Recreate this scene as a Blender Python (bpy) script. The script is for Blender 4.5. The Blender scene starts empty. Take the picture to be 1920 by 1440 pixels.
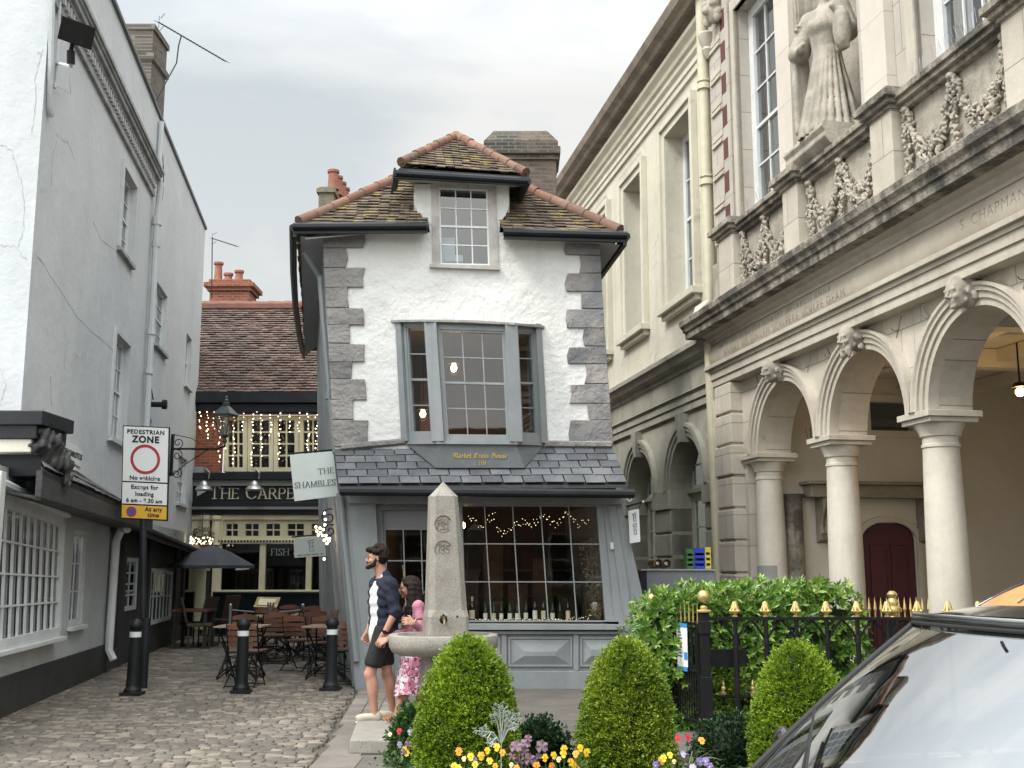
import bpy, math, random
import numpy as np
from mathutils import Vector, Matrix
V = Vector
R = math.radians
rng = random.Random(7)
SC = bpy.context.scene
COL = SC.collection
# ---------------- camera ----------------
FP = 2100.0; EYE = 1.55
PT = math.atan(345 / FP)
cam = bpy.data.cameras.new('camera'); cam_o = bpy.data.objects.new('camera', cam); COL.objects.link(cam_o)
cam.sensor_width = 36.0; cam.lens = 36.0 * FP / 1920.0
cam.clip_start = 0.05; cam.clip_end = 800
cam_o.location = (0, 0, EYE); cam_o.rotation_euler = (math.pi / 2 + PT, 0, 0)
SC.camera = cam_o
# ---------------- world: overcast sky ----------------
SUN_EL, SUN_AZ = R(50), R(-118)      # azimuth from +Y towards +X
w = bpy.data.worlds.new('World'); SC.world = w; w.use_nodes = True
nt = w.node_tree; nt.nodes.clear(); N = nt.nodes.new; LK = nt.links.new
sky = N('ShaderNodeTexSky'); sky.sky_type = 'NISHITA'; sky.sun_disc = False
sky.sun_elevation = SUN_EL; sky.sun_rotation = SUN_AZ; sky.air_density = 1.0; sky.dust_density = 3.0; sky.ozone_density = 1.5
tc = N('ShaderNodeTexCoord')
mp = N('ShaderNodeMapping'); mp.inputs['Scale'].default_value = (1.0, 1.0, 2.6); mp.inputs['Location'].default_value = (0.35, 0.1, 0.2)
LK(tc.outputs['Generated'], mp.inputs['Vector'])
n1 = N('ShaderNodeTexNoise'); n1.inputs['Scale'].default_value = 2.6; n1.inputs['Detail'].default_value = 7; n1.inputs['Roughness'].default_value = .52; n1.inputs['Distortion'].default_value = .3
LK(mp.outputs[0], n1.inputs['Vector'])
cr = N('ShaderNodeValToRGB')
cr.color_ramp.elements[0].position = .40; cr.color_ramp.elements[0].color = (6.1, 6.6, 6.85, 1)
cr.color_ramp.elements[1].position = .60; cr.color_ramp.elements[1].color = (8.4, 8.4, 8.15, 1)
LK(n1.outputs['Fac'], cr.inputs['Fac'])
sp = N('ShaderNodeSeparateXYZ'); LK(tc.outputs['Generated'], sp.inputs[0])
cr2 = N('ShaderNodeMapRange'); cr2.inputs['From Min'].default_value = .05; cr2.inputs['From Max'].default_value = .40; cr2.inputs['To Min'].default_value = .75; cr2.inputs['To Max'].default_value = 0
LK(sp.outputs['Z'], cr2.inputs['Value'])
warm = N('ShaderNodeMix'); warm.data_type = 'RGBA'; warm.inputs['B'].default_value = (8.3, 8.05, 7.4, 1)
LK(cr2.outputs[0], warm.inputs['Factor']); LK(cr.outputs['Color'], warm.inputs['A'])
cm = N('ShaderNodeMix'); cm.data_type = 'RGBA'; cm.inputs['Factor'].default_value = .9
LK(sky.outputs[0], cm.inputs['A']); LK(warm.outputs['Result'], cm.inputs['B'])
zr = N('ShaderNodeMapRange'); zr.inputs['From Min'].default_value = .40; zr.inputs['From Max'].default_value = .95; zr.inputs['To Min'].default_value = 1.0; zr.inputs['To Max'].default_value = 3.2   # overcast: brighter overhead
LK(sp.outputs['Z'], zr.inputs['Value'])
yr = N('ShaderNodeMapRange'); yr.inputs['From Min'].default_value = .15; yr.inputs['From Max'].default_value = -.75; yr.inputs['To Min'].default_value = 1.0; yr.inputs['To Max'].default_value = 2.6   # sky behind the viewer brightened, added as fill for the facades
LK(sp.outputs['Y'], yr.inputs['Value']); ym = N('ShaderNodeMath'); ym.operation = 'MULTIPLY'; LK(zr.outputs[0], ym.inputs[0]); LK(yr.outputs[0], ym.inputs[1])
zm = N('ShaderNodeVectorMath'); zm.operation = 'SCALE'; LK(cm.outputs['Result'], zm.inputs[0]); LK(ym.outputs[0], zm.inputs['Scale'])
bg = N('ShaderNodeBackground'); bg.inputs['Strength'].default_value = 0.05
LK(zm.outputs[0], bg.inputs['Color'])
wo = N('ShaderNodeOutputWorld'); LK(bg.outputs[0], wo.inputs[0])
sun = bpy.data.lights.new('sun', 'SUN'); sun.energy = 1.1; sun.angle = R(14); sun.color = (1, .96, .9)
so = bpy.data.objects.new('sun', sun); COL.objects.link(so)
sd = V((math.sin(SUN_AZ) * math.cos(SUN_EL), math.cos(SUN_AZ) * math.cos(SUN_EL), math.sin(SUN_EL)))
so.rotation_euler = sd.to_track_quat('Z', 'Y').to_euler(); so.location = (0, 0, 30)
SC.view_settings.view_transform = 'Standard'; SC.view_settings.look = 'None'; SC.view_settings.gamma = 1
SC.view_settings.exposure = 1.2
SC.cycles.max_bounces = 6; SC.cycles.transparent_max_bounces = 16

# ---------------- projection helpers: where a sight line meets a real plane ----------------
_c, _s = math.cos(PT), math.sin(PT)
def ray(px, py):
    a = (px - 960) / FP; b = (720 - py) / FP
    return V((a, _c - b * _s, _s + b * _c))
EYEV = V((0, 0, EYE))
def hit(px, py, P0, n):
    r = ray(px, py); n = V(n); t = (V(P0) - EYEV).dot(n) / r.dot(n)
    return EYEV + r * t
def PY(px, py, Y): return hit(px, py, (0, Y, 0), (0, 1, 0))
def PG(px, py, z=0.): return hit(px, py, (0, 0, z), (0, 0, 1))
class Fac:      # a vertical facade: origin, horizontal direction U, outward normal N
    def __init__(s, O, vpx, flip=1):
        r = ray(vpx, 1065); s.U = V((r.x, r.y, 0)).normalized(); s.O = V(O)
        s.N = V((-s.U.y * flip, s.U.x * flip, 0))
    def uv(s, px, py, off=0.):
        P = hit(px, py, s.O + s.N * off, s.N); return ((P - s.O).dot(s.U), P.z)
    def P(s, u, z, off=0.): return V((s.O.x + s.U.x * u + s.N.x * off, s.O.y + s.U.y * u + s.N.y * off, z))

# ---------------- object helpers ----------------
ORG = {}
def tag(o, label=None, cat=None, group=None, kind=None):
    if label: o['label'] = label
    if cat: o['category'] = cat
    if group: o['group'] = group
    if kind: o['kind'] = kind
    return o
def thing(name, label, cat, loc=(0, 0, 0), group=None):
    o = bpy.data.objects.new(name, None); COL.objects.link(o); o.location = V(loc); o.empty_display_size = .2
    ORG[o.name] = V(loc)
    return tag(o, label, cat, group)
def copy_tree(o, parent=None):
    c = o.copy(); COL.objects.link(c)
    if parent is not None: c.parent = parent
    for ch in list(o.children): copy_tree(ch, c)
    return c
def perp(d):
    d = d.normalized(); a = V((0, 0, 1)) if abs(d.z) < .9 else V((1, 0, 0))
    x = d.cross(a).normalized(); return x, x.cross(d).normalized()
class MB:
    def __init__(s): s.v = []; s.f = []; s.mi = []; s.rn = []; s.m = 0; s.r = 0.5
    def add(s, vs, fs):
        b = len(s.v); s.v += [tuple(p) for p in vs]
        for f in fs: s.f.append(tuple(b + i for i in f)); s.mi.append(s.m); s.rn.append(s.r)
        return s
    def poly(s, pts): return s.add(pts, [tuple(range(len(pts)))])
    def prism(s, pts, vec):        # closed solid: polygon swept along vec
        n = len(pts); vec = V(vec); a = [V(p) for p in pts]; b = [p + vec for p in a]
        return s.add(a + b, [tuple(range(n)), tuple(range(2 * n - 1, n - 1, -1))] + [(i, i + n, (i + 1) % n + n, (i + 1) % n) for i in range(n)])
    def hexa(s, p):                # 8 corners: 4 front, 4 back
        return s.add(p, [(0, 1, 2, 3), (7, 6, 5, 4), (0, 4, 5, 1), (1, 5, 6, 2), (2, 6, 7, 3), (3, 7, 4, 0)])
    def box(s, a, b):
        x0, y0, z0 = a; x1, y1, z1 = b
        return s.prism([(x0, y0, z0), (x1, y0, z0), (x1, y1, z0), (x0, y1, z0)], (0, 0, z1 - z0))
    def fbox(s, F, u0, u1, z0, z1, o0, o1):   # box on a facade
        return s.prism([F.P(u0, z0, o0), F.P(u1, z0, o0), F.P(u1, z1, o0), F.P(u0, z1, o0)], F.N * (o1 - o0))
    def tube(s, path, r, n=8, caps=True, sq=1.0):
        path = [V(p) for p in path]; rs = r if isinstance(r, (list, tuple)) else [r] * len(path)
        vs = []; x = None
        for i, p in enumerate(path):
            d = (path[min(i + 1, len(path) - 1)] - path[max(i - 1, 0)])
            if d.length < 1e-9: d = V((0, 0, 1))
            d.normalize()
            if x is None: x, y = perp(d)
            else:
                x = x - d * x.dot(d)
                if x.length < 1e-6: x, y = perp(d)
                x.normalize()
            y = d.cross(x)
            for k in range(n):
                a = 2 * math.pi * (k + .5) / n
                vs.append(p + (x * math.cos(a) + y * math.sin(a) * sq) * rs[i])
        fs = []
        for i in range(len(path) - 1):
            for k in range(n):
                k2 = (k + 1) % n; fs.append((i * n + k, i * n + k2, (i + 1) * n + k2, (i + 1) * n + k))
        if caps: fs.append(tuple(range(n - 1, -1, -1))); fs.append(tuple((len(path) - 1) * n + k for k in range(n)))
        return s.add(vs, fs)
    def lathe(s, c, prof, n=24, a0=0., a1=2 * math.pi, ax=None, cap=True):   # prof: (r, z) upward
        c = V(c); full = abs(a1 - a0 - 2 * math.pi) < 1e-6; m = n if full else n + 1
        z = V((0, 0, 1)) if ax is None else V(ax).normalized()
        if ax is None: x, y = V((1, 0, 0)), V((0, 1, 0))
        else: x, y = perp(z)
        vs = []
        for r, h in prof:
            for k in range(m):
                a = a0 + (a1 - a0) * k / n
                vs.append(c + z * h + (x * math.cos(a) + y * math.sin(a)) * r)
        fs = []
        for i in range(len(prof) - 1):
            for k in range(n):
                k2 = (k + 1) % m; fs.append((i * m + k, i * m + k2, (i + 1) * m + k2, (i + 1) * m + k))
        if cap and full:
            if prof[0][0] > 1e-4: fs.append(tuple(range(m - 1, -1, -1)))
            if prof[-1][0] > 1e-4: fs.append(tuple((len(prof) - 1) * m + k for k in range(m)))
        return s.add(vs, fs)
    def ball(s, c, r, n=10, m=7, sc=(1, 1, 1), jit=0):
        vs = []; c = V(c)
        for i in range(m + 1):
            t = math.pi * i / m
            for k in range(n):
                a = 2 * math.pi * k / n; q = r * (1 + jit * (rng.random() - .5))
                vs.append(c + V((math.sin(t) * math.cos(a) * sc[0], math.sin(t) * math.sin(a) * sc[1], math.cos(t) * sc[2])) * q)
        return s.add(vs, [(i * n + k, (i + 1) * n + k, (i + 1) * n + (k + 1) % n, i * n + (k + 1) % n) for i in range(m) for k in range(n)])
    def parts(s, name, mat, root, **kw):      # every loose piece becomes a part of its own
        par = list(range(len(s.v)))
        def fd(i):
            while par[i] != i: par[i] = par[par[i]]; i = par[i]
            return i
        for f in s.f:
            a = fd(f[0])
            for i in f[1:]: par[fd(i)] = a
        gr = {}
        for k, f in enumerate(s.f): gr.setdefault(fd(f[0]), []).append(k)
        o = None
        for ks in gr.values():
            m = MB(); ix = {}
            for k in ks:
                for i in s.f[k]:
                    if i not in ix: ix[i] = len(m.v); m.v.append(s.v[i])
                m.f.append(tuple(ix[i] for i in s.f[k])); m.mi.append(s.mi[k]); m.rn.append(s.rn[k])
            o = m.build(name, mat, root, **kw)
        return o
    def build(s, name, mat, root=None, smooth=None, bev=0, label=None, org=None, mods=None):
        o0 = V((0, 0, 0))
        if root is not None: o0 = ORG.get(root.name, V((0, 0, 0)))
        elif org is not None: o0 = V(org)
        me = bpy.data.meshes.new(name)
        me.from_pydata([(p[0] - o0.x, p[1] - o0.y, p[2] - o0.z) for p in s.v], [], s.f)
        mats = mat if isinstance(mat, (list, tuple)) else [mat]
        for m in mats: me.materials.append(m)
        if len(mats) > 1: me.polygons.foreach_set('material_index', s.mi)
        if any(abs(r - .5) > 1e-6 for r in s.rn):
            at = me.attributes.new('rnd', 'FLOAT', 'FACE'); at.data.foreach_set('value', s.rn)
        me.update()
        if smooth:
            me.polygons.foreach_set('use_smooth', [True] * len(me.polygons)); me.set_sharp_from_angle(angle=R(smooth if smooth > 1 else 40))
        o = bpy.data.objects.new(name, me); COL.objects.link(o)
        if root is not None: o.parent = root
        else: o.location = o0
        ORG[o.name] = o0
        if bev:
            b = o.modifiers.new('bevel', 'BEVEL'); b.width = bev; b.segments = 2; b.limit_method = 'ANGLE'; b.angle_limit = R(40)
        if label: o['label'] = label
        return o

# ---------------- materials ----------------
class NT:
    def __init__(s, m): s.t = m.node_tree; s.t.nodes.clear()
    def n(s, ty, **kw):
        x = s.t.nodes.new('ShaderNode' + ty)
        for k, v in kw.items():
            if k.startswith('_'): setattr(x, k[1:], v)
            else:
                key = k.replace('__', ' ')
                x.inputs[int(key[1:]) if key[0] == 'i' and key[1:].isdigit() else key].default_value = v
        return x
    def l(s, a, b): s.t.links.new(a, b)
def c4(c): return (c[0], c[1], c[2], 1)
def mixc(T, fac, a, b, blend='MIX'):
    m = T.n('Mix', _data_type='RGBA', _blend_type=blend)
    for sock, x in (('Factor', fac), ('A', a), ('B', b)):
        if hasattr(x, 'is_output'): T.l(x, m.inputs[sock])
        elif isinstance(x, (int, float)): m.inputs[sock].default_value = x
        else: m.inputs[sock].default_value = c4(x)
    return m.outputs['Result']
def mr(T, x, a, b, c=0., d=1.):
    m = T.n('MapRange'); T.l(x, m.inputs['Value'])
    for k, v in zip(('From Min', 'From Max', 'To Min', 'To Max'), (a, b, c, d)): m.inputs[k].default_value = v
    return m.outputs[0]
def noise(T, vec, sc, det=4, rough=.55, dist=0.):
    n = T.n('TexNoise', Scale=sc, Detail=det, Roughness=rough, Distortion=dist); T.l(vec, n.inputs['Vector']); return n.outputs['Fac']
def mapping(T, vec, sc, rot=(0, 0, 0)):
    m = T.n('Mapping'); T.l(vec, m.inputs['Vector']); m.inputs['Scale'].default_value = sc; m.inputs['Rotation'].default_value = rot; return m.outputs[0]
def M(name, col, rough=.7, col2=None, vs=2.5, vlo=.38, vhi=.62, fine=.12, bumps=(), rnd=0., rcol=None, metal=0., streak=None, spots=None, coat=0., spec=.5, joints=None, grout=None, speck=None):
    """general weathered surface: two colours blotched, streaks down it, spots, bumps [(scale, strength)]"""
    m = bpy.data.materials.new(name); m.use_nodes = True; T = NT(m)
    g = T.n('NewGeometry'); pos = g.outputs['Position']
    out = T.n('OutputMaterial'); b = T.n('BsdfPrincipled', Roughness=rough, Metallic=metal)
    b.inputs['Specular IOR Level'].default_value = spec; b.inputs['Coat Weight'].default_value = coat; b.inputs['Coat Roughness'].default_value = .05
    T.l(b.outputs[0], out.inputs[0])
    c = None
    if col2 is not None: c = mixc(T, mr(T, noise(T, pos, vs, 5, .6), vlo, vhi), col, col2)
    else: c = mixc(T, 0., col, col)
    if rnd or rcol:
        at = T.n('Attribute', _attribute_name='rnd')
        if rcol is not None: c = mixc(T, mr(T, at.outputs['Fac'], .5, 1.0), c, rcol)
        if rnd: c = mixc(T, 1., c, mr_rgb(T, at.outputs['Fac'], 1 - rnd, 1 + rnd), 'MULTIPLY')
    if fine: c = mixc(T, 1., c, mr_rgb(T, noise(T, pos, vs * 11, 3, .7), 1 - fine * 1.6, 1 + fine * 1.6), 'MULTIPLY')
    if speck: c = mixc(T, mr(T, noise(T, pos, speck[0], 2, .8), speck[2], speck[2] + .07), c, speck[1])
    if streak:     # (colour, amount, scale)
        st = noise(T, mapping(T, pos, (streak[2], streak[2], streak[2] * .12)), 1., 4, .6)
        c = mixc(T, mr(T, st, .5, .72, 0., streak[1]), c, streak[0])
    if spots: c = mixc(T, mr(T, noise(T, pos, spots[2], 5, .65), spots[3], spots[3] + .06, 0, spots[1]), c, spots[0])
    if joints:     # masonry joints along a facade: (Fac, length, height, mortar colour, width)
        F, bl, bh, mc, mw = joints[:5]
        cu = T.n('VectorMath', _operation='DOT_PRODUCT'); T.l(pos, cu.inputs[0]); cu.inputs[1].default_value = F.U
        sx = T.n('SeparateXYZ'); T.l(pos, sx.inputs[0]); cb = T.n('CombineXYZ'); T.l(cu.outputs['Value'], cb.inputs['X']); T.l(sx.outputs['Z'], cb.inputs['Y'])
        br = T.n('TexBrick', Scale=1.); br.offset = .5; T.l(cb.outputs[0], br.inputs['Vector'])
        br.inputs['Brick Width'].default_value = bl; br.inputs['Row Height'].default_value = bh; br.inputs['Mortar Size'].default_value = mw; br.inputs['Bias'].default_value = 0
        br.inputs['Color1'].default_value = (.72, .72, .72, 1); br.inputs['Color2'].default_value = (1.2, 1.2, 1.2, 1); br.inputs['Mortar'].default_value = (1, 1, 1, 1)
        if len(joints) > 5: br.inputs['Color1'].default_value = c4([joints[5]] * 3); br.inputs['Color2'].default_value = c4([joints[6]] * 3)
        c = mixc(T, 1., c, br.outputs['Color'], 'MULTIPLY'); c = mixc(T, br.outputs['Fac'], c, mc)
    T.l(c, b.inputs['Base Color'])
    prev = None
    bl = [(noise(T, pos, s_, 5, .62), k) for s_, k in bumps]
    if joints:
        inv = T.n('Math', _operation='SUBTRACT', i0=1.); T.l(br.outputs['Fac'], inv.inputs[1]); bl.append((inv.outputs[0], .006))
    for h, k in bl:
        bu = T.n('Bump', Strength=1., Distance=k); T.l(h, bu.inputs['Height'])
        if prev: T.l(prev, bu.inputs['Normal'])
        prev = bu.outputs[0]
    if prev: T.l(prev, b.inputs['Normal'])
    return m
def mr_rgb(T, x, lo, hi):
    m = T.n('MapRange', _data_type='FLOAT'); T.l(x, m.inputs['Value']); m.inputs['From Min'].default_value = 0.; m.inputs['From Max'].default_value = 1.
    m.inputs['To Min'].default_value = lo; m.inputs['To Max'].default_value = hi
    cb = T.n('CombineColor')
    for k in range(3): T.l(m.outputs[0], cb.inputs[k])
    return cb.outputs[0]
def glass(name, tint=(.75, .8, .8), f0=.08, rough=.02, wob=.0006, dirt=0.):
    m = bpy.data.materials.new(name); m.use_nodes = True; T = NT(m)
    out = T.n('OutputMaterial'); g = T.n('NewGeometry')
    tr = T.n('BsdfTransparent'); tr.inputs[0].default_value = c4(tint); gl = T.n('BsdfGlossy', Roughness=rough)
    lw = T.n('LayerWeight', Blend=.5); fr = T.n('Math', _operation='POWER', i1=5.); T.l(lw.outputs['Facing'], fr.inputs[0]); bu = T.n('Bump', Strength=1., Distance=wob); T.l(noise(T, g.outputs['Position'], 2.2, 2), bu.inputs['Height'])
    T.l(bu.outputs[0], gl.inputs['Normal']); mx = T.n('MixShader')
    T.l(mr(T, fr.outputs[0], 0, 1, f0 + .04, 1), mx.inputs[0]); T.l(tr.outputs[0], mx.inputs[1]); T.l(gl.outputs[0], mx.inputs[2]); T.l(mx.outputs[0], out.inputs[0])
    return m
def emit(name, col, st):
    m = bpy.data.materials.new(name); m.use_nodes = True; T = NT(m); out = T.n('OutputMaterial'); e = T.n('Emission', Strength=st); e.inputs[0].default_value = c4(col); T.l(e.outputs[0], out.inputs[0]); return m

PLASTER = M('white_plaster', (.67, .67, .645), .85, (.59, .59, .565), 1.6, .45, .75, .03, [(1.1, .11), (2.6, .028), (8, .003)], streak=((.42, .42, .38), .22, 4))
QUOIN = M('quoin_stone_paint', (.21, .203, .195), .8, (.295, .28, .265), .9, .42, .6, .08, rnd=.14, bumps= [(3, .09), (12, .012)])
GREYP = M('grey_paint', (.25, .27, .275), .5, (.215, .235, .24), 1.5, .4, .6, .05, [(14, .003), (60, .001)], streak=((.13, .14, .14), .25, 6))
GREYD = M('dark_grey_paint', (.14, .152, .16), .5, (.115, .125, .13), 2, bumps=[(20, .002)])
SLATE = M('slate', (.07, .075, .085), .5, (.11, .115, .12), 3, fine=.15, rnd=.3, bumps=[(25, .004)], spots=((.35, .35, .33), .8, 9, .74))
TILE = M('mossy_clay_tile', (.085, .066, .048), .9, (.135, .102, .07), 5, fine=.3, rnd=.36, bumps=[(40, .006)], spots=((.25, .19, .06), .75, 4.2, .55))
RIDGE = M('ridge_tile', (.22, .105, .07), .85, (.16, .10, .075), 4, fine=.2, rnd=.25, bumps=[(30, .006)], spots=((.22, .20, .10), .6, 6, .6))
PTILE = M('pub_roof_tile', (.13, .08, .062), .85, (.095, .068, .058), 1.2, fine=.2, rnd=.35, bumps=[(40, .004)])
BLACKP = M('black_paint', (.009, .011, .014), .4, (.016, .018, .022), 3, spec=.35, bumps=[(25, .002)])
DTIM = M('dark_timber', (.028, .03, .031), .6, (.045, .044, .042), 4, bumps=[(16, .01)])
LWHITE = M('white_render', (.51, .53, .54), .8, (.465, .485, .495), .9, .4, .65, .03, [(1.3, .03), (6, .006), (50, .0015)], streak=((.40, .425, .435), .45, 1.5), spots=((.44, .465, .475), .5, .7, .6))
WPAINT = M('white_gloss_paint', (.66, .68, .67), .45, (.58, .6, .6), 3, fine=.03, bumps=[(30, .001)])
SIL = M('silver_metal', (.5, .5, .5), .35, metal=.8)
CREAM = M('cream_paint', (.66, .61, .43), .5, (.6, .55, .38), 3, fine=.04, bumps=[(20, .002)])
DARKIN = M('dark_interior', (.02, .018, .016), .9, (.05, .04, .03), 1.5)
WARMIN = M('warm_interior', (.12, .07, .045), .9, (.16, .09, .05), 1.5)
GLASS = glass('window_glass', (.7, .72, .72), .05); GLASSD = glass('shop_glass', (.8, .82, .8), .03)
GOLD = M('gold_paint', (.62, .48, .20), .38, (.5, .37, .14), 12, metal=.55, bumps=[(40, .002)])
GOLDL = M('gold_lettering', (.45, .33, .10), .5)
GRANITE = M('granite', (.315, .295, .25), .8, (.25, .235, .20), 6, .35, .65, .1, [(70, .004), (6, .006)], speck=(150, (.13, .12, .105), .53), streak=((.2, .19, .16), .35, 7))
IRON = M('black_iron', (.006, .006, .007), .5, (.02, .015, .012), 12, .55, .75, spec=.25, bumps=[(30, .003)])
BULB = emit('warm_bulb', (1, .72, .35), 16); FAIRY = emit('fairy_bulb', (1, .80, .5), 3.)

# ---------------- windows ----------------
def bil(q, a, b):       # q = TL, TR, BR, BL
    return (q[0] * (1 - a) + q[1] * a) * (1 - b) + (q[3] * (1 - a) + q[2] * a) * b
def window(root, q, cols, rows, fw, bw, n, d, mf, mg=None, meet=None, name='window', gname='glass', gd=.5, opening=None, frame_sides=(1, 1, 1, 1), skew=0.):
    q = [V(p) for p in q]; n = V(n).normalized()
    W = ((q[1] - q[0]).length + (q[2] - q[3]).length) / 2; H = ((q[3] - q[0]).length + (q[2] - q[1]).length) / 2
    mb = MB(); fx, fy = fw / W, fw / H
    def rect(a0, a1, b0, b1, off, dep): mb.prism([bil(q, a0, b0) + n * off, bil(q, a1, b0) + n * off, bil(q, a1, b1) + n * off, bil(q, a0, b1) + n * off], -n * dep)
    L_, R_, T_, B_ = frame_sides
    if T_: rect(0, 1, 0, fy, 0, d)
    if B_: rect(0, 1, 1 - fy, 1, 0, d)
    if L_: rect(0, fx, fy * T_, 1 - fy * B_, -.001, d)
    if R_: rect(1 - fx, 1, fy * T_, 1 - fy * B_, -.001, d)
    a0, a1, b0, b1 = fx * L_, 1 - fx * R_, fy * T_, 1 - fy * B_
    bx, by = bw / W / 2, bw / H / 2
    for i in range(1, cols):
        a = a0 + (a1 - a0) * i / cols; rect(a - bx, a + bx, b0, b1, -d * .3, d * .45)
    for j in range(1, rows):
        b = b0 + (b1 - b0) * j / rows; k = 1.9 if meet == j else 1.
        rect(a0, a1, b - by * k, b + by * k, -d * (.28 if meet != j else .12), d * (.5 if meet != j else .7))
    o = mb.build(name, mf, root)
    if mg:
        g = MB(); g.poly([bil(q, a, b) - n * d * gd for a, b in ((a0, b0), (a1, b0), (a1, b1), (a0, b1))]); g.build(gname, mg, o)
    return o
def gridwall(mb, F, u0, u1, z0, z1, holes, off, dep, back=False):    # wall with rectangular openings and reveals
    us = sorted({u0, u1, *[h[0] for h in holes], *[h[1] for h in holes]}); zs = sorted({z0, z1, *[h[2] for h in holes], *[h[3] for h in holes]})
    us = [u for u in us if u0 <= u <= u1]; zs = [z for z in zs if z0 <= z <= z1]
    for i in range(len(us) - 1):
        for j in range(len(zs) - 1):
            cu, cz = (us[i] + us[i + 1]) / 2, (zs[j] + zs[j + 1]) / 2
            if any(h[0] < cu < h[1] and h[2] < cz < h[3] for h in holes): continue
            mb.poly([F.P(us[i], zs[j], off), F.P(us[i + 1], zs[j], off), F.P(us[i + 1], zs[j + 1], off), F.P(us[i], zs[j + 1], off)])
    for h in holes:
        c = [(h[0], h[2]), (h[1], h[2]), (h[1], h[3]), (h[0], h[3])]
        for k in range(4):
            a, b = c[k], c[(k + 1) % 4]
            mb.poly([F.P(*a, off), F.P(*b, off), F.P(*b, off - dep), F.P(*a, off - dep)])
def tiles(mb, q, rows, tw, th=.012, lift=.02, jit=.006, lap=.35):
    """courses of overlapping tiles on quad q = TL,TR,BR,BL"""
    q = [V(p) for p in q]; n = (q[1] - q[3]).cross(q[0] - q[2]).normalized()
    if n.z < 0: n = -n
    for j in range(rows):
        b1 = 1 - j / rows; b0 = 1 - (j + 1 + lap) / rows; b0 = max(b0, 0)
        w0 = (bil(q, 0, b1) - bil(q, 1, b1)).length; c = max(1, round(w0 / tw)); off = .5 if j % 2 else 0
        for i in range(-1, c + 1):
            a0 = max(0, (i + off) / c); a1 = min(1, (i + 1 + off) / c)
            if a1 - a0 < .15 / c: continue
            g = .03 / c; s = rng.uniform(-jit, jit); l = lift + rng.uniform(-.4, .4) * lift * .6
            mb.r = rng.random()
            B0, B1, T0, T1 = bil(q, a0 + g, b1), bil(q, a1 - g, b1), bil(q, a0 + g, b0), bil(q, a1 - g, b0)
            dn = (bil(q, .5, 1) - bil(q, .5, 0)).normalized() * s
            mb.hexa([B0 + n * l + dn, B1 + n * l + dn, T1 + n * th * .5, T0 + n * th * .5, B0 + n * (l - th) + dn, B1 + n * (l - th) + dn, T1 - n * th * .5, T0 - n * th * .5])
    mb.r = .5
def ridge(mb, p, q, r=.09, seg=.33, n=8):
    p, q = V(p), V(q); L = (q - p).length; c = max(1, round(L / seg)); d = (q - p) / c
    for i in range(c):
        mb.r = rng.random(); a = p + d * i; dz = V((0, 0, rng.uniform(-.008, .008)))
        mb.tube([a + dz - d * .04, a + d * .5 + dz, a + d * 1.04 + dz], [r * 1.08, r, r * .96], n)
    mb.r = .5
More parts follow.
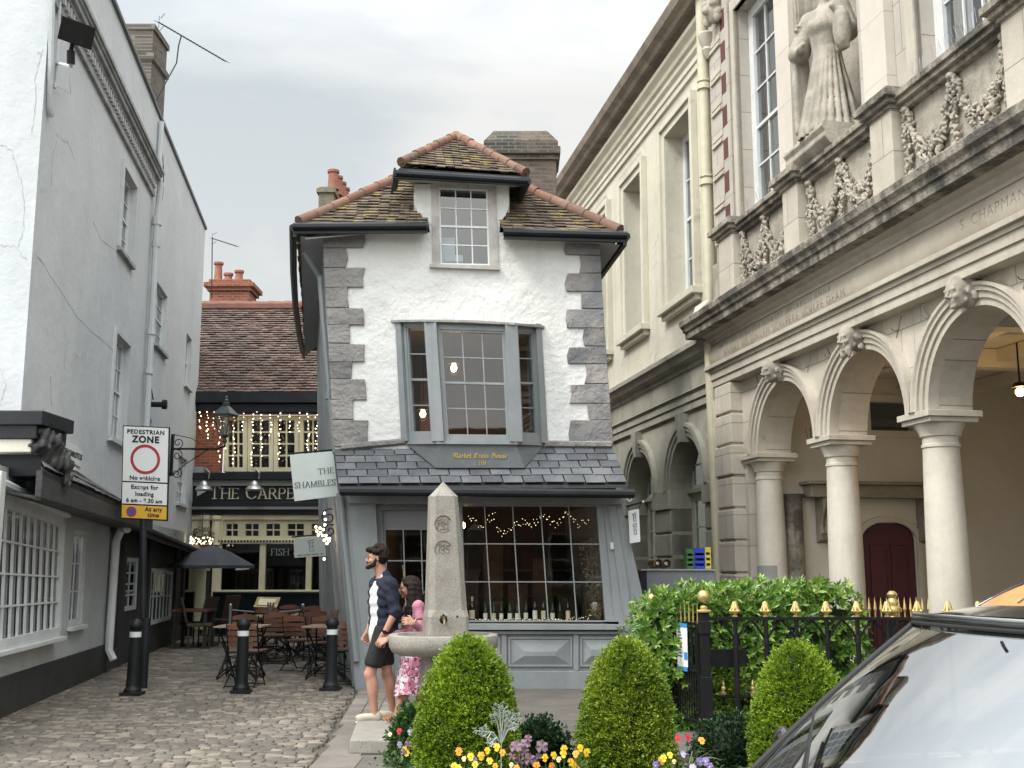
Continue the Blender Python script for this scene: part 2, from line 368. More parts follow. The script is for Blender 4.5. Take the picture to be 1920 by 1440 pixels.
# ---------------- text ----------------
def text3d(txt, size, mat, root, name, P, X, Y, ext=.004, bold=0., spacing=1., align='CENTER'):
    cu = bpy.data.curves.new(name, 'FONT'); cu.body = txt; cu.size = size; cu.extrude = ext / 2; cu.offset = bold; cu.align_x = align; cu.space_character = spacing
    o = bpy.data.objects.new(name, cu); me = bpy.data.meshes.new_from_object(o)
    X = V(X).normalized(); Y = V(Y).normalized(); Z = X.cross(Y); P = V(P)
    mb = MB(); mb.add([P + X * v.co.x + Y * v.co.y + Z * (v.co.z + ext / 2) for v in me.vertices], [tuple(p.vertices) for p in me.polygons])
    bpy.data.objects.remove(o); bpy.data.meshes.remove(me)
    return mb.build(name, mat, root)
GLY = {  # pen strokes on a cap-height 1 grid: advance, polylines
 'T': (.8, ['0,1 .8,1', '.4,1 .4,0', '.25,0 .55,0', '0,1 0,.85', '.8,1 .8,.85']), 'H': (.9, ['.1,1 .1,0', '.8,1 .8,0', '.1,.52 .8,.52', '0,0 .2,0', '.7,0 .9,0', '0,1 .2,1', '.7,1 .9,1']),
 'E': (.65, ['.1,1 .1,0', '0,1 .6,1', '.1,.52 .48,.52', '0,0 .62,0', '.6,1 .6,.88', '.62,0 .62,.14']), 'C': (.85, ['.8,.82 .62,.98 .4,1 .15,.85 .04,.5 .15,.15 .4,0 .62,.02 .82,.2', '.8,.98 .8,.75']),
 'A': (.9, ['.45,1 .08,0', '.45,1 .82,0', '.2,.35 .7,.35', '0,0 .2,0', '.7,0 .92,0']), 'R': (.8, ['.1,1 .1,0', '.1,1 .45,1 .62,.87 .62,.65 .45,.52 .1,.52', '.38,.52 .78,0', '0,0 .22,0', '.7,0 .85,0']),
 'P': (.7, ['.1,1 .1,0', '.1,1 .45,1 .63,.87 .63,.63 .45,.48 .1,.48', '0,0 .25,0']), 'N': (.95, ['.1,1 .1,0', '.1,1 .82,0', '.82,0 .82,1', '0,0 .2,0', '.72,1 .94,1', '0,1 .12,1']),
 'S': (.62, ['.55,.85 .42,.98 .2,.99 .06,.82 .12,.62 .45,.4 .54,.2 .42,.02 .2,0 .04,.15', '.55,.98 .55,.78', '.04,.02 .04,.22']), 'M': (1.1, ['.1,1 .06,0', '.1,1 .52,0', '.52,0 .94,1', '.94,1 1.0,0', '0,0 .18,0', '.9,0 1.1,0']),
 'B': (.72, ['.1,1 .1,0', '0,1 .4,1 .56,.88 .54,.66 .4,.54 .1,.54', '.4,.54 .64,.42 .64,.14 .46,0 0,0']), 'L': (.65, ['.1,1 .1,0', '0,0 .6,0 .6,.15', '0,1 .22,1']), 'F': (.6, ['.1,1 .1,0', '0,1 .58,1 .58,.86', '.1,.52 .45,.52', '0,0 .22,0']),
 'I': (.32, ['.16,1 .16,0', '.04,0 .28,0', '.04,1 .28,1']), '&': (.8, ['.75,0 .2,.8 .3,1 .45,.9 .4,.7 .08,.3 .2,0 .45,.02 .7,.4']), ' ': (.45, []), 'V': (.85, ['0,1 .42,0', '.42,0 .84,1', '0,1 .12,1', '.72,1 .9,1']), 'D': (.85, ['.1,1 .1,0', '0,1 .45,1 .74,.8 .78,.5 .74,.2 .45,0 0,0']),
 'O': (.95, ['.45,1 .15,.85 .05,.5 .15,.15 .45,0 .75,.15 .86,.5 .75,.85 .45,1'])}
BLK = {
 'M': (1.2, ['.05,.9 .2,1 .32,.85 .3,.15 .15,0', '.32,.85 .55,1 .68,.85 .66,.1', '.68,.85 .9,1 1.05,.85 1.0,.12 1.15,.02', '.0,.4 .3,.55']), 'C': (.85, ['.75,.95 .5,.85 .3,1 .08,.75 .08,.25 .35,0 .72,.18', '.42,.85 .42,.2', '.75,.95 .62,.7']), 'H': (1., ['.1,.9 .3,1 .34,.8 .32,.1 .12,0', '.34,.6 .6,.72 .85,.5 .8,.1 .62,-.12', '.3,1 .7,.92 .85,1']),
 'a': (.55, ['.1,.6 .35,.68 .42,.55 .42,.1 .52,.0', '.42,.4 .1,.3 .1,.08 .22,0 .42,.12']), 'r': (.45, ['.05,.6 .16,.68 .16,.05', '.16,.55 .32,.68 .42,.58']), 'k': (.52, ['.05,.95 .15,1 .15,.02', '.15,.42 .38,.62', '.2,.4 .42,.05 .5,.0', '.38,.62 .3,.42']),
 'e': (.48, ['.1,.35 .4,.48 .3,.66 .1,.55 .1,.1 .22,0 .42,.1']), 't': (.4, ['.16,.9 .16,.1 .28,0 .38,.06', '.02,.62 .36,.62']), 'o': (.52, ['.25,.68 .08,.5 .1,.12 .26,0 .42,.16 .42,.52 .25,.68']), 's': (.45, ['.38,.6 .22,.68 .08,.52 .36,.22 .34,.08 .2,0 .05,.08']),
 'u': (.56, ['.02,.6 .12,.66 .12,.1 .24,0 .42,.14', '.42,.66 .42,.08 .52,0']), 'c': (.45, ['.38,.56 .22,.66 .08,.5 .08,.12 .22,0 .4,.1']), '.': (.25, ['.1,.08 .12,.02']), '1': (.35, ['.05,.8 .18,1 .18,0']), '7': (.5, ['.04,.95 .42,.95 .2,0']), '8': (.5, ['.22,1 .08,.82 .4,.22 .24,0 .08,.2 .38,.8 .22,1']), ' ': (.4, [])}
def hull(pts):
    pts = sorted(set(pts))
    def half(ps):
        h = []
        for p in ps:
            while len(h) > 1 and (h[-1][0] - h[-2][0]) * (p[1] - h[-2][1]) - (h[-1][1] - h[-2][1]) * (p[0] - h[-2][0]) <= 0: h.pop()
            h.append(p)
        return h
    return half(pts)[:-1] + half(pts[::-1])[:-1]
def pen(txt, size, mat, root, name, P, X, Y, wide=.15, thin=.05, ang=0., gly=GLY, ext=.004, align=.5, gap=.1, small=None):
    X = V(X).normalized(); Y = V(Y).normalized(); Z = X.cross(Y); P = V(P)
    ca, sa = math.cos(R(ang)), math.sin(R(ang)); nib = [(x * ca - y * sa, x * sa + y * ca) for x, y in ((-wide / 2, -thin / 2), (wide / 2, -thin / 2), (wide / 2, thin / 2), (-wide / 2, thin / 2))]
    tot = 0; lay = []
    for i, ch in enumerate(txt):
        k = small if (small and i and txt[i - 1] != ' ') else 1.
        lay.append((ch, tot, k)); tot += (gly[ch][0] + gap) * k
    mb = MB(); e = 0
    for ch, x0, k in lay:
        for st in gly[ch][1]:
            p = [tuple(float(t) for t in s_.split(',')) for s_ in st.split()]
            for a, b in zip(p, p[1:]):
                h = hull([(x0 + a[0] * k + u, a[1] * k + v) for u, v in nib] + [(x0 + b[0] * k + u, b[1] * k + v) for u, v in nib]); e = (e + 1) % 9
                mb.prism([P + X * ((x - tot * align) * size) + Y * (y * size) + Z * (.0005 + e * .00012) for x, y in h], Z * ext)
    return mb.build(name, mat, root)

def cracks(root, F, lines, name='hairline_crack', seed=1):
    g = random.Random(seed); mb = MB(); mt = bpy.data.materials.get('crack_dark') or M('crack_dark', (.42, .425, .43), .9)
    for ln in lines:
        p = [hit(x, y, F.O + F.N * .004, F.N) for x, y in ln]; pts = [p[0]]
        for a, b in zip(p, p[1:]):
            for k in range(1, 7): q = a.lerp(b, k / 6); pts.append(q + F.U * g.uniform(-.012, .012) + V((0, 0, g.uniform(-.02, .02))))
        mb.tube(pts, [g.uniform(.0008, .0028) for _ in pts], 4)
    return mb.build(name, mt, root)
# ---------------- sculpting: smooth-blended distance field -> surface nets ----------------
class SDF:
    def __init__(s, lo, hi, h):
        s.lo = np.array(lo, float); s.h = h; s.n = np.ceil((np.array(hi) - s.lo) / h).astype(int) + 1
        s.f = np.full(s.n, 1.0, dtype=np.float32)
    def _reg(s, lo, hi, k):
        a = np.maximum(0, np.floor((np.array(lo) - k - s.lo) / s.h).astype(int)); b = np.minimum(s.n, np.ceil((np.array(hi) + k - s.lo) / s.h).astype(int) + 1)
        if np.any(b <= a): return None
        ax = [s.lo[i] + s.h * np.arange(a[i], b[i]) for i in range(3)]
        return (slice(a[0], b[0]), slice(a[1], b[1]), slice(a[2], b[2])), np.meshgrid(*ax, indexing='ij')
    def _mix(s, sl, d, k, sub=False):
        f = s.f[sl]; d = d.astype(np.float32)
        if sub:
            h = np.clip(.5 - .5 * (f + d) / k, 0, 1); s.f[sl] = f * (1 - h) - d * h + k * h * (1 - h)
        else:
            h = np.clip(.5 + .5 * (f - d) / k, 0, 1); s.f[sl] = f * (1 - h) + d * h - k * h * (1 - h)
    def cone(s, a, b, r1, r2, k=.02, sub=False):
        a = np.array(a, float); b = np.array(b, float); m = max(r1, r2)
        q = s._reg(np.minimum(a, b) - m, np.maximum(a, b) + m, k * 2 + s.h * 2)
        if not q: return s
        sl, (X, Y, Z) = q; ba = b - a; L = max(ba @ ba, 1e-9)
        t = np.clip(((X - a[0]) * ba[0] + (Y - a[1]) * ba[1] + (Z - a[2]) * ba[2]) / L, 0, 1)
        d = np.sqrt((X - a[0] - t * ba[0]) ** 2 + (Y - a[1] - t * ba[1]) ** 2 + (Z - a[2] - t * ba[2]) ** 2) - (r1 + (r2 - r1) * t)
        s._mix(sl, d, k, sub); return s
    def chain(s, pts, rs, k=.02):
        for i in range(len(pts) - 1): s.cone(pts[i], pts[i + 1], rs[i], rs[i + 1], k)
        return s
    def ell(s, c, r, k=.02, sub=False, rot=None):
        c = np.array(c, float); r = np.array(r, float); m = r.max()
        q = s._reg(c - m, c + m, k * 2 + s.h * 2)
        if not q: return s
        sl, (X, Y, Z) = q; P = [X - c[0], Y - c[1], Z - c[2]]
        if rot is not None:
            Rm = np.array(rot); P = [sum(Rm[j, i] * P[j] for j in range(3)) for i in range(3)]
        k0 = np.sqrt(sum((P[i] / r[i]) ** 2 for i in range(3))); k1 = np.sqrt(sum((P[i] / r[i] ** 2) ** 2 for i in range(3))) + 1e-9
        s._mix(sl, np.where(k0 < 1e-3, -r.min(), k0 * (k0 - 1) / k1), k, sub); return s
    def rough(s, amp, sc, seed=0):
        g = np.random.RandomState(seed); X, Y, Z = np.meshgrid(*[s.lo[i] + s.h * np.arange(s.n[i]) for i in range(3)], indexing='ij')
        for _ in range(5):
            k = g.randn(3) * sc; s.f += (amp / 2.2 * np.sin(X * k[0] + Y * k[1] + Z * k[2] + g.rand() * 6.28)).astype(np.float32)
        return s
    def mesh(s):
        f = s.f; ins = f < 0; n = f.shape; c = [n[i] - 1 for i in range(3)]
        acc = np.zeros((c[0], c[1], c[2], 3), np.float32); cnt = np.zeros(tuple(c), np.float32)
        def sub(A, o): return A[o[0]:o[0] + c[0], o[1]:o[1] + c[1], o[2]:o[2] + c[2]]
        for ax in range(3):
            o1, o2 = [i for i in range(3) if i != ax]
            for p in (0, 1):
                for r in (0, 1):
                    a = [0, 0, 0]; a[o1] = p; a[o2] = r; b = list(a); b[ax] = 1
                    fa, fb = sub(f, a), sub(f, b); m = (fa < 0) != (fb < 0)
                    t = np.where(m, fa / np.where(m, fa - fb, 1), 0)
                    acc[..., ax] += np.where(m, t, 0); acc[..., o1] += m * p; acc[..., o2] += m * r; cnt += m
        act = cnt > 0; idx = np.full(tuple(c), -1, int); idx[act] = np.arange(act.sum())
        I = np.argwhere(act); vs = (I + acc[act] / cnt[act][:, None]) * s.h + s.lo
        fs = []
        for ax in range(3):
            o1, o2 = [(1, 2), (2, 0), (0, 1)][ax]
            sh = [slice(None)] * 3; sh[ax] = slice(0, c[ax]); sh[o1] = slice(1, c[o1]); sh[o2] = slice(1, c[o2])
            sh2 = list(sh); sh2[ax] = slice(1, c[ax] + 1)
            A, B = ins[tuple(sh)], ins[tuple(sh2)]
            E = np.argwhere(A != B)
            if not len(E): continue
            fl = A[tuple(E.T)]; g = E.copy(); g[:, o1] += 1; g[:, o2] += 1
            def ix(d1, d2):
                h = g.copy(); h[:, o1] -= d1; h[:, o2] -= d2; return idx[tuple(h.T)]
            q = np.stack([ix(1, 1), ix(0, 1), ix(0, 0), ix(1, 0)], 1); q[~fl] = q[~fl][:, ::-1]
            fs.append(q)
        fs = np.concatenate(fs); fs = fs[(fs >= 0).all(1)]
        return vs, fs
    def build(s, name, mat, root=None, xf=None, org=None, matf=None, label=None):
        vs, fs = s.mesh()
        if xf is not None:
            Mx = np.array(xf); vs = vs @ Mx[:3, :3].T + Mx[:3, 3]
        o0 = ORG.get(root.name, V((0, 0, 0))) if root is not None else V(org or (0, 0, 0))
        me = bpy.data.meshes.new(name); me.vertices.add(len(vs)); me.vertices.foreach_set('co', (vs - np.array(o0)).ravel())
        me.loops.add(fs.size); me.loops.foreach_set('vertex_index', fs.ravel().astype(np.int32))
        me.polygons.add(len(fs)); me.polygons.foreach_set('loop_start', np.arange(0, fs.size, 4, dtype=np.int32))
        me.update(calc_edges=True); me.validate(); me.polygons.foreach_set('use_smooth', [True] * len(me.polygons))
        for m in (mat if isinstance(mat, (list, tuple)) else [mat]): me.materials.append(m)
        if matf is not None: 
            cc = vs[fs].mean(1); me.polygons.foreach_set('material_index', matf(cc).astype(np.int32))
        o = bpy.data.objects.new(name, me); COL.objects.link(o)
        if root is not None: o.parent = root
        else: o.location = o0
        ORG[o.name] = V(o0)
        if label: o['label'] = label
        return o
def face_sdf(s, c, sz, fwd, k=.012, up=(0, 0, 1), beard=0., nose=1.):
    """sculpt a head into s: centre c, face height sz (chin to crown), looking along fwd"""
    f = V(fwd).normalized(); u = V(up).normalized(); r = u.cross(f).normalized() * -1; u = f.cross(r) * -1 if f.cross(r).z < 0 else f.cross(r); c = V(c)
    def P(a, b, d): return tuple(c + (r * a + f * b + u * d) * sz)
    rot = np.array([[r[i], f[i], u[i]] for i in range(3)])
    s.ell(P(0, -.05, .12), np.array((.33, .41, .37)) * sz, k, rot=rot)            # skull
    s.ell(P(0, .08, -.14), np.array((.255, .29, .33)) * sz, k * 2, rot=rot)        # face
    s.ell(P(0, .27, -.40), np.array((.11, .09, .09)) * sz, k * 1.5, rot=rot)      # chin
    s.cone(P(-.2, .0, -.27), P(0, .26, -.41), .085 * sz, .07 * sz, k); s.cone(P(.2, .0, -.27), P(0, .26, -.41), .085 * sz, .07 * sz, k)
    s.cone(P(-.17, .33, .06), P(.17, .33, .06), .05 * sz, .05 * sz, k)            # brow
    for q in (-1, 1):
        s.ell(P(q * .135, .385, -.015), np.array((.075, .06, .055)) * sz, k * .6, sub=True, rot=rot)
        s.ell(P(q * .135, .325, -.015), np.array((.058, .05, .042)) * sz, k * .2, rot=rot)
        s.ell(P(q * .16, .28, -.14), np.array((.09, .08, .08)) * sz, k * 1.5, rot=rot)
        s.ell(P(q * .33, -.04, -.03), np.array((.045, .075, .11)) * sz, k * .4, rot=rot)       # ear
        s.ell(P(q * .055, .40, -.155), np.array((.04, .045, .035)) * sz, k * .4, rot=rot)
    s.cone(P(0, .35, .04), P(0, .35 + .12 * nose, -.13), .035 * sz, .05 * sz, k * .5)
    s.cone(P(-.085, .345, -.255), P(.085, .345, -.255), .028 * sz, .028 * sz, k * .35); s.cone(P(-.07, .34, -.305), P(.07, .34, -.305), .033 * sz, .033 * sz, k * .35)
    return P, rot
# ================= facades =================
GH = Fac((3.71, 16.4, 0), 565); YW = Fac((3.71, 16.4, 0), 575); LB = Fac((-5.4, 12.2, 0), 645, -1)
BRICK = M('old_brick', (.22, .085, .06), .85, (.13, .065, .055), 3, fine=.2, bumps=[(40, .004)], spots=((.10, .09, .075), .7, 1.6, .55), joints=(Fac((0, 0, 0), 960.1 + 100000), .22, .072, (.20, .17, .14), .01))
BRICKP = M('red_brick', (.30, .075, .035), .85, (.22, .055, .03), 3, fine=.15, bumps=[(40, .003)], joints=(Fac((0, 0, 0), 960.1 + 100000), .22, .075, (.22, .15, .11), .012))
# ================= crooked house =================
YF = 15.1
def pf(px, py, Y=YF): return PY(px, py, Y)
CH = thing('crooked_house', 'small leaning white plastered house with grey corner stones, tiled roof and grey shopfront', 'house', (-.3, YF, 0))
def xl(y): return 607 + (y - 437) * (628 - 607) / 401
def xr(y):
    return 1122 + (y - 463) * .06 if y < 600 else 1130 + (y - 600) * .075
mb = MB()
ys = [436, 500, 612, 640, 700, 760, 824, 845]
for a, b in zip(ys, ys[1:]):
    hs = []
    if b <= 500: hs = [(812, 930)]
    elif a >= 612 and b <= 824: hs = [(765, 1003)]
    xs0 = [xl(a)] + [x for h in hs for x in h] + [xr(a)]; xs1 = [xl(b)] + [x for h in hs for x in h] + [xr(b)]
    for i in range(0, len(xs0), 2):
        mb.hexa([pf(xs0[i], a), pf(xs0[i + 1], a), pf(xs1[i + 1], b), pf(xs1[i], b), pf(xs0[i], a) + V((0, .28, 0)), pf(xs0[i + 1], a) + V((0, .28, 0)), pf(xs1[i + 1], b) + V((0, .28, 0)), pf(xs1[i], b) + V((0, .28, 0))])
# dormer cheeks of the front wall rising through the eaves
for pts in ([(776, 345), (812, 345), (812, 436), (806, 436), (802, 412), (786, 404), (777, 385)], [(930, 348), (953, 350), (955, 384), (948, 404), (938, 416), (936, 436), (930, 436)], [(812, 330), (930, 336), (930, 352), (812, 346)]):
    mb.prism([pf(*p) - V((0, .004, 0)) for p in pts], (0, .3, 0))
wall = mb.build('wall', PLASTER, CH)
# side, rear walls
BLr, TLr = V((-3.75, 22.4, 0)), V((-3.98, 22.4, 6.0)); BRr, TRr = V((.35, 22.4, 0)), V((.15, 22.4, 6.0))
TL0, TR0 = pf(607, 437) + V((0, .02, 0)), pf(1121, 450) + V((0, .02, 0)); ML0, MR0 = pf(628, 842) + V((0, .02, 0)), pf(1147, 842) + V((0, .02, 0)); BL0, BR0 = V((-2.02, 15.14, 0)), V((1.66, 15.14, 0))
SIDEP = M('side_wall_render', (.46, .48, .49), .8, (.34, .36, .37), .8, bumps=[(3, .03)], streak=((.2, .21, .21), .5, 2))
mb = MB(); MLr = BLr.lerp(TLr, .5); MRr = BRr.lerp(TRr, .5)
mb.add([TL0, ML0, BL0, BLr, MLr, TLr], [(0, 5, 4, 1), (1, 4, 3, 2)]); mb.add([TR0, MR0, BR0, BRr, MRr, TRr], [(0, 1, 4, 5), (1, 2, 3, 4)]); mb.poly([BLr, BRr, TRr, TLr])
mb.build('side_wall', SIDEP, CH)
# timber boards and posts on the left flank of the shop
mb = MB()
for t, wd in ((.02, .12), (.3, .08), (.62, .08)):
    b = BL0.lerp(BLr, t); q = ML0.lerp(MLr, t); q = b.lerp(q, .95); d = (BLr - BL0).normalized(); mb.prism([b - d * wd / 2, b + d * wd / 2, q + d * wd / 2, q - d * wd / 2], (-.06, 0, 0))
mb.parts('flank_board', GREYP, CH)
# quoins
LQ = [(437, 466, 683), (466, 503, 650), (503, 540, 683), (540, 578, 654), (578, 610, 682), (610, 644, 655), (644, 680, 683), (680, 711, 660), (711, 750, 686), (750, 787, 664), (787, 838, 689)]
RQ = [(458, 480, 1060), (480, 513, 1088), (513, 548, 1062), (548, 580, 1090), (580, 616, 1062), (616, 650, 1096), (650, 683, 1065), (683, 720, 1097), (720, 757, 1068), (757, 788, 1103), (788, 838, 1068)]
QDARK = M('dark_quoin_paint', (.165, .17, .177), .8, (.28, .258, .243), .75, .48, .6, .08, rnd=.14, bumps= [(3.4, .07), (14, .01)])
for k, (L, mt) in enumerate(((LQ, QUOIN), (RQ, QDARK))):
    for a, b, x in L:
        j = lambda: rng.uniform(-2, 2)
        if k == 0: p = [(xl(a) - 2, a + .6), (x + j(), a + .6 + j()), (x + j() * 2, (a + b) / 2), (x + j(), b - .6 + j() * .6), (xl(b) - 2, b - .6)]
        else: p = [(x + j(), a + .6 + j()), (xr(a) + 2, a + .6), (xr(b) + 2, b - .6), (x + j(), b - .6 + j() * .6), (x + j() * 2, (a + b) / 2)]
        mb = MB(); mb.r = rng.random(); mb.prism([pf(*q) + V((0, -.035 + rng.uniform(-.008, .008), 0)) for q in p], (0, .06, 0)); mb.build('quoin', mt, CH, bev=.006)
# bay window
YB = 14.70
def bay(px, py, f): return PY(px, py, YF - .02 if f == 0 else YB)
A0, A1 = bay(750, 601, 0), bay(762, 828, 0); B0, B1 = bay(808, 601, 1), bay(823, 828, 1); C0, C1 = bay(957, 606, 1), bay(967, 829, 1); D0, D1 = bay(1006, 608, 0), bay(1018, 831, 0)
BW = MB()   # corner posts
for (p, q), (nx, ny), hw in (((B0, B1), (-.25, -1), .085), ((C0, C1), (.25, -1), .085), ((A0, A1), (-.8, -1), .05), ((D0, D1), (.8, -1), .05)):
    n_ = V((nx, ny, 0)).normalized(); s_ = V((-n_.y, n_.x, 0))
    BW.prism([p - s_ * hw, p + s_ * hw, q + s_ * hw, q - s_ * hw], n_ * .05); BW.prism([p - s_ * hw, p + s_ * hw, q + s_ * hw, q - s_ * hw], -n_ * .09)
bayo = BW.build('bay_window', GREYP, CH, bev=.004)
def bayface(q, inner, cols, meet, fs=.028):
    q = [V(x) for x in q]; n = (q[1] - q[0]).cross(q[3] - q[0]).normalized()
    if n.y > 0: n = -n
    # surround band
    mb = MB(); w_ = (q[1] - q[0]).length; h_ = (q[3] - q[0]).length
    a0, a1, b0, b1 = inner
    for r4 in ((0, 1, 0, b0), (0, 1, b1, 1), (0, a0, b0, b1), (a1, 1, b0, b1)):
        mb.prism([bil(q, r4[0], r4[2]), bil(q, r4[1], r4[2]), bil(q, r4[1], r4[3]), bil(q, r4[0], r4[3])], -n * .07)
    mb.build('casing', GREYP, bayo)
    qi = [bil(q, a0, b0), bil(q, a1, b0), bil(q, a1, b1), bil(q, a0, b1)]
    window(CH, [p - n * .015 for p in qi], cols, 4, fs, .016, n, .05, GREYP, GLASS, meet=2, name='sash_window')
bayface([B0 + V((.08, 0, 0)), C0 - V((.08, 0, 0)), C1 - V((.08, 0, 0)), B1 + V((.08, 0, 0))], (.03, .985, .07, .955), 3, 2)
def mid(p, q, t): return p.lerp(q, t)
bayface([mid(A0, B0, .1), mid(A0, B0, .82), mid(A1, B1, .82), mid(A1, B1, .1)], (.1, .95, .05, .93), 1, 2, .024)
bayface([mid(C0, D0, .2), mid(C0, D0, .9), mid(C1, D1, .9), mid(C1, D1, .2)], (.1, .95, .07, .93), 1, 2, .024)
# bay roof lead, sill and lettered apron
mb = MB(); up = V((0, 0, .035))
def fl(px, py, Y): return PY(px, py, Y)
top = [fl(733, 600, YF - .01), fl(800, 599, YB - .07), fl(880, 600, YB - .08), fl(965, 605, YB - .07), fl(1021, 611, YF - .01)]
bot = [p - V((0, 0, .03)) for p in top]
mb.add([*top, *bot, top[0] + V((0, .2, .05)), top[4] + V((0, .2, .05))], [(0, 1, 6, 5), (1, 2, 7, 6), (2, 3, 8, 7), (3, 4, 9, 8), (0, 10, 11, 4, 3, 2, 1), (5, 6, 7, 8, 9)])
mb.build('bay_roof', M('lead_flashing', (.33, .33, .31), .7, (.22, .22, .2), 5, bumps=[(18, .01)]), bayo)
mb = MB()
for i in range(46):
    if i in (8, 9, 10, 21, 22, 30): continue
    x = 745 + i * 5.6 + rng.uniform(-1, 1); p = fl(x, 601 + max(0, x - 880) * .06, YB + .1); mb.tube([p, p + V((rng.uniform(-.02, .02), rng.uniform(-.03, .03), .11))], .0016, 4)
mb.build('bird_spikes', SIL, bayo)
mb = MB(); mb.add([A1 + V((-.02, 0, .01)), B1 + V((-.02, -.04, .01)), C1 + V((.02, -.04, .01)), D1 + V((.02, 0, .01)), A1 + V((-.02, 0, -.035)), B1 + V((-.02, -.04, -.035)), C1 + V((.02, -.04, -.035)), D1 + V((.02, 0, -.035))], [(0, 1, 2, 3), (7, 6, 5, 4), (0, 4, 5, 1), (1, 5, 6, 2), (2, 6, 7, 3), (3, 7, 4, 0)])
mb.build('sill', GREYP, bayo)
E0, E1 = fl(817, 877, YB + .02), fl(984, 877, YB + .02); z_ = V((0, 0, -.035))
mb = MB(); mb.add([A1 + z_, B1 + z_, C1 + z_, D1 + z_, E0, E1, E0 + V((-.1, .33, 0)), E1 + V((.1, .33, 0))], [(1, 2, 5, 4), (0, 1, 4), (2, 3, 5), (0, 4, 6), (3, 7, 5), (4, 5, 7, 6), (0, 6, 7, 3)])
apr = mb.build('bay_apron', GREYD, CH)
X_ = (C1 - B1).normalized(); Yup = (B1 + z_ - E0).normalized(); nrm = X_.cross(Yup)
pen('Market Cross House', .062, GOLDL, apr, 'lettering', (B1 + z_).lerp(C1 + z_, .52).lerp((E0 + E1) / 2, .58) + nrm * .004, X_, Yup, .17, .06, 38, BLK, .003, .5, .09)
pen('c. 1718', .045, GOLDL, apr, 'lettering', (B1 + z_).lerp(C1 + z_, .52).lerp((E0 + E1) / 2, .88) + nrm * .004, X_, Yup, .17, .06, 38, BLK, .003, .5, .12)
# rooms behind the glass
mb = MB()
def room(x0, x1, y0, y1, z0, z1):
    c = [V((x0, y0, z0)), V((x1, y0, z0)), V((x1, y1, z0)), V((x0, y1, z0)), V((x0, y0, z1)), V((x1, y0, z1)), V((x1, y1, z1)), V((x0, y1, z1))]
    mb.add(c, [(0, 1, 2, 3), (4, 7, 6, 5), (3, 2, 6, 7), (0, 3, 7, 4), (1, 5, 6, 2)])
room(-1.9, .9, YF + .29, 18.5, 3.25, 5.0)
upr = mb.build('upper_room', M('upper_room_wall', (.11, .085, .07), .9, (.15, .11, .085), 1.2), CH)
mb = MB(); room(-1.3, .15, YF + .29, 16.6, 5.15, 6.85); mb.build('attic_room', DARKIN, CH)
mb = MB()
mb.box((-1.5, 18.2, 3.3), (-1.1, 18.4, 4.6)); mb.box((.3, 18.1, 3.3), (.7, 18.4, 4.7)); mb.parts('furniture', M('room_furniture', (.25, .16, .10)), upr)
mb = MB(); 
for i in range(9): mb.tube([V((.28 + .045 * i, YF + .42 + (i % 2) * .03, 3.4)), V((.22 + .05 * i, YF + .42 + (i % 2) * .03, 4.9))], .03, 6)
mb.build('curtain', M('blue_curtain', (.10, .13, .17), .9), upr)
# dormer sash
q = [pf(822, 352), pf(914, 356), pf(918, 498), pf(826, 496)]; n_ = V((0, -1, 0))
mb = MB(); qo = [pf(808, 340), pf(930, 344), pf(935, 500), pf(811, 497)]
PALE = M('weathered_pale_paint', (.45, .43, .40), .7, (.33, .31, .29), 6, bumps=[(30, .003)])
for a, b in ((0, 1), (1, 2), (2, 3), (3, 0)):
    mb.prism([qo[a] + n_ * .02, qo[b] + n_ * .02, q[b] + n_ * .02, q[a] + n_ * .02], (0, .1, 0))
mb.prism([pf(806, 497) + n_ * .07, pf(937, 501) + n_ * .07, pf(937, 508) + n_ * .07, pf(806, 503) + n_ * .07], (0, .12, 0))
mb.build('window_surround', PALE, CH)
window(CH, [p + n_ * .005 for p in q], 3, 4, .022, .016, n_, .05, WPAINT, glass('dormer_glass', (.55, .62, .66), .12), meet=2, name='sash_window')
mb = MB(); a, b = PY(829, 480, YF + .2), PY(868, 492, YF + .2); mb.box((a.x, YF + .15, b.z), (b.x, YF + .22, a.z)); mb.box((a.x, YF + .16, b.z + .09), (a.x + .18, YF + .2, b.z + .35)); mb.parts('paper', WPAINT, CH)
# main roof, hipped
YE = 14.82
ez = lambda px: PY(px, 424 + (px - 560) * .022, YE)
TLe, TRe = PY(557, 421, YE), PY(1168, 437, YE)
th = math.tan(R(44)); nr = V((0, -th, 1)).normalized()
def rp(px, py): return hit(px, py, (TLe + TRe) / 2, nr)
hl, hr = rp(742, 340), rp(975, 352)
dl = (hl - TLe); ridge_l = TLe + dl * 1.35; ridge_r = TRe + (hr - TRe) * 1.45
FLe, FRe = V((-4.3, 22.9, 6.02)), V((.6, 22.9, 6.0)); FLr, FRr = V((-2.5, 22.9, ridge_l.z)), V((-1.2, 22.9, ridge_r.z))
mb = MB(); tiles(mb, [ridge_l, ridge_r, TRe, TLe], 22, .15, .014, .034, .014)
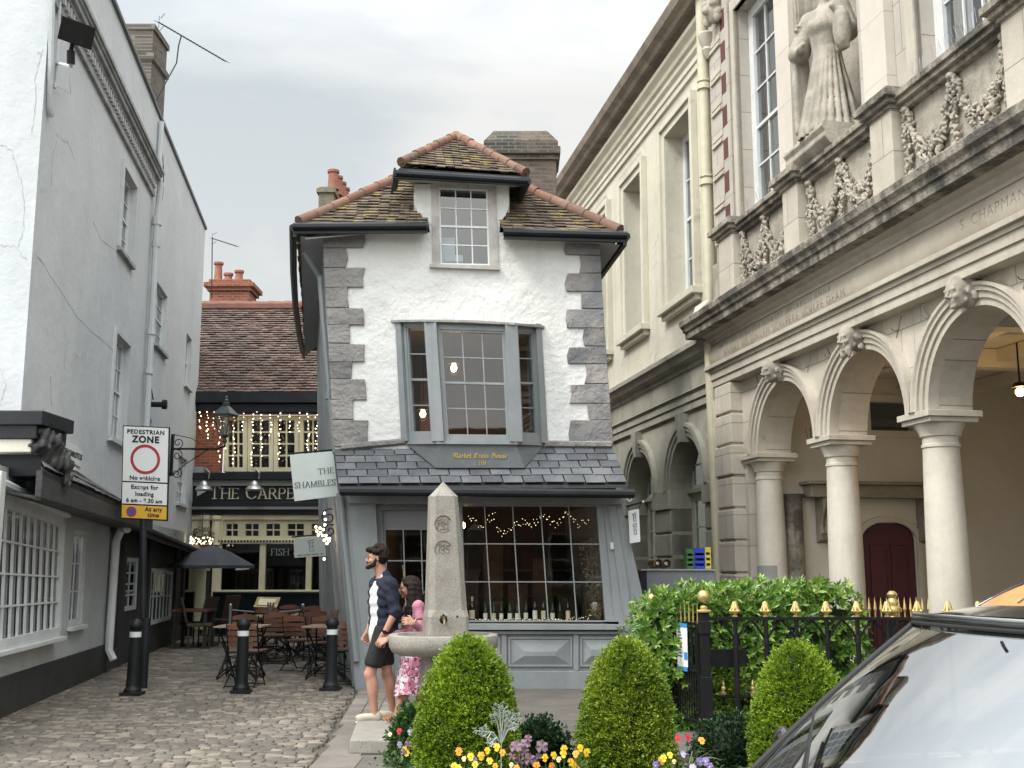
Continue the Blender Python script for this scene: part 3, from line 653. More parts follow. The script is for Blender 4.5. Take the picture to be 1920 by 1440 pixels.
# cut out the dormer's footprint: drop tiles standing in front of the dormer window
keep = MB(); xa, xb = pf(798, 420).x, pf(942, 420).x
for i in range(0, len(mb.v), 8):
    c = sum((V(p) for p in mb.v[i:i + 8]), V()) / 8
    if xa < c.x < xb and c.y < YF + 1.2: continue
    keep.r = mb.rn[i // 8 * 6]; keep.hexa(mb.v[i:i + 8])
roof = keep.build('roof', TILE, CH)
mb = MB(); tiles(mb, [V((FLr.x, FLr.y, FLr.z)), ridge_l, TLe, FLe], 15, .3, .016, .03, .012); tiles(mb, [ridge_r, FRr, FRe, TRe], 15, .3, .016, .03, .012)
tiles(mb, [FLr, FRr, FRe, FLe], 8, .6, .016, .03); mb.poly([ridge_l, ridge_r, FRr, FLr])
mb.build('side_roof', TILE, CH)
mb = MB(); u2 = V((0, 0, .03)); ridge(mb, TLe + V((.03, .02, .04)), hl + dl * .12 + u2, .085, .3); mb.build('hip_tile', RIDGE, CH, smooth=50); mb = MB(); ridge(mb, TRe + V((-.05, .02, .04)), hr + (hr - TRe) * .15 + u2, .085, .3); mb.build('hip_tile', RIDGE, CH, smooth=50)
# soffits, fascia boards, gutters
mb = MB()
mb.prism([PY(572, 446, YE + .05), PY(800, 428, YE + .05), PY(800, 430, YF), PY(607, 437, YF)], (0, 0, -.02)); mb.prism([PY(942, 446, YE + .05), PY(1150, 455, YE + .05), PY(1121, 455, YF), PY(942, 440, YF)], (0, 0, -.02))
mb.add([TLe + V((.03, .1, -.14)), TL0 + V((0, 0, -.05)), TLr, FLe + V((0, 0, -.12))], [(0, 1, 2, 3)]); mb.add([TRe + V((-.03, .1, -.14)), TR0 + V((0, 0, 0)), TRr, FRe + V((0, 0, -.12))], [(0, 3, 2, 1)])
mb.parts('soffit', M('soffit_paint', (.42, .43, .43), .8), CH)
mb = MB()
for a, b in ((TLe + V((-.04, -.03, -.045)), PY(801, 424, YE - .03)), (PY(944, 435, YE - .03), TRe + V((.05, -.03, -.045)))):
    mb.prism([a + V((0, 0, .03)), b + V((0, 0, .03)), b + V((0, 0, -.09)), a + V((0, 0, -.09))], (0, .06, 0)); mb.tube([a + V((0, -.03, 0)), b + V((0, -.03, 0))], .05, 8)
a, b = TLe + V((-.05, -.02, -.05)), FLe + V((-.05, 0, -.05)); pts = [a.lerp(b, t) + V((-.12 * math.sin(math.pi * t) * .5, 0, -.06 * math.sin(math.pi * t))) for t in (0, .25, .5, .75, 1)]
for p, r_ in zip(pts, pts[1:]): mb.prism([p + V((0, 0, .03)), r_ + V((0, 0, .03)), r_ + V((0, 0, -.13)), p + V((0, 0, -.13))], (.05, 0, 0))
mb.tube(pts, .055, 8)
a, b = TRe + V((.05, -.02, -.05)), FRe + V((.05, 0, -.05)); mb.prism([a + V((0, 0, .03)), b + V((0, 0, .03)), b + V((0, 0, -.13)), a + V((0, 0, -.13))], (-.05, 0, 0)); mb.tube([a, b], .055, 8)
gut = mb.build('gutter', BLACKP, CH, smooth=40)
mb = MB(); e0 = V((-2.93, 15.3, 5.95)); mb.tube([e0, V((-2.75, 15.5, 5.65)), pf(600, 520, 15.35)], .04, 8); mb.tube([pf(600, 520, 15.35), pf(606, 600, 15.3), pf(617, 730, 15.25), pf(629, 850, 15.2)], .04, 8)
mb.tube([pf(616, 735, 15.25), pf(617, 748, 15.25)], .055, 8); mb.tube([PY(637, 925, 15.0), PY(644, 1000, 15.05), PY(668, 1240, 15.05)], .045, 8)
mb.build('downpipe', GREYP, CH, smooth=40)
# little dormer roof (hipped, tiled)
YD = 14.80
d0, d1, d2 = PY(750, 308, YD), PY(988, 328, YD), None
nd = V((0, -math.tan(R(40)), 1)).normalized(); ap = hit(855, 258, (d0 + d1) / 2, nd)
mb = MB(); tiles(mb, [ap + V((-.02, 0, 0)), ap + V((.02, 0, 0)), d1, d0], 14, .125, .013, .03, .014)
bk = V((0, 1.9, 0)); bq = V((0, .72, 0)); tiles(mb, [ap + bk, ap, d0, d0 + bq], 8, .2, .014, .022); tiles(mb, [ap, ap + bk, d1 + bq, d1], 8, .2, .014, .022)
mb.build('dormer_roof', TILE, CH)
mb = MB(); ridge(mb, d0 + V((.02, 0, .03)), ap + u2, .07, .2); mb.build('hip_tile', RIDGE, CH, smooth=50); mb = MB(); ridge(mb, d1 + V((-.02, 0, .03)), ap + u2, .07, .2); ridge(mb, ap + u2, ap + bk + u2, .07, .3); mb.build('hip_tile', RIDGE, CH, smooth=50)
mb = MB()
g0, g1 = PY(738, 330, YD - .04), PY(992, 344, YD - .04)
g0b, g1b = PY(748, 318, YD - .04), PY(990, 334, YD - .04)
mb.prism([g0b + V((0, .02, .03)), g1b + V((0, .02, .03)), g1 + V((0, .02, -.02)), g0 + V((0, .02, -.02))], (0, .05, 0)); mb.tube([(g0 + g0b) / 2, (g1 + g1b) / 2], .045, 8)
mb.tube([(g0 + g0b) / 2, PY(740, 352, YD + .55)], .045, 8); mb.tube([(g1 + g1b) / 2, PY(975, 372, YD + .55)], .045, 8)
for a, b in ((g0, PY(733, 362, YD + .55)), (g1, PY(975, 378, YD + .55))): mb.prism([a, b, b + V((0, 0, .14)), a + V((0, 0, .12))], (.03 if a is g0 else -.03, 0, 0))
mb.build('dormer_gutter', BLACKP, CH, smooth=40)
mb = MB(); mb.poly([PY(745, 336, YD), PY(985, 348, YD), PY(955, 352, YF + .2), PY(775, 345, YF + .2)]); mb.build('dormer_soffit', PALE, CH)
mb = MB()
for x, sx in ((776, 1), (955, -1)):
    a, b = pf(x, 345, YF + .05), pf(x, 432, YF + .05); mb.prism([a, a + V((0, 1.6, 0)), b + V((0, 1.6, 0)), b], (.05 * sx, 0, 0))
mb.build('dormer_cheek', PLASTER, CH)
# chimneys
YC = 18.2
mb = MB(); a, b = PY(914, 420, YC), PY(1043, 300, YC)
mb.box((a.x, YC, 5.8), (b.x, YC + .8, b.z)); mb.box((a.x - .04, YC - .04, b.z), (b.x + .04, YC + .84, b.z + .09)); mb.box((a.x - .09, YC - .09, b.z + .09), (b.x + .07, YC + .89, b.z + .22))
z0, z1 = b.z + .22, PY(950, 243, YC).z
mb.hexa([(a.x - .07, YC - .05, z1 - .22), (b.x + .03, YC - .05, z1 - .22), (b.x + .03, YC - .05, z0), (a.x - .07, YC - .05, z0), (a.x - .07, YC + .85, z1 - .22), (b.x + .03, YC + .85, z1 - .22), (b.x + .03, YC + .85, z0), (a.x - .07, YC + .85, z0)])
mb.hexa([(a.x + .1, YC + .05, z1), (b.x - .15, YC + .05, z1), (b.x + .03, YC - .05, z1 - .22), (a.x - .07, YC - .05, z1 - .22), (a.x + .1, YC + .7, z1), (b.x - .15, YC + .7, z1), (b.x + .03, YC + .85, z1 - .22), (a.x - .07, YC + .85, z1 - .22)])
SOOT = M('sooty_brick', (.14, .10, .075), .9, (.05, .05, .045), 1.8, .42, .6, .25, [(30, .006)], spots=((.16, .15, .12), .8, 5, .62), joints=(Fac((0, 0, 0), 100960), .22, .072, (.13, .12, .10), .012, .7, 1.3))
mb.build('chimney', SOOT, CH, bev=.01)
Y2 = 20.5; mb = MB(); a, b = PY(597, 385, Y2), PY(650, 350, Y2)
mb.box((a.x, Y2, 6.2), (b.x - .25, Y2 + 1.4, b.z)); mb.box((a.x - .04, Y2 - .04, b.z - .12), (b.x - .21, Y2 + 1.44, b.z - .04)); rc = mb.build('rear_chimney', M('stone_chimney', (.22, .20, .14), .9, (.13, .12, .09), 4, bumps=[(20, .01)]), CH)
for k in range(4):
    c = V((a.x + .24 + k * .02, Y2 + .18 + k * .34, b.z)); hh = PY(626, 320, Y2 + .18).z - b.z
    mb = MB(); mb.lathe(c, [(.12, 0), (.105, .05), (.095, hh - .05), (.115, hh - .05), (.115, hh), (.08, hh), (.08, hh - .1)], 14); mb.build('chimney_pot', M('pot_terracotta', (.30, .115, .07), .8, (.21, .09, .065), 6) if k == 0 else bpy.data.materials['pot_terracotta'], rc, smooth=40)
# slate pent roof over the shop
s0, s1, s2, s3 = PY(626, 843, YF - .02), PY(1149, 838, YF - .02), PY(1176, 905, 14.55), PY(634, 908, 14.55)
mb = MB(); tiles(mb, [s0, s1, s2, s3], 5, .27, .012, .02, .008, .25); mb.build('slate_roof', SLATE, CH)
mb = MB(); mb.prism([s0 + V((0, 0, -.03)), s1 + V((0, 0, -.03)), s2 + V((0, 0, -.04)), s3 + V((0, 0, -.04))], (0, 0, -.03)); mb.build('roof_board', DTIM, CH)
mb = MB(); mb.tube([s0 + V((.1, -.02, .03)), pf(760, 828) + V((0, -.02, 0))], .045, 6); mb.tube([pf(1022, 833) + V((0, -.02, 0)), s1 + V((-.02, -.02, .03))], .05, 6); mb.parts('mortar_fillet', QUOIN, CH)
mb = MB(); a, b = PY(637, 920, 14.5), PY(1190, 925, 14.5); mb.tube([a, b], .05, 8); mb.prism([a + V((0, .04, .05)), b + V((0, .04, .05)), b + V((0, .04, -.06)), a + V((0, .04, -.06))], (0, .04, 0)); mb.build('shop_gutter', BLACKP, CH, smooth=40)
# shopfront
def sp(px, py, o=0.): return PY(px, py, YF - o)
SH = mb = MB()
def pan(pts, o0, o1, m=None): (m or mb).prism([sp(x, y, o1) for x, y in pts], (0, o1 - o0, 0))
pan([(650, 926), (1165, 930), (1166, 946), (652, 944)], -.2, .10)          # fascia board
pan([(648, 918), (1172, 922), (1173, 930), (650, 926)], -.2, .16)
pan([(632, 912), (652, 914), (693, 1302), (667, 1302)], -.3, .02); pan([(652, 944), (704, 944), (724, 1300), (690, 1300)], -.2, .04)           # left pilaster
pan([(1118, 945), (1131, 945), (1152, 1166), (1135, 1166)], -.2, .03)
pan([(1131, 945), (1166, 945), (1204, 1110), (1206, 1292), (1164, 1292), (1160, 1166), (1152, 1166)], -.2, .05)
pan([(1139, 948), (1154, 948), (1180, 1110), (1182, 1280), (1172, 1280), (1170, 1160)], -.2, .075)
pan([(830, 944), (866, 944), (874, 1168), (838, 1168)], -.2, .03)            # post behind obelisk
pan([(832, 1168), (1164, 1170), (1164, 1292), (836, 1292)], -.2, .0)         # stallriser
pan([(832, 1170), (1168, 1171), (1168, 1181), (832, 1181)], .0, .12)         # sill
pan([(832, 1183), (1166, 1184), (1166, 1189), (832, 1189)], .0, .06)
pan([(832, 1258), (1168, 1259), (1169, 1292), (832, 1292)], .0, .06)
for x in (940, 1075): pan([(x, 1189), (x + 10, 1189), (x + 10, 1258), (x, 1258)], 0, .035)
mb.build('shopfront', GREYP, CH, bev=.004)
for x0, x1 in ((862, 938), (953, 1073), (1088, 1152)):
    mb = MB(); y0, y1 = 1194, 1250
    ins = [(x0 + 4, y0 + 4), (x1 - 4, y0 + 4), (x1 - 4, y1 - 4), (x0 + 4, y1 - 4)]; ou = [(x0, y0), (x1, y0), (x1, y1), (x0, y1)]; k = [(x0 + 30, y0 + 28), (x1 - 30, y0 + 28), (x1 - 30, y1 - 20), (x0 + 30, y1 - 20)] if x1 - x0 > 90 else [(x0 + 20, y0 + 24), (x1 - 20, y0 + 24), (x1 - 20, y1 - 20), (x0 + 20, y1 - 20)]
    mb.add([sp(*p, .001) for p in ou] + [sp(*p, .028) for p in ou] + [sp(*p, .028) for p in ins] + [sp(*p, .008) for p in ins] + [sp(*p, .05) for p in k],
           [(0, 1, 5, 4), (1, 2, 6, 5), (2, 3, 7, 6), (3, 0, 4, 7), (4, 5, 9, 8), (5, 6, 10, 9), (6, 7, 11, 10), (7, 4, 8, 11), (8, 9, 13, 12), (9, 10, 14, 13), (10, 11, 15, 14), (11, 8, 12, 15), (12, 13, 17, 16), (13, 14, 18, 17), (14, 15, 19, 18), (15, 12, 16, 19), (16, 17, 18, 19)])
    mb.build('panel', GREYP, CH)
# shop window: 6 leaning lights by 3
q = [sp(853, 946, .01), sp(1121, 947, .01), sp(1138, 1166, .01), sp(865, 1166, .01)]
window(CH, q, 5, 3, .02, .016, (0, -1, 0), .05, GREYP, GLASSD, name='shop_window')
# door, in a shallow recess
mb = MB(); pan([(704, 944), (830, 944), (832, 956), (704, 956)], -.2, -.04); pan([(704, 944), (716, 944), (732, 1296), (722, 1296)], -.3, -.06)
mb.build('door_frame', GREYD, CH)
mb = MB(); dq = [sp(714, 956, -.12), sp(831, 956, -.12), sp(838, 1294, -.12), sp(728, 1294, -.12)]
def br_(m, q, a0, a1, b0, b1, o, d): m.prism([bil(q, a0, b0) + V((0, -o, 0)), bil(q, a1, b0) + V((0, -o, 0)), bil(q, a1, b1) + V((0, -o, 0)), bil(q, a0, b1) + V((0, -o, 0))], (0, d, 0))
for r4 in ((0, 1, 0, .11), (0, 1, .64, 1), (0, .05, .11, .64), (.93, 1, .11, .64)): br_(mb, dq, *r4, 0, .05)
door = mb.build('door', M('door_paint', (.19, .20, .205), .45), CH)
mb = MB(); br_(mb, dq, .12, .88, .70, .93, .02, .03); mb.build('door_panel', bpy.data.materials['door_paint'], door, bev=.01)
window(CH, [bil(dq, .05, .11), bil(dq, .93, .11), bil(dq, .93, .64), bil(dq, .05, .64)], 3, 3, .008, .014, (0, -1, 0), .03, GREYP, GLASSD, name='door_light')
mb = MB(); mb.tube([sp(755, 1060, .0), sp(758, 1085, -.02)], .008, 6); mb.build('door_handle', GOLD, door)
mb = MB(); mb.ball(sp(724, 939, .04), .09, 12, 8, (1, .5, .6)); mb.build('bulkhead_lamp', SIL, CH, smooth=60)
mb = MB(); pan([(1144, 1017), (1150, 1017), (1151, 1030), (1145, 1030)], .05, .09); mb.build('doorbell', WPAINT, CH)
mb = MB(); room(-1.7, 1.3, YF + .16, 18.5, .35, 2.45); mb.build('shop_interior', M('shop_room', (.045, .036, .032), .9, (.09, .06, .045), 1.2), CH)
mb = MB(); z = sp(950, 1166).z; mb.box((-.75, YF + .06, z - .05), (1.18, YF + .75, z - .005)); mb.build('display_shelf', M('shelf_wood', (.13, .08, .05), .6), CH)
mb = MB()
for i in range(7):
    x = -1.2 + i * .38; mb.box((x, 17.6, .5), (x + .3, 17.9, 1.1 + (i * 37 % 5) * .2)); mb.box((x, 17.6, 1.9), (x + .3, 17.9, 1.93))
for i in range(4): mb.box((-1.5, 17.95, .7 + i * .4), (1.2, 18.3, .73 + i * .4))
mb.build('shelving', M('shop_shelving', (.16, .09, .06), .7, (.08, .05, .04), 4), CH)
# chimney pots etc done; objects inside the window
def lamp(P, e, col, r=.06, name='pendant'):
    l = bpy.data.lights.new(name + '_light', 'POINT'); l.energy = e; l.color = col; l.shadow_soft_size = r; o = bpy.data.objects.new(name + '_light', l); COL.objects.link(o); return o
for k, (x, y, Y, lab) in enumerate(((851, 690, 16.2, 'glowing cage pendant lamp behind the middle pane of the bay window'), (793, 776, 17.2, 'glowing pendant lamp low behind the left pane of the bay window'))):
    p = PY(x, y, Y); t = thing('pendant_lamp', lab, 'lamp', (p.x, p.y, p.z), 'pendant lamps upstairs in the crooked house')
    mb = MB(); mb.tube([(p.x, p.y, 4.99), (p.x, p.y, p.z + .12)], .006, 5); mb.lathe((p.x, p.y, p.z + .06), [(.10, 0), (.06, .05), (.02, .08)], 14); mb.build('shade', IRON, t, smooth=40)
    mb = MB()
    for i in range(6):
        a = i * math.pi / 3; c_, s_ = math.cos(a), math.sin(a); mb.tube([p + V((.09 * c_, .09 * s_, .06)), p + V((.08 * c_, .08 * s_, -.06)), p + V((0, 0, -.11))], .004, 4)
    mb.build('cage', IRON, t); mb = MB(); mb.ball(p, .045, 10, 8, (1, 1, 1.3)); mb.build('bulb', BULB, t, smooth=60)
    lo = lamp(p, 4.5, (1, .55, .25)); lo.parent = t; lo.location = (0, -.1, -.1)
p = PY(868, 985, 15.9); t = thing('pendant_bulb', 'bright bare bulb hanging inside the shop window right of the obelisk', 'lamp', p)
mb = MB(); mb.tube([(p.x, p.y, 2.44), (p.x, p.y, p.z + .06)], .005, 5); mb.build('flex', IRON, t); mb = MB(); mb.ball(p, .035, 10, 8, (1, 1, 1.3)); mb.build('bulb', BULB, t, smooth=60)
lo = lamp(p, 1.6, (1, .6, .3)); lo.parent = t; lo.location = (0, 0, -.08)
# wine bottles
zs = sp(950, 1166).z
bgl = [M('bottle_green', (.012, .03, .015), .12, spec=.8), M('bottle_black', (.008, .008, .010), .12, spec=.8), M('bottle_olive', (.04, .05, .02), .12, spec=.8)]
LABM = [M('label_white', (.85, .85, .8), .7), M('label_buff', (.75, .68, .5), .7), M('label_dark', (.02, .02, .025), .7)]
BT = [(885, 1111, 1.35, 1, 1, 'large dark champagne bottle with pale foil neck at the left end of the window display'), (910, 1127, 1., 0, 0, 'green wine bottle with a two-band white label second from the left in the window'), (926, 1130, .95, 0, 1, 'green wine bottle with a round label close behind a glazing bar'),
      (940, 1132, .95, 0, 0, 'squat green wine bottle with small square white label'), (956, 1130, 1, 0, 0, 'green wine bottle with tall white label, fifth from the left in the window'), (970, 1129, 1, 0, 0, 'green wine bottle with white picture label beside the second glazing bar'),
      (986, 1116, 1., 0, 0, 'slender green bottle with white label and a light above its neck'), (1003, 1118, 1.1, 1, 0, 'dark wine bottle raised up with a large cream label'), (1019, 1124, 1.1, 1, 1, 'dark wine bottle with a large buff label, ninth in the window row'),
      (1036, 1124, 1., 0, 0, 'dark green bottle with small white label behind the third glazing bar'), (1050, 1125, 1., 0, 2, 'green bottle without a pale label, third from the right'), (1065, 1122, 1.05, 1, 1, 'dark wine bottle with a wide buff label, second from the right'), (1080, 1120, 1., 1, 2, 'nearly black bottle at the right end of the row beside the cork jar')]
for i, (x, yt, k, gm, lm, lab) in enumerate(BT):
    X = PY(x, 1160, YF + .22).x; Yb = YF + .22; h = (.30 + (1132 - yt) * .0012) * 1.0
    r = .031 * k; t = thing('wine_bottle', lab, 'bottle', (X, Yb, zs - .004), 'wine bottles in the shop window')
    slim = gm == 0
    pr = [(r * .9, 0), (r, .006), (r, h * (.42 if slim else .58)), (r * .9, h * (.52 if slim else .66)), (.013, h * (.8 if slim else .76)), (.0125, h * .95), (.0145, h * .955), (.0145, h)]
    mb = MB(); mb.lathe((X, Yb, zs - .004), pr, 14); mb.build('bottle', bgl[gm], t, smooth=40)
    mb = MB(); mb.lathe((X, Yb, zs - .004), [(r + .001, h * .1), (r + .001, h * (.36 if slim else .46))], 14, math.pi * 1.15, math.pi * 1.85); mb.build('label', LABM[lm], t, smooth=40)
    mb = MB(); mb.lathe((X, Yb, zs - .004), [(.0136, h * .82), (.0156, h * .955), (.0156, h + .001), (.001, h + .002)], 12); mb.build('foil', LABM[1] if i == 0 else bgl[1], t, smooth=40)
c = PY(1117, 1158, YF + .3); t = thing('cork_jar', 'big glass jar of corks with dried stems at the right end of the shop window', 'jar', (c.x, c.y, zs))
mb = MB(); mb.lathe((c.x, c.y, zs), [(.10, 0), (.115, .03), (.115, .24), (.09, .27)], 18, cap=False); mb.build('glass', glass('jar_glass', (.85, .85, .8)), t, smooth=50)
mb = MB()
for i in range(150):
    a = rng.random() * 6.28; r_ = .1 * math.sqrt(rng.uniform(.45, 1)); zz = zs + .015 + rng.random() * .21; p = V((c.x + math.cos(a) * r_, c.y + math.sin(a) * r_, zz)); d = V((rng.uniform(-1, 1), rng.uniform(-1, 1), rng.uniform(-1, 1))).normalized() * .02
    mb.r = rng.random(); mb.tube([p - d, p + d], .011, 6)
mb.build('corks', M('cork', (.36, .26, .17), .8, rnd=.5), t)
mb = MB()
for i in range(7):
    p = V((c.x + rng.uniform(-.05, .05), c.y, zs + .2)); pts = [p]
    for j in range(7): p = p + V((rng.uniform(-.05, .04), rng.uniform(-.03, .03), .12)); pts.append(p)
    mb.tube(pts, .004, 4)
    for p in pts[1:]:
        for _ in range(6):
            v = V((rng.uniform(-.06, .06), rng.uniform(-.04, .04), rng.uniform(-.05, .05))); w_ = V((v.z, 0, -v.x)).normalized() * .012; mb.r = rng.random(); mb.poly([p + v - w_ * .2, p + v + w_, p + v * 1.6, p + v - w_])
mb.build('dried_stems', M('dried_leaves', (.24, .18, .12), .9, rnd=.4), t)
# fairy lights lying among the bottles and hung across the window
def fairy(name, lab, pts, grp=None, r=.006, mt=FAIRY, root=None, cat='string lights'):
    t = thing(name, lab, cat, pts[0], grp)
    mb = MB(); mb.tube(pts, .002, 4); mb.build('wire', IRON, t)
    mb = MB()
    for p in pts: mb.ball(V(p) + V((rng.uniform(-.006, .006), -.006, rng.uniform(-.01, .01))), r * rng.uniform(.7, 1.3), 6, 4)
    mb.build('bulbs', mt, t); t.children[-1]['kind'] = 'stuff'
    return t
pts = []; x = -.55
while x < 1.05: pts.append(V((x, YF + .12 + rng.uniform(-.03, .05), zs + .012 + rng.random() * .02 + (.05 * rng.random() if x > .75 else 0)))); x += rng.uniform(.008, .035)
fairy('string_lights', 'warm fairy lights lying along the foot of the wine bottles', pts, r=.0032)
pts = []
for i in range(90):
    x = -.6 + i * .0185; pts.append(V((x, YF + .35 + rng.uniform(0, .3), 2.30 - .14 * abs(math.sin(i * .17)) + rng.uniform(-.07, .05) - (.12 if 20 < i < 40 else 0))))
fairy('string_lights', 'warm fairy lights draped across the top of the shop window', pts, r=.0034)
# ================= ground =================
ASPH = M('pavement_tarmac', (.125, .112, .098), .9, (.095, .085, .075), .9, fine=.2, bumps=[(90, .004), (8, .006)], streak=((.17, .155, .14), .4, 3))
ROADM = M('road_asphalt', (.05, .05, .052), .9, (.065, .063, .062), 1.2, fine=.2, bumps=[(90, .006)])
SETT = M('sett_stone', (.15, .13, .105), .75, (.115, .1, .083), 1.1, fine=.2, rnd=.22, rcol=(.20, .17, .132), bumps=[(30, .01), (90, .003)])
FLAG = M('kerb_stone', (.20, .175, .15), .85, (.15, .135, .118), 2, fine=.15, rnd=.18, bumps=[(40, .006)])
DIRT = M('joint_dirt', (.085, .075, .06), .95, (.08, .072, .055), 6, bumps=[(40, .01)])
mb = MB(); mb.poly([(-90, -60, -.25), (90, -60, -.25), (90, 6.85, -.25), (-90, 6.85, -.25)]); tag(mb.build('road', ROADM), kind='structure')
mb = MB(); mb.poly([(-90, 6.85, -.03), (90, 6.85, -.03), (90, 260, -.03), (-90, 260, -.03)]); tag(mb.build('ground', DIRT), kind='structure')
mb = MB()
x = -30.
while x < 30: mb.r = rng.random(); mb.box((x, 6.8, -.3), (x + .89, 7.0, .0)); x += .9
tag(mb.build('kerb', FLAG, bev=.012), kind='structure')
mb = MB(); mb.add([(-1.18, 7.02, -.002), (9, 7.02, -.002), (9, 30, -.002), (-3.9, 30, -.002), (-3.6, 22, -.002), (-1.95, 15.1, -.002), (-1.35, 11.8, -.002)], [(0, 1, 2, 3, 4, 5, 6)]); tag(mb.build('pavement', ASPH), kind='structure')
# cobbled lane: every sett a rounded block
mb = MB()
def redge(y): return -1.62 - max(0, y - 9.6) * .07 if y < 14.6 else -1.97 - (y - 14.6) * .235
def sett(x0, x1, y0, y1, h):
    t = [rng.uniform(-.007, .007) for _ in range(4)]; i = .004; k = .015; mb.r = rng.random() if rng.random() < .8 else rng.uniform(0, .2)
    j = [rng.uniform(-.006, .006) for _ in range(4)]
    c = [(x0 + j[0], y0), (x1, y0 + j[1]), (x1 + j[2], y1), (x0, y1 + j[3])]; cx, cy = (x0 + x1) / 2, (y0 + y1) / 2
    def ring(ins, z, tl=1): return [(x + math.copysign(min(ins, abs(cx - x)), cx - x), y + math.copysign(min(ins, abs(cy - y)), cy - y), z + t[q] * tl) for q, (x, y) in enumerate(c)]
    mb.add(ring(i, -.03, 0) + ring(i, h - .009) + ring(k, h), [(8, 9, 10, 11)] + [(a * 4 + q, a * 4 + (q + 1) % 4, a * 4 + 4 + (q + 1) % 4, a * 4 + 4 + q) for a in (0, 1) for q in range(4)])
y = 7.03; row = 0
while y < 30:
    d = rng.uniform(.085, .115) * (1 if y < 16 else 1.5); x = redge(y) - rng.uniform(0, .1); row += 1
    lim = -5.9 - (y - 8) * .155 if y > 8 else -6
    while x > lim - .6:
        w_ = rng.uniform(.085, .18) * (1 if y < 16 else 1.5)
        wob = .05 * math.sin(x * 1.3 + y * .35) + .02 * math.sin(x * 4 + row)
        sett(x - w_, x, y + wob, y + wob + d, rng.uniform(-.002, .003)); x -= w_ + .001
    y += d + .001
tag(mb.build('cobbled_lane', SETT, smooth=60), kind='structure')
# paving slabs between lane and pavement
mb = MB(); y = 7.03
while y < 15.0:
    L = rng.uniform(.4, .75) if y < 11 else rng.uniform(.12, .2)
    x0 = redge(y) + .02; x1 = -1.18 - max(0, (y - 8.1)) * .05
    if y < 11: cuts = [x0, x1]
    else: cuts = [x0 + (x1 + .12 - x0) * i / 3 for i in range(4)]
    for a, b in zip(cuts, cuts[1:]):
        mb.r = rng.random(); h = .004 + rng.uniform(-.002, .003); mb.prism([(a + .004, y, h), (b - .004, y, h), (b - .004, y + L - .01, h), (a + .004, y + L - .01, h)], (0, 0, -.03))
    y += L
tag(mb.build('paving_slabs', FLAG, bev=.004), kind='structure')
# ================= left rendered building =================
LW = thing('rendered_building', 'tall pale grey rendered building on the left with a dentil cornice and sash windows', 'building', LB.P(0, 0))
CORN = M('cornice_paint', (.34, .36, .37), .8, (.24, .25, .25), 3, bumps=[(12, .008)], streak=((.14, .15, .15), .6, 4))
wins = {'w1': (4.5, 5.55, 6.42, 7.72), 'w2': (4.62, 5.75, 3.5, 5.1), 'w3': (8.1, 9.35, 5.64, 6.8), 'w4': (12.15, 13.0, 5.53, 6.68), 'w5': (11.85, 13.2, 2.93, 3.95), 'w6': (7.5, 8.3, 3.6, 4.22)}
mb = MB(); gridwall(mb, LB, 0, 14.4, 2.6, 9.72, [wins['w1'], wins['w2'], wins['w3'], wins['w4'], wins['w5'], wins['w6']], 0, .16)
mb.poly([LB.P(4.4, 2.6), LB.P(14.4, 2.6), LB.P(14.4, 1.92), LB.P(4.4, 2.3)])
f0 = LB.P(0, 0); 
for P_, Q_ in (((-9, 12.2 + .0), (f0.x, f0.y)),): mb.poly([(P_[0], f0.y, 3.1), (f0.x, f0.y, 3.1), (f0.x, f0.y, 9.72), (P_[0], f0.y, 9.72)])
e = LB.P(14.4, 0); mb.poly([(e.x, e.y, 1.92), (e.x - 6, e.y, 1.92), (e.x - 6, e.y, 9.7), (e.x, e.y, 9.7)]); mb.poly([(f0.x, f0.y, 9.72), (e.x, e.y, 9.72), (e.x - 6, e.y, 9.72), (-9, f0.y, 9.72)]); mb.poly([LB.P(4.4, 2.3), LB.P(14.4, 1.92), LB.P(14.4, 1.92, -2), LB.P(4.4, 2.3, -2)])
mb.build('wall', LWHITE, LW)
mb = MB(); mb.fbox(LB, -.02, 6.65, 9.72, 9.78, -.3, .05); mb.fbox(LB, 6.66, 14.42, 9.72, 9.79, -.3, .04); mb.build('coping', M('lead_grey', (.10, .11, .12), .6), LW)
LGLASS = glass('left_window_glass', (.5, .55, .6), .15)
for k, (a, b, c, d) in wins.items():
    q = [LB.P(a, d, -.07), LB.P(b, d, -.07), LB.P(b, c, -.07), LB.P(a, c, -.07)]
    cols, rows = {'w1': (3, 4), 'w2': (4, 4), 'w3': (2, 4), 'w4': (2, 2), 'w5': (3, 4), 'w6': (2, 2)}[k]
    o = window(LW, q, cols, rows, .05, .018, LB.N, .07, WPAINT, LGLASS, meet=rows // 2)
    m2 = MB(); m2.fbox(LB, a - .08, b + .08, c - .06, c, -.05, .07); m2.build('sill', CORN if k in ('w1', 'w3') else LWHITE, o)
    m2 = MB()
    if k in ('w1', 'w2'): 
        m2.fbox(LB, a - .09, a, c, d + .09, .001, .045); m2.fbox(LB, b, b + .09, c, d + .09, .001, .045); m2.fbox(LB, a, b, d, d + .09, .001, .045); m2.build('architrave', LWHITE, o)
    m2 = MB(); m2.poly([LB.P(a, c, -.3), LB.P(b, c, -.3), LB.P(b, d, -.3), LB.P(a, d, -.3)]); m2.build('blind', M('window_dark', (.10, .11, .12), .9) if k == 'w1' else bpy.data.materials['window_dark'], o)
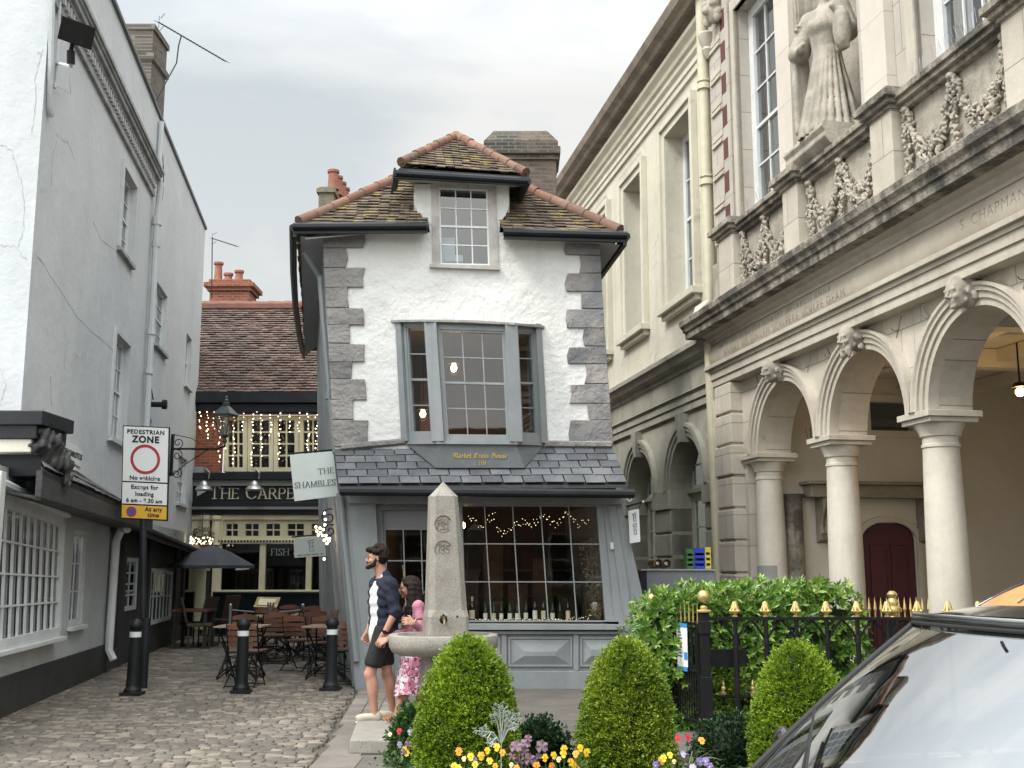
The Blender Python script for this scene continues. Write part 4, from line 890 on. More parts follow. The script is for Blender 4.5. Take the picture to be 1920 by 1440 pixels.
# cornice with dentils
mb = MB()
for o0, o1, z0, z1 in ((0, .05, 8.10, 8.2), (0, .09, 8.34, 8.40), (0, .14, 8.40, 8.47), (0, .17, 8.47, 8.51), (0, .20, 8.51, 8.57)): mb.fbox(LB, -.05, 7.1, z0, z1, o0 + .001, o1)
mb.prism([LB.P(-.05, 8.57, .001), LB.P(-.05, 8.57, .20), LB.P(-.05, 8.64, .001)], LB.U * 7.15); mb.fbox(LB, -.05, 7.1, 8.2, 8.34, .001, .03)
co = mb.build('cornice', CORN, LW)
mb = MB(); u = 0.0
while u < 7.05: mb.fbox(LB, u, u + .075, 8.22, 8.335, .03, .085); u += .15
mb.parts('dentil', M('dentil_paint', (.42, .43, .43), .8), co)
mb = MB(); mb.tube([LB.P(7.15, 8.4, .13), LB.P(7.15, 8.15, .12), LB.P(7.15, 7.7, .1), LB.P(7.2, 2.45, .1)], .055, 8)
for z in (7.2, 5.6, 4.9, 3.6): mb.tube([LB.P(7.17, z, .1), LB.P(7.17, z + .1, .1)], .075, 8)
mb.tube([LB.P(7.17, 7.75, .1), LB.P(7.17, 7.6, .1)], .085, 8); mb.tube([LB.P(7.3, 9.6, .06), LB.P(7.3, 8.5, .06)], .05, 8)
mb.build('downpipe', LWHITE, LW, smooth=40)
mb = MB(); pts = [LB.P(7.4 + .5 * math.sin(t * 1.2) + .1 * t, 9.5 - t * .62, .03) for t in [i * .25 for i in range(14)]]; mb.tube(pts, .009, 4)
mb.tube([LB.P(7.6, 5.4, .02), LB.P(7.7, 4.9, .02), LB.P(8.2, 4.6, .02)], .012, 4); mb.build('cable', IRON, LW)
mb = MB(); c0, c1 = LB.uv(241, 100, -1.4)[0], LB.uv(287, 100, -1.4)[0]
zt = LB.uv(262, 46, -1.4)[1]; CHB = M('stack_brick', (.115, .09, .07), .9, (.07, .065, .055), 2, fine=.2, bumps=[(30, .006)], joints=(LB, .22, .075, (.15, .14, .12), .012, .7, 1.3))
cY = 21.; cA, cB = PY(236, 120, cY), PY(284, 120, cY); ct = PY(262, 46, cY).z
for k, z0, z1 in ((0, 9., ct - .75), (.05, ct - .75, ct - .62), (0, ct - .62, ct - .12), (.04, ct - .12, ct)): mb.box((cA.x - k, cY - k, z0), (cB.x + k, cY + .9 + k, z1))
mb.build('chimney', CHB, LW)
mb = MB(); p0 = LB.P(7.35, 6.0, .12)
mb.tube([LB.P(8.0, 4.48, .02), LB.P(8.0, 4.48, .22)], .05, 8); mb.tube([LB.P(7.98, 4.48, .22), LB.P(7.98, 4.48, .3)], .09, 8); mb.build('vent_cowl', IRON, LW)
# ground floor: painted shop with bow window, then dark timber shop
mb = MB(); g = MB()
bwin = (-.55, 1.75, .78, 2.2); nwin = (2.75, 3.5, .8, 2.05)
gridwall(mb, LB, -3, 5.05, .42, 2.6, [nwin, (-.78, 1.82, .80, 2.14)], .02, .12); eN = LB.P(-3, 0, .02); mb.poly([(-9, eN.y, 0), (eN.x, eN.y, 0), (eN.x, eN.y, 2.6), (-9, eN.y, 2.6)]); mb.poly([(-9, eN.y, 2.6), (eN.x, eN.y, 2.6), LB.P(.3, 2.6, .02), (-9, f0.y + .3, 2.6)]); mb.poly([(-9, f0.y + .02, 2.5), (f0.x, f0.y + .02, 2.5), (f0.x, f0.y + .02, 3.2), (-9, f0.y + .02, 3.2)]); lo_ = mb.build('shop_wall', M('shop_render', (.50, .52, .52), .8, (.44, .46, .46), 2, bumps=[(5, .02)]), LW)
mb = MB(); mb.fbox(LB, -3, 5.1, 0, .42, -.1, .05); mb.build('plinth', DTIM, LW)
# leaning bay window of the shop
bo = .10
q = [LB.P(-.82, 2.24, bo - .02), LB.P(1.84, 2.10, bo), LB.P(1.86, .78, bo + .03), LB.P(-.82, .76, bo + .03)]
mb = MB()
for p, r_ in ((q[0], q[3]), (q[1], q[2])): mb.prism([p, p - LB.N * bo, r_ - LB.N * bo, r_], LB.U * (.05 if p is q[1] else -.05))
mb.prism([q[3], q[2], q[2] - LB.N * (bo + .05), q[3] - LB.N * (bo + .05)], (0, 0, -.07)); mb.prism([q[0] + V((0, 0, .18)), q[1] + V((0, 0, .16)), q[1], q[0]], -LB.N * bo); mb.fbox(LB, -1.25, -.9, .05, 2.5, .02, .14); mb.fbox(LB, -1.15, -.98, .05, 2.5, .14, .18)
mb.prism([LB.P(-.95, .72, bo + .08), LB.P(2.0, .72, bo + .08), LB.P(2.0, .72, .02), LB.P(-.95, .72, .02)], (0, 0, -.05))
bb = mb.build('bow_window', WPAINT, LW, bev=.006)
window(bb, q, 9, 4, .06, .02, LB.N, .06, WPAINT, LGLASS, gd=.9, name='window')
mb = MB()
mb.poly([LB.P(-1.2, .5, -.5), LB.P(2.2, .5, -.5), LB.P(2.2, 2.5, -.5), LB.P(-1.2, 2.5, -.5)])  # pale sheet behind the slats, its colour standing in for a lit room
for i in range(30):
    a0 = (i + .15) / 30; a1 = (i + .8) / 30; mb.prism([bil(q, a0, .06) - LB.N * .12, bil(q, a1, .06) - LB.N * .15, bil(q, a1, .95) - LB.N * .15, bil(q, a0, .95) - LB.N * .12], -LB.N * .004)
mb.build('blind_and_backing', M('blind_slat', (.6, .58, .54), .7), bb)
mb = MB(); mb.tube([q[0] + V((0, 0, .16)), q[1] + V((0, 0, .12)), LB.P(2.2, 2.2, .08)], [.06, .06, .02], 8); mb.build('hood', WPAINT, bb)
qn = [LB.P(nwin[0], nwin[3], -.01), LB.P(nwin[1], nwin[3], -.01), LB.P(nwin[1], nwin[2], -.01), LB.P(nwin[0], nwin[2], -.01)]
o = window(LW, qn, 2, 3, .07, .02, LB.N, .06, WPAINT, LGLASS); mb = MB(); mb.poly([p - LB.N * .25 for p in qn]); mb.build('blind', bpy.data.materials['window_dark'], o); mb = MB(); mb.fbox(LB, 2.68, 3.58, .74, .79, .0, .09); mb.build('sill', WPAINT, o)
mb = MB(); mb.tube([LB.P(4.6, 2.12, .35), LB.P(5.0, 2.15, .2), LB.P(5.02, 1.95, .12), LB.P(4.92, .35, .12), LB.P(4.9, .2, .2)], .06, 8); mb.build('shop_downpipe', WPAINT, LW, smooth=40)
# pent roof with its broken end, black fascia at the corner
mb = MB()
a0, a1, b0, b1 = LB.P(.6, LB.uv(100, 862, .0)[1] + .06, .03), LB.P(6.0, 2.52, .03), hit(80, 882, LB.O + LB.N * .5, LB.N), LB.P(5.9, 2.33, .5)
mb.prism([a0, a1, b1, b0], (0, 0, -.05)); mb.prism([b0, b1, b1 - V((0, 0, .22)), b0 - V((0, 0, .3))], -LB.N * .06); mb.prism([b0 - V((0, 0, .3)), b1 - V((0, 0, .22)), b1 - LB.N * .5 - V((0, 0, .18)), b0 - LB.N * .5 - V((0, 0, .2))], (0, 0, .03))
mb.build('pent_roof', DTIM, LW)
mb = MB(); tiles(mb, [a0 + V((0, 0, .02)), a1 + V((0, 0, .02)), b1 + V((0, 0, .02)), b0 + V((0, 0, .02))], 3, .2, .012, .03, .02)
mb.build('slates', SLATE, LW)
mb = MB(); mb.tube([a0.lerp(a1, .32) + V((0, 0, .03)) + LB.N * .03, a1 + V((0, 0, .04)) + LB.N * .03], .03, 5); mb.build('lead_fillet', M('pale_mortar', (.5, .5, .48), .9), LW)
mb = MB()
y0 = f0.y; fz = PY
mb.box((-9, 11.55, fz(0, 796, 11.55).z), (fz(80, 780, 11.55).x, y0 + .2, fz(0, 769, 11.55).z)); mb.box((-9, 11.6, fz(0, 822, 11.6).z), (fz(69, 800, 11.6).x, y0 + .2, fz(0, 796, 11.6).z)); mb.box((-9, 11.85, fz(0, 893, 11.85).z), (fz(78, 870, 11.85).x, y0 + .3, fz(0, 848, 11.85).z)); mb.build('corner_fascia', BLACKP, LW, bev=.01)
mb = MB(); mb.box((-9, 11.63, PY(0, 848, 11.63).z), (PY(58, 830, 11.63).x, y0, PY(0, 823, 11.63).z)); mb.build('fascia_strip', M('peeling_cream', (.55, .52, .44), .8), LW, bev=.01)
tA, tB = PY(82, 815, 11.75), PY(122, 888, 12.3); s = SDF((-5.6, 11.2, 2.2), (-4.1, 13.0, 3.4), .02)
g_ = np.random.RandomState(3)
for i in range(26):
    t = i / 25; c = np.array(tA) * (1 - t) + np.array(tB) * t + np.array([g_.uniform(-.11, .06), g_.uniform(-.1, .1), g_.uniform(-.12, .04)])
    s.ell(c, (g_.uniform(.03, .09), g_.uniform(.05, .14), g_.uniform(.05, .14)), .03)
s.rough(.03, 22, 1)
TARP = M('dark_tarpaulin', (.03, .032, .033), .5, (.07, .065, .055), 9, .5, .62, bumps=[(14, .02)], spots=((.28, .22, .14), .9, 4, .66))
s.build('torn_tarpaulin', TARP, LW)
mb = MB(); bq = [PY(x, y, 11.8) for x, y in ((68, 818), (82, 808), (93, 800), (97, 793))]; mb.tube(bq, [.02, .022, .024, .035], 6); mb.tube([bq[2], PY(95, 815, 11.85)], .012, 5); mb.build('broken_bracket', DTIM, LW)
# dark timber shop
dwins = ((6.35, 7.6, .85, 1.72), (9.0, 11.7, .5, 1.55))
mb = MB(); gridwall(mb, LB, 5.1, 13.3, 0, 2.35, dwins, .0, .12); e2 = LB.P(13.3, 0); mb.poly([(e2.x, e2.y, 0), (e2.x - 4, e2.y, 0), (e2.x - 4, e2.y, 2.2), (e2.x, e2.y, 2.2)])
for u in (5.1, 6.1, 7.75, 8.5, 11.9, 13.05): mb.fbox(LB, u, u + .22, 0, 2.1, .0, .06)
mb.fbox(LB, 5.1, 13.3, .0, .3, .0, .04); mb.build('timber_shop_wall', DTIM, LW)
mb = MB(); mb.prism([LB.P(5.9, 2.34, .0), LB.P(14.6, 1.98, .0), LB.P(14.6, 1.84, .42), LB.P(5.9, 2.16, .42)], (0, 0, -.06)); mb.prism([LB.P(5.9, 2.16, .42), LB.P(14.6, 1.84, .42), LB.P(14.6, 1.76, .42), LB.P(5.9, 2.04, .42)], -LB.N * .05); mb.tube([LB.P(5.9, 2.15, .46), LB.P(14.6, 1.83, .46)], .04, 6); mb.build('timber_shop_roof', DTIM, LW)
for i, (a, b, c, d) in enumerate(dwins):
    q = [LB.P(a, d, .02), LB.P(b, d - (.08 if i else 0), .02), LB.P(b, c, .02), LB.P(a, c, .02)]
    o = window(LW, q, 2 if i == 0 else 6, 4 if i == 0 else 2, .07, .03, LB.N, .06, WPAINT, LGLASS)
    mb = MB(); mb.poly([p - LB.N * .3 for p in q]); mb.build('blind', M('warm_blind', (.40, .28, .17), .9) if i == 0 else bpy.data.materials['blind_slat'], o)
# things fixed to the building
t = thing('street_nameplate', 'white street nameplate with black letters fixed to the left wall above the pent roof', 'sign', LB.P(1.76, 3.0))
q = [LB.P(1.72, 3.17, .03), LB.P(2.9, 3.10, .03), LB.P(2.9, 2.88, .03), LB.P(1.72, 2.93, .03)]
mb = MB(); mb.prism(q, -LB.N * .025); mb.build('plate', WPAINT, t, bev=.004)
text3d('QUEEN CHARLOTTE ST', .105, BLACKP, t, 'lettering', bil(q, .5, .68) + LB.N * .002, LB.U, V((0, 0, 1)), .003, .002)
t = thing('floodlight', 'dark floodlight on a bracket with conduit high on the left wall', 'lamp', LB.P(.3, 7.6))
fc = hit(140, 62, LB.O + LB.N * .45, LB.N); mb = MB()
ax = V((.55, -.5, -.25)).normalized(); s_, u_ = perp(ax); mb.hexa([fc + ax * .06 + s_ * x * .2 + u_ * y * .13 for x, y in ((-1, 1), (1, 1), (1, -1), (-1, -1))] + [fc - ax * .1 + s_ * x * .12 + u_ * y * .08 for x, y in ((-1, 1), (1, 1), (1, -1), (-1, -1))]); mb.build('housing', IRON, t, bev=.01)
mb = MB(); p1 = hit(133, 95, LB.O + LB.N * .4, LB.N); p2 = hit(133, 120, LB.O + LB.N * .4, LB.N); mb.tube([fc, p1], .025, 6); mb.tube([p1, p2], .045, 8); mb.build('sensor', IRON, t)
mb = MB(); p3 = hit(106, 118, LB.O + LB.N * .05, LB.N); mb.tube([p2, p2 + V((0, 0, -.03)), p3], .022, 6)
cp = [hit(x, y, LB.O + LB.N * .05, LB.N) for x, y in ((112, 0), (110, 60), (104, 150), (102, 165))]; mb.tube(cp, .02, 6); cq = [hit(x, y, LB.O + LB.N * .04, LB.N) for x, y in ((98, -5), (94, 140), (93, 200), (96, 218))]; mb.tube(cq, .035, 6)
mb.tube([hit(x, y, LB.O + LB.N * .06, LB.N) for x, y in ((104, 160), (120, 168), (133, 176), (131, 150), (133, 125))], .008, 4); mb.build('conduit', LWHITE, t, smooth=40)
def yagi(name, lab, A, B, n, el, mast):
    t = thing(name, lab, 'antenna', mast[0]); A, B = V(A), V(B); mb = MB(); mb.tube([A, B], .013, 6); d = (B - A).normalized(); s_ = d.cross(V((0, -1, .25))).normalized()
    s_ = V((.5, .85, .1)).normalized()
    for i in range(n): p = A.lerp(B, i / (n - 1)); mb.tube([p - s_ * el, p + s_ * el], .005, 4)
    p = A + V((0, 0, 0)); mb.tube([p + V((0, 0, .14)), p - V((0, 0, .12))], .006, 4); mb.tube([p + V((0, .1, .14)), p + V((.14, -.1, .14))], .006, 4); mb.tube([p + V((0, .1, -.12)), p + V((.14, -.1, -.12))], .006, 4)
    mb.build('boom', IRON, t); mb = MB(); mb.tube(mast, .014, 6); mb.build('mast', IRON, t)
YA = 21.
yagi('tv_antenna', 'long yagi television antenna on a bent mast above the left building', PY(298, 42, YA), PY(423, 115, YA), 22, .12, [PY(286, 200, YA - .3), PY(331, 118, YA), PY(335, 85, YA), PY(340, 67, YA)])
# wall lantern on a scrolled bracket
lt = thing('wall_lantern', 'old black glazed lantern hanging out from the left wall on a scrolled iron bracket', 'street lamp', LB.P(10.7, 3.5))
LY = LB.P(10.7, 0).y; w0 = LB.P(10.7, 3.95, .0)
lc = PY(421, 833, LY); mb = MB(); mb.box((w0.x - .02, w0.y - .05, 3.5 - .1), (w0.x + .05, w0.y + .05, 4.25)); mb.tube([w0, V((lc.x - .15, LY, w0.z)), V((lc.x, LY, w0.z + .05)), lc], .022, 8)
def scroll(c, r, a0, turns, ax=(1, 0, 0), n=26, th_=.010, sgn=1):
    ax = V(ax); pts = []
    for i in range(n):
        t_ = i / (n - 1); a = a0 + sgn * t_ * turns * 6.283; rr = r * (1 - .8 * t_); pts.append(V(c) + ax * (math.cos(a) * rr) + V((0, 0, math.sin(a) * rr)))
    mb.tube(pts, th_, 5)
scroll(w0 + V((.14, 0, .12)), .11, -1.57, 1.3); scroll(w0 + V((.14, 0, -.13)), .11, 1.57, 1.3, sgn=-1); scroll(w0 + V((.14, 0, -.5)), .11, 1.2, 1.4, sgn=-1)
mb.tube([w0 + V((.03, 0, .3)), w0 + V((.4, 0, .22)), w0 + V((.75, 0, .03))], .008, 5); mb.tube([w0 + V((.05, 0, -.55)), w0 + V((.3, 0, -.32)), w0 + V((.75, 0, -.02))], .010, 5); mb.build('bracket', IRON, lt)
b_ = lc; mb = MB(); mb.lathe(b_, [(.0, 0), (.035, .02), (.05, .07), (.025, .12), (.07, .16), (.10, .18)], 12); zc = b_.z + .18
def fr(r, z): return [V((b_.x + r * math.cos(a), b_.y + r * math.sin(a), z)) for a in (R(30 + 90 * k) for k in range(4))]
lo4, hi4 = fr(.12, zc), fr(.24, zc + .42)
for k in range(4): mb.tube([lo4[k], hi4[k]], .012, 5); mb.tube([lo4[k], lo4[(k + 1) % 4]], .012, 5); mb.tube([hi4[k], hi4[(k + 1) % 4]], .018, 5)
tp = fr(.07, zc + .62); hx = fr(.28, zc + .43)
mb.add(hx + tp, [(0, 1, 5, 4), (1, 2, 6, 5), (2, 3, 7, 6), (3, 0, 4, 7), (4, 5, 6, 7), (3, 2, 1, 0)]); mb.lathe((b_.x, b_.y, zc + .62), [(.07, 0), (.075, .05), (.03, .07), (.045, .11), (.02, .14), (.03, .17), (.0, .21)], 12)
mb.build('lantern_frame', M('lantern_green', (.04, .055, .055), .4, (.06, .075, .075), 6), lt, smooth=30)
mb = MB(); 
for k in range(4): mb.poly([lo4[k], lo4[(k + 1) % 4], hi4[(k + 1) % 4], hi4[k]])
mb.build('lantern_glass', glass('lantern_glass', (.75, .74, .68), .2, .1), lt); mb = MB(); mb.tube([V((b_.x, b_.y, zc)), V((b_.x, b_.y, zc + .25))], .03, 8); mb.build('burner', SIL, lt)
# ================= public house at the end of the lane =================
YP = 26.5
PB = thing('public_house', 'brick pub at the end of the lane with black fascia, cream windows and tiled roof', 'pub', (-5, YP, 0))
def pp(px, py, o=0.): return PY(px, py, YP - o)
def pb(m, x0, x1, y0, y1, o0, o1):
    a, b = pp(x0, y0), pp(x1, y1); m.box((a.x, YP - o1, b.z), (b.x, YP - o0, a.z))
mb = MB(); gx = PY(1000, 700, YP).x; a = pp(330, 745); za, zb = pp(0, 885).z, pp(0, 742).z
wx0, wx1, wz0, wz1 = pp(419, 830).x, pp(655, 830).x, pp(0, 884).z, pp(0, 778).z
mb.poly([(-9.2, YP, 2.9), (wx0, YP, 2.9), (wx0, YP, zb), (-9.2, YP, zb)]); mb.poly([(wx1, YP, 2.9), (gx, YP, 2.9), (gx, YP, zb), (wx1, YP, zb)]); mb.poly([(wx0, YP, wz1), (wx1, YP, wz1), (wx1, YP, zb), (wx0, YP, zb)])
mb.poly([(-9.2, YP, 0), (-9.2, YP + 9, 0), (-9.2, YP + 9, zb), (-9.2, YP, zb)]); mb.poly([(gx, YP, 0), (gx, YP + 9, 0), (gx, YP + 9, zb), (gx, YP, zb)]); mb.build('wall', BRICKP, PB)
# roof
zr = PY(440, 575, 30.).z; r0, r1 = V((-9.4, 30.2, zr)), V((gx, 30.2, zr)); e0, e1 = V((-9.4, YP - .35, zb + .02)), V((gx, YP - .35, zb + .02))
mb = MB(); tiles(mb, [r0, r1, e1, e0], 36, .19, .02, .05, .008, .25); mb.build('roof', PTILE, PB)
mb = MB(); ridge(mb, r0 + V((0, 0, .04)), r1 + V((0, 0, .04)), .16, .45); mb.prism([r0 + V((0, .1, 0)), r1 + V((0, .1, 0)), r1 + V((0, .1, -2.5)), r0 + V((0, .1, -2.5))], (0, .1, 0)); mb.build('roof_ridge', M('red_ridge', (.19, .075, .055), .8, (.14, .065, .05), 4), PB)
mb = MB(); mb.prism([e0 + V((0, 0, -.04)), e1 + V((0, 0, -.04)), V((gx, YP, zb - .25)), V((-9.4, YP, zb - .25))], (0, .02, -.03)); mb.box((-9.4, YP - .42, zb - .22), (gx, YP - .36, zb + .03)); mb.box((-9.4, YP - .3, zb - .42), (gx, YP - .001, zb - .24)); mb.build('eaves', BLACKP, PB)
# chimney
CY = 30.5; mb = MB(); a, b = PY(390, 545, CY), PY(468, 600, CY); mb.box((a.x + .05, CY, b.z - 1), (b.x - .05, CY + .9, a.z)); mb.box((a.x - .02, CY - .06, a.z), (b.x + .02, CY + .96, a.z + .1)); mb.box((a.x - .1, CY - .12, a.z + .1), (b.x + .1, CY + 1.02, a.z + .22)); mb.box((a.x + .02, CY - .04, a.z + .22), (b.x - .02, CY + .94, a.z + .32))
pc = mb.build('chimney', BRICKP, PB)
for x, h in ((410, .62), (429, .3), (449, .38)):
    c = PY(x, 500, CY + .4); mb = MB(); mb.lathe((c.x, CY + .4, a.z + .3), [(.14, 0), (.12, .08), (.10, h - .08), (.14, h - .06), (.14, h), (.09, h), (.08, h - .2)], 12); mb.build('chimney_pot', bpy.data.materials['pot_terracotta'], pc, smooth=40)
yagi('tv_antenna', 'small television antenna behind the pub chimney', PY(398, 447, 30), PY(445, 462, 30), 14, .1, [PY(397, 560, 30), PY(398, 445, 30)])
# casement windows upstairs
xs = [(420, 463), (464, 512), (513, 560), (561, 603), (604, 650)]
for x0, x1 in xs:
    q = [pp(x0, 780, .05), pp(x1, 780, .05), pp(x1, 884, .05), pp(x0, 884, .05)]; window(PB, q, 3 if x1 - x0 < 46 else 2, 4, .1, .035, (0, -1, 0), .12, CREAM, GLASSD, name='casement_window')
mb = MB(); rm = lambda x0, x1, z0, z1: room(x0, x1, YP + .1, YP + 3, z0, z1)
rm(wx0, wx1, wz0, wz1); rm(-8.4, gx - .1, .0, 2.9); mb.build('interior', M('pub_interior', (.03, .025, .022), .9, (.07, .05, .035), 1.4), PB)
# fascia, mouldings
mb = MB(); pb(mb, 350, 700, 888, 901, .0, .30); pb(mb, 350, 700, 912, 942, .0, .12); pb(mb, 350, 700, 942, 951, .0, .2); pb(mb, 350, 700, 956, 965, .0, .16); fas = mb.build('fascia', BLACKP, PB, bev=.01)
mb = MB(); pb(mb, 350, 700, 901, 912, .0, .22); pb(mb, 350, 700, 951, 956, .0, .24); mb.parts('fascia_moulding', M('grey_moulding', (.19, .20, .19), .6), PB)
pen('THE CARPENTERS ARMS', .285, CREAM, fas, 'lettering', pp(393, 935, .125), (1, 0, 0), (0, 0, 1), .1, .045, 0, GLY, .01, 0., .13, .86)
# shop front of the pub
mb = MB(); pb(mb, 350, 700, 965, 975, .0, .1)
for x in (384, 404): mb.lathe(pp(x, 1022, .1), [(.13, 0), (.11, .08), (.105, .55), (.14, .6), (.14, .68)], 14)
pb(mb, 372, 384, 1022, 1180, .0, .12); pb(mb, 404, 414, 965, 1118, .0, .1); pb(mb, 360, 372, 975, 1200, .0, .05)
pb(mb, 386, 404, 1040, 1190, 0, .04); pb(mb, 489, 497, 1020, 1110, .0, .1); pb(mb, 576, 584, 1020, 1110, .0, .1); pb(mb, 404, 640, 1012, 1020, .0, .14); pb(mb, 404, 640, 1106, 1110, .0, .16); pb(mb, 350, 362, 1106, 1110, .0, .14)
mb.parts('front_moulding', CREAM, PB, bev=.01)
mb = MB(); u = 0
for i in range(34): pb(mb, 412 + i * 6, 415 + i * 6, 1013, 1017, .14, .17)
mb.parts('dentil', BLACKP, PB)
for x0, x1 in ((417, 453), (453, 492), (492, 532), (532, 577), (577, 612)): window(PB, [pp(x0, 975, .04), pp(x1, 975, .04), pp(x1, 1012, .04), pp(x0, 1012, .04)], 2, 2, .09, .03, (0, -1, 0), .1, CREAM, GLASSD, name='transom_window')
mb = MB(); pb(mb, 330, 372, 1020, 1106, -.01, .0); pb(mb, 412, 640, 1020, 1108, -.01, .0); mb.parts('window_glass', GLASSD, PB)
mb = MB(); pb(mb, 404, 650, 1110, 1200, .0, .22); pb(mb, 330, 364, 1110, 1200, .0, .2); pb(mb, 404, 650, 1110, 1115, .22, .26); mb.parts('stallriser', M('gloss_black', (.008, .012, .014), .15), PB, bev=.01)
mb = MB(); pb(mb, 387, 403, 1070, 1160, .04, .08); mb.build('panel', DTIM, PB, bev=.01)
pen('FISH & CHIPS', .15, M('window_lettering', (.5, .52, .54), .7), PB, 'lettering', pp(508, 1041, .012), (1, 0, 0), (0, 0, 1), .1, .04, 0, GLY, .004, 0., .12)
mb = MB(); mb.poly([pp(x, y, -.02) for x, y in ((352, 1105), (372, 1105), (372, 1022), (352, 1022))]); mb.build('door_dark', DARKIN, PB)
for x in (389, 482):
    t = thing('swan_neck_lamp', 'silver swan-neck spotlight over the pub fascia, %s' % ('left of the lettering' if x == 389 else 'above the letters between the two words'), 'lamp', pp(x, 900, .3), 'swan neck lamps on the pub fascia')
    a = pp(x - 1, 888, .3); mb = MB(); mb.tube([a + V((0, .2, 0)), a, a + V((.02, -.15, .1)), a + V((.12, -.22, .0)), a + V((.10, -.2, -.14))], .018, 6); mb.build('arm', SIL, t, smooth=40)
    mb = MB(); mb.lathe(a + V((.03, -.32, -.42)), [(.19, 0), (.2, .03), (.15, .1), (.10, .12), (.09, .17), (.05, .22), (0, .24)], 16); mb.build('lamp_shade', SIL, t, smooth=40)
# curtain of lights on the pub's upper floor
def curtain(xa, xb, y0, y1, lab, n, den):
    t = thing('curtain_lights', lab, 'string lights', pp(xa, y0, .2), 'curtain lights on the pub'); mb = MB(); wr = MB()
    for i in range(n):
        x = xa + (xb - xa) * i / max(1, n - 1) + rng.uniform(-1.2, 1.2); L = (y1 - y0) * rng.uniform(.35 if n > 3 else .9, 1.); wr.tube([pp(x, y0, .2), pp(x + rng.uniform(-2, 2), y0 + L, .2)], .004, 3)
        for j in range(int(L / den)): mb.ball(pp(x + rng.uniform(-2.4, 2.4), y0 + j * den + rng.uniform(-2.5, 2.5), .22 + rng.uniform(-.02, .03)), rng.uniform(.010, .019), 5, 3)
    wr.build('wires', IRON, t); o = mb.build('bulbs', FAIRY, t); o['kind'] = 'stuff'
curtain(375, 412, 768, 882, 'warm curtain lights hanging down the brick wall left of the pub window', 4, 6)
curtain(420, 612, 776, 884, 'warm curtain lights hanging over the cream casement windows of the pub', 12, 7)
curtain(378, 612, 764, 780, 'short warm lights fringing the pub eaves', 30, 6)
# little box and shade on the left corner near the pub

cracks(LW, LB, [[(110, 250), (98, 300), (96, 350)], [(175, 415), (190, 450), (215, 470), (222, 475)], [(70, 480), (110, 540), (150, 600), (212, 655)], [(128, 640), (122, 660), (120, 695)], [(165, 625), (158, 650), (150, 672), (138, 662)], [(104, 250), (130, 270), (140, 300)], [(95, 705), (96, 760)]], seed=3)
class _F: pass
FRW = _F(); FRW.O = V((0, f0.y, 0)); FRW.N = V((0, -1, 0)); FRW.U = V((1, 0, 0))
cracks(LW, FRW, [[(0, 272), (22, 282), (30, 310), (42, 350), (46, 430), (32, 460)], [(0, 458), (30, 462), (52, 490)], [(78, 100), (66, 140), (66, 200), (60, 250)], [(0, 690), (10, 720), (0, 760)], [(70, 100), (80, 95)]], seed=5)
# ================= guildhall (arcaded stone building, right) =================
STONE = M('portland_stone', (.52, .475, .40), .85, (.43, .385, .32), 1.3, .4, .65, .07, [(6, .01), (40, .003)], streak=((.25, .23, .20), .35, 3.2), spots=((.30, .27, .22), .5, 2.2, .62))
STJ = M('jointed_stone', (.54, .49, .415), .85, (.45, .41, .34), 1.3, .4, .65, .07, [(6, .008), (40, .003)], streak=((.27, .25, .21), .3, 3), joints=(GH, .85, .47, (.27, .24, .20), .006, .93, 1.06))
STDK = M('weathered_stone', (.36, .325, .265), .9, (.11, .105, .09), 2.4, .44, .6, .15, [(10, .03), (40, .008)], streak=((.05, .05, .045), .8, 7))
STCARV = M('carved_stone', (.42, .38, .32), .9, (.29, .265, .22), 3, .42, .6, .12, [(18, .012)], streak=((.16, .15, .13), .45, 6), spots=((.30, .22, .06), .6, 4, .68))
PINKST = M('reveal_stone', (.47, .43, .375), .85, (.40, .37, .33), 2, fine=.05, bumps=[(20, .003)], joints=(GH, .6, .62, (.25, .22, .18), .006, .97, 1.03))
ARCIN = M('arcade_limewash', (.60, .56, .48), .85, (.54, .50, .425), 1.2, fine=.03, bumps=[(4, .01)])
GW = thing('guildhall', 'ornate pale stone arcaded civic hall on the right with columns, carved festoons and niche', 'building', GH.P(-3, 0))
US, UE = 1.62, -11.3
# piers, rusticated
def rust(u0, u1, o0, o1, root, z1=4.42, name='corner_pier', F=GH, mt=None):
    mb = MB(); mb.fbox(F, u0 + .03, u1 - .03, 0, z1, o0, o1 - .035)
    n = int(round(z1 / .47)); h = z1 / n
    for i in range(n):
        k = .02 if i == 6 else 0; mb.fbox(F, u0 - k, u1 + k, i * h + .018, (i + 1) * h - .018, o0 - .001, o1 + k)
    return mb.build(name, mt or STJ, root, bev=.018)
rust(.78, 1.44, -.5, .2, GW)
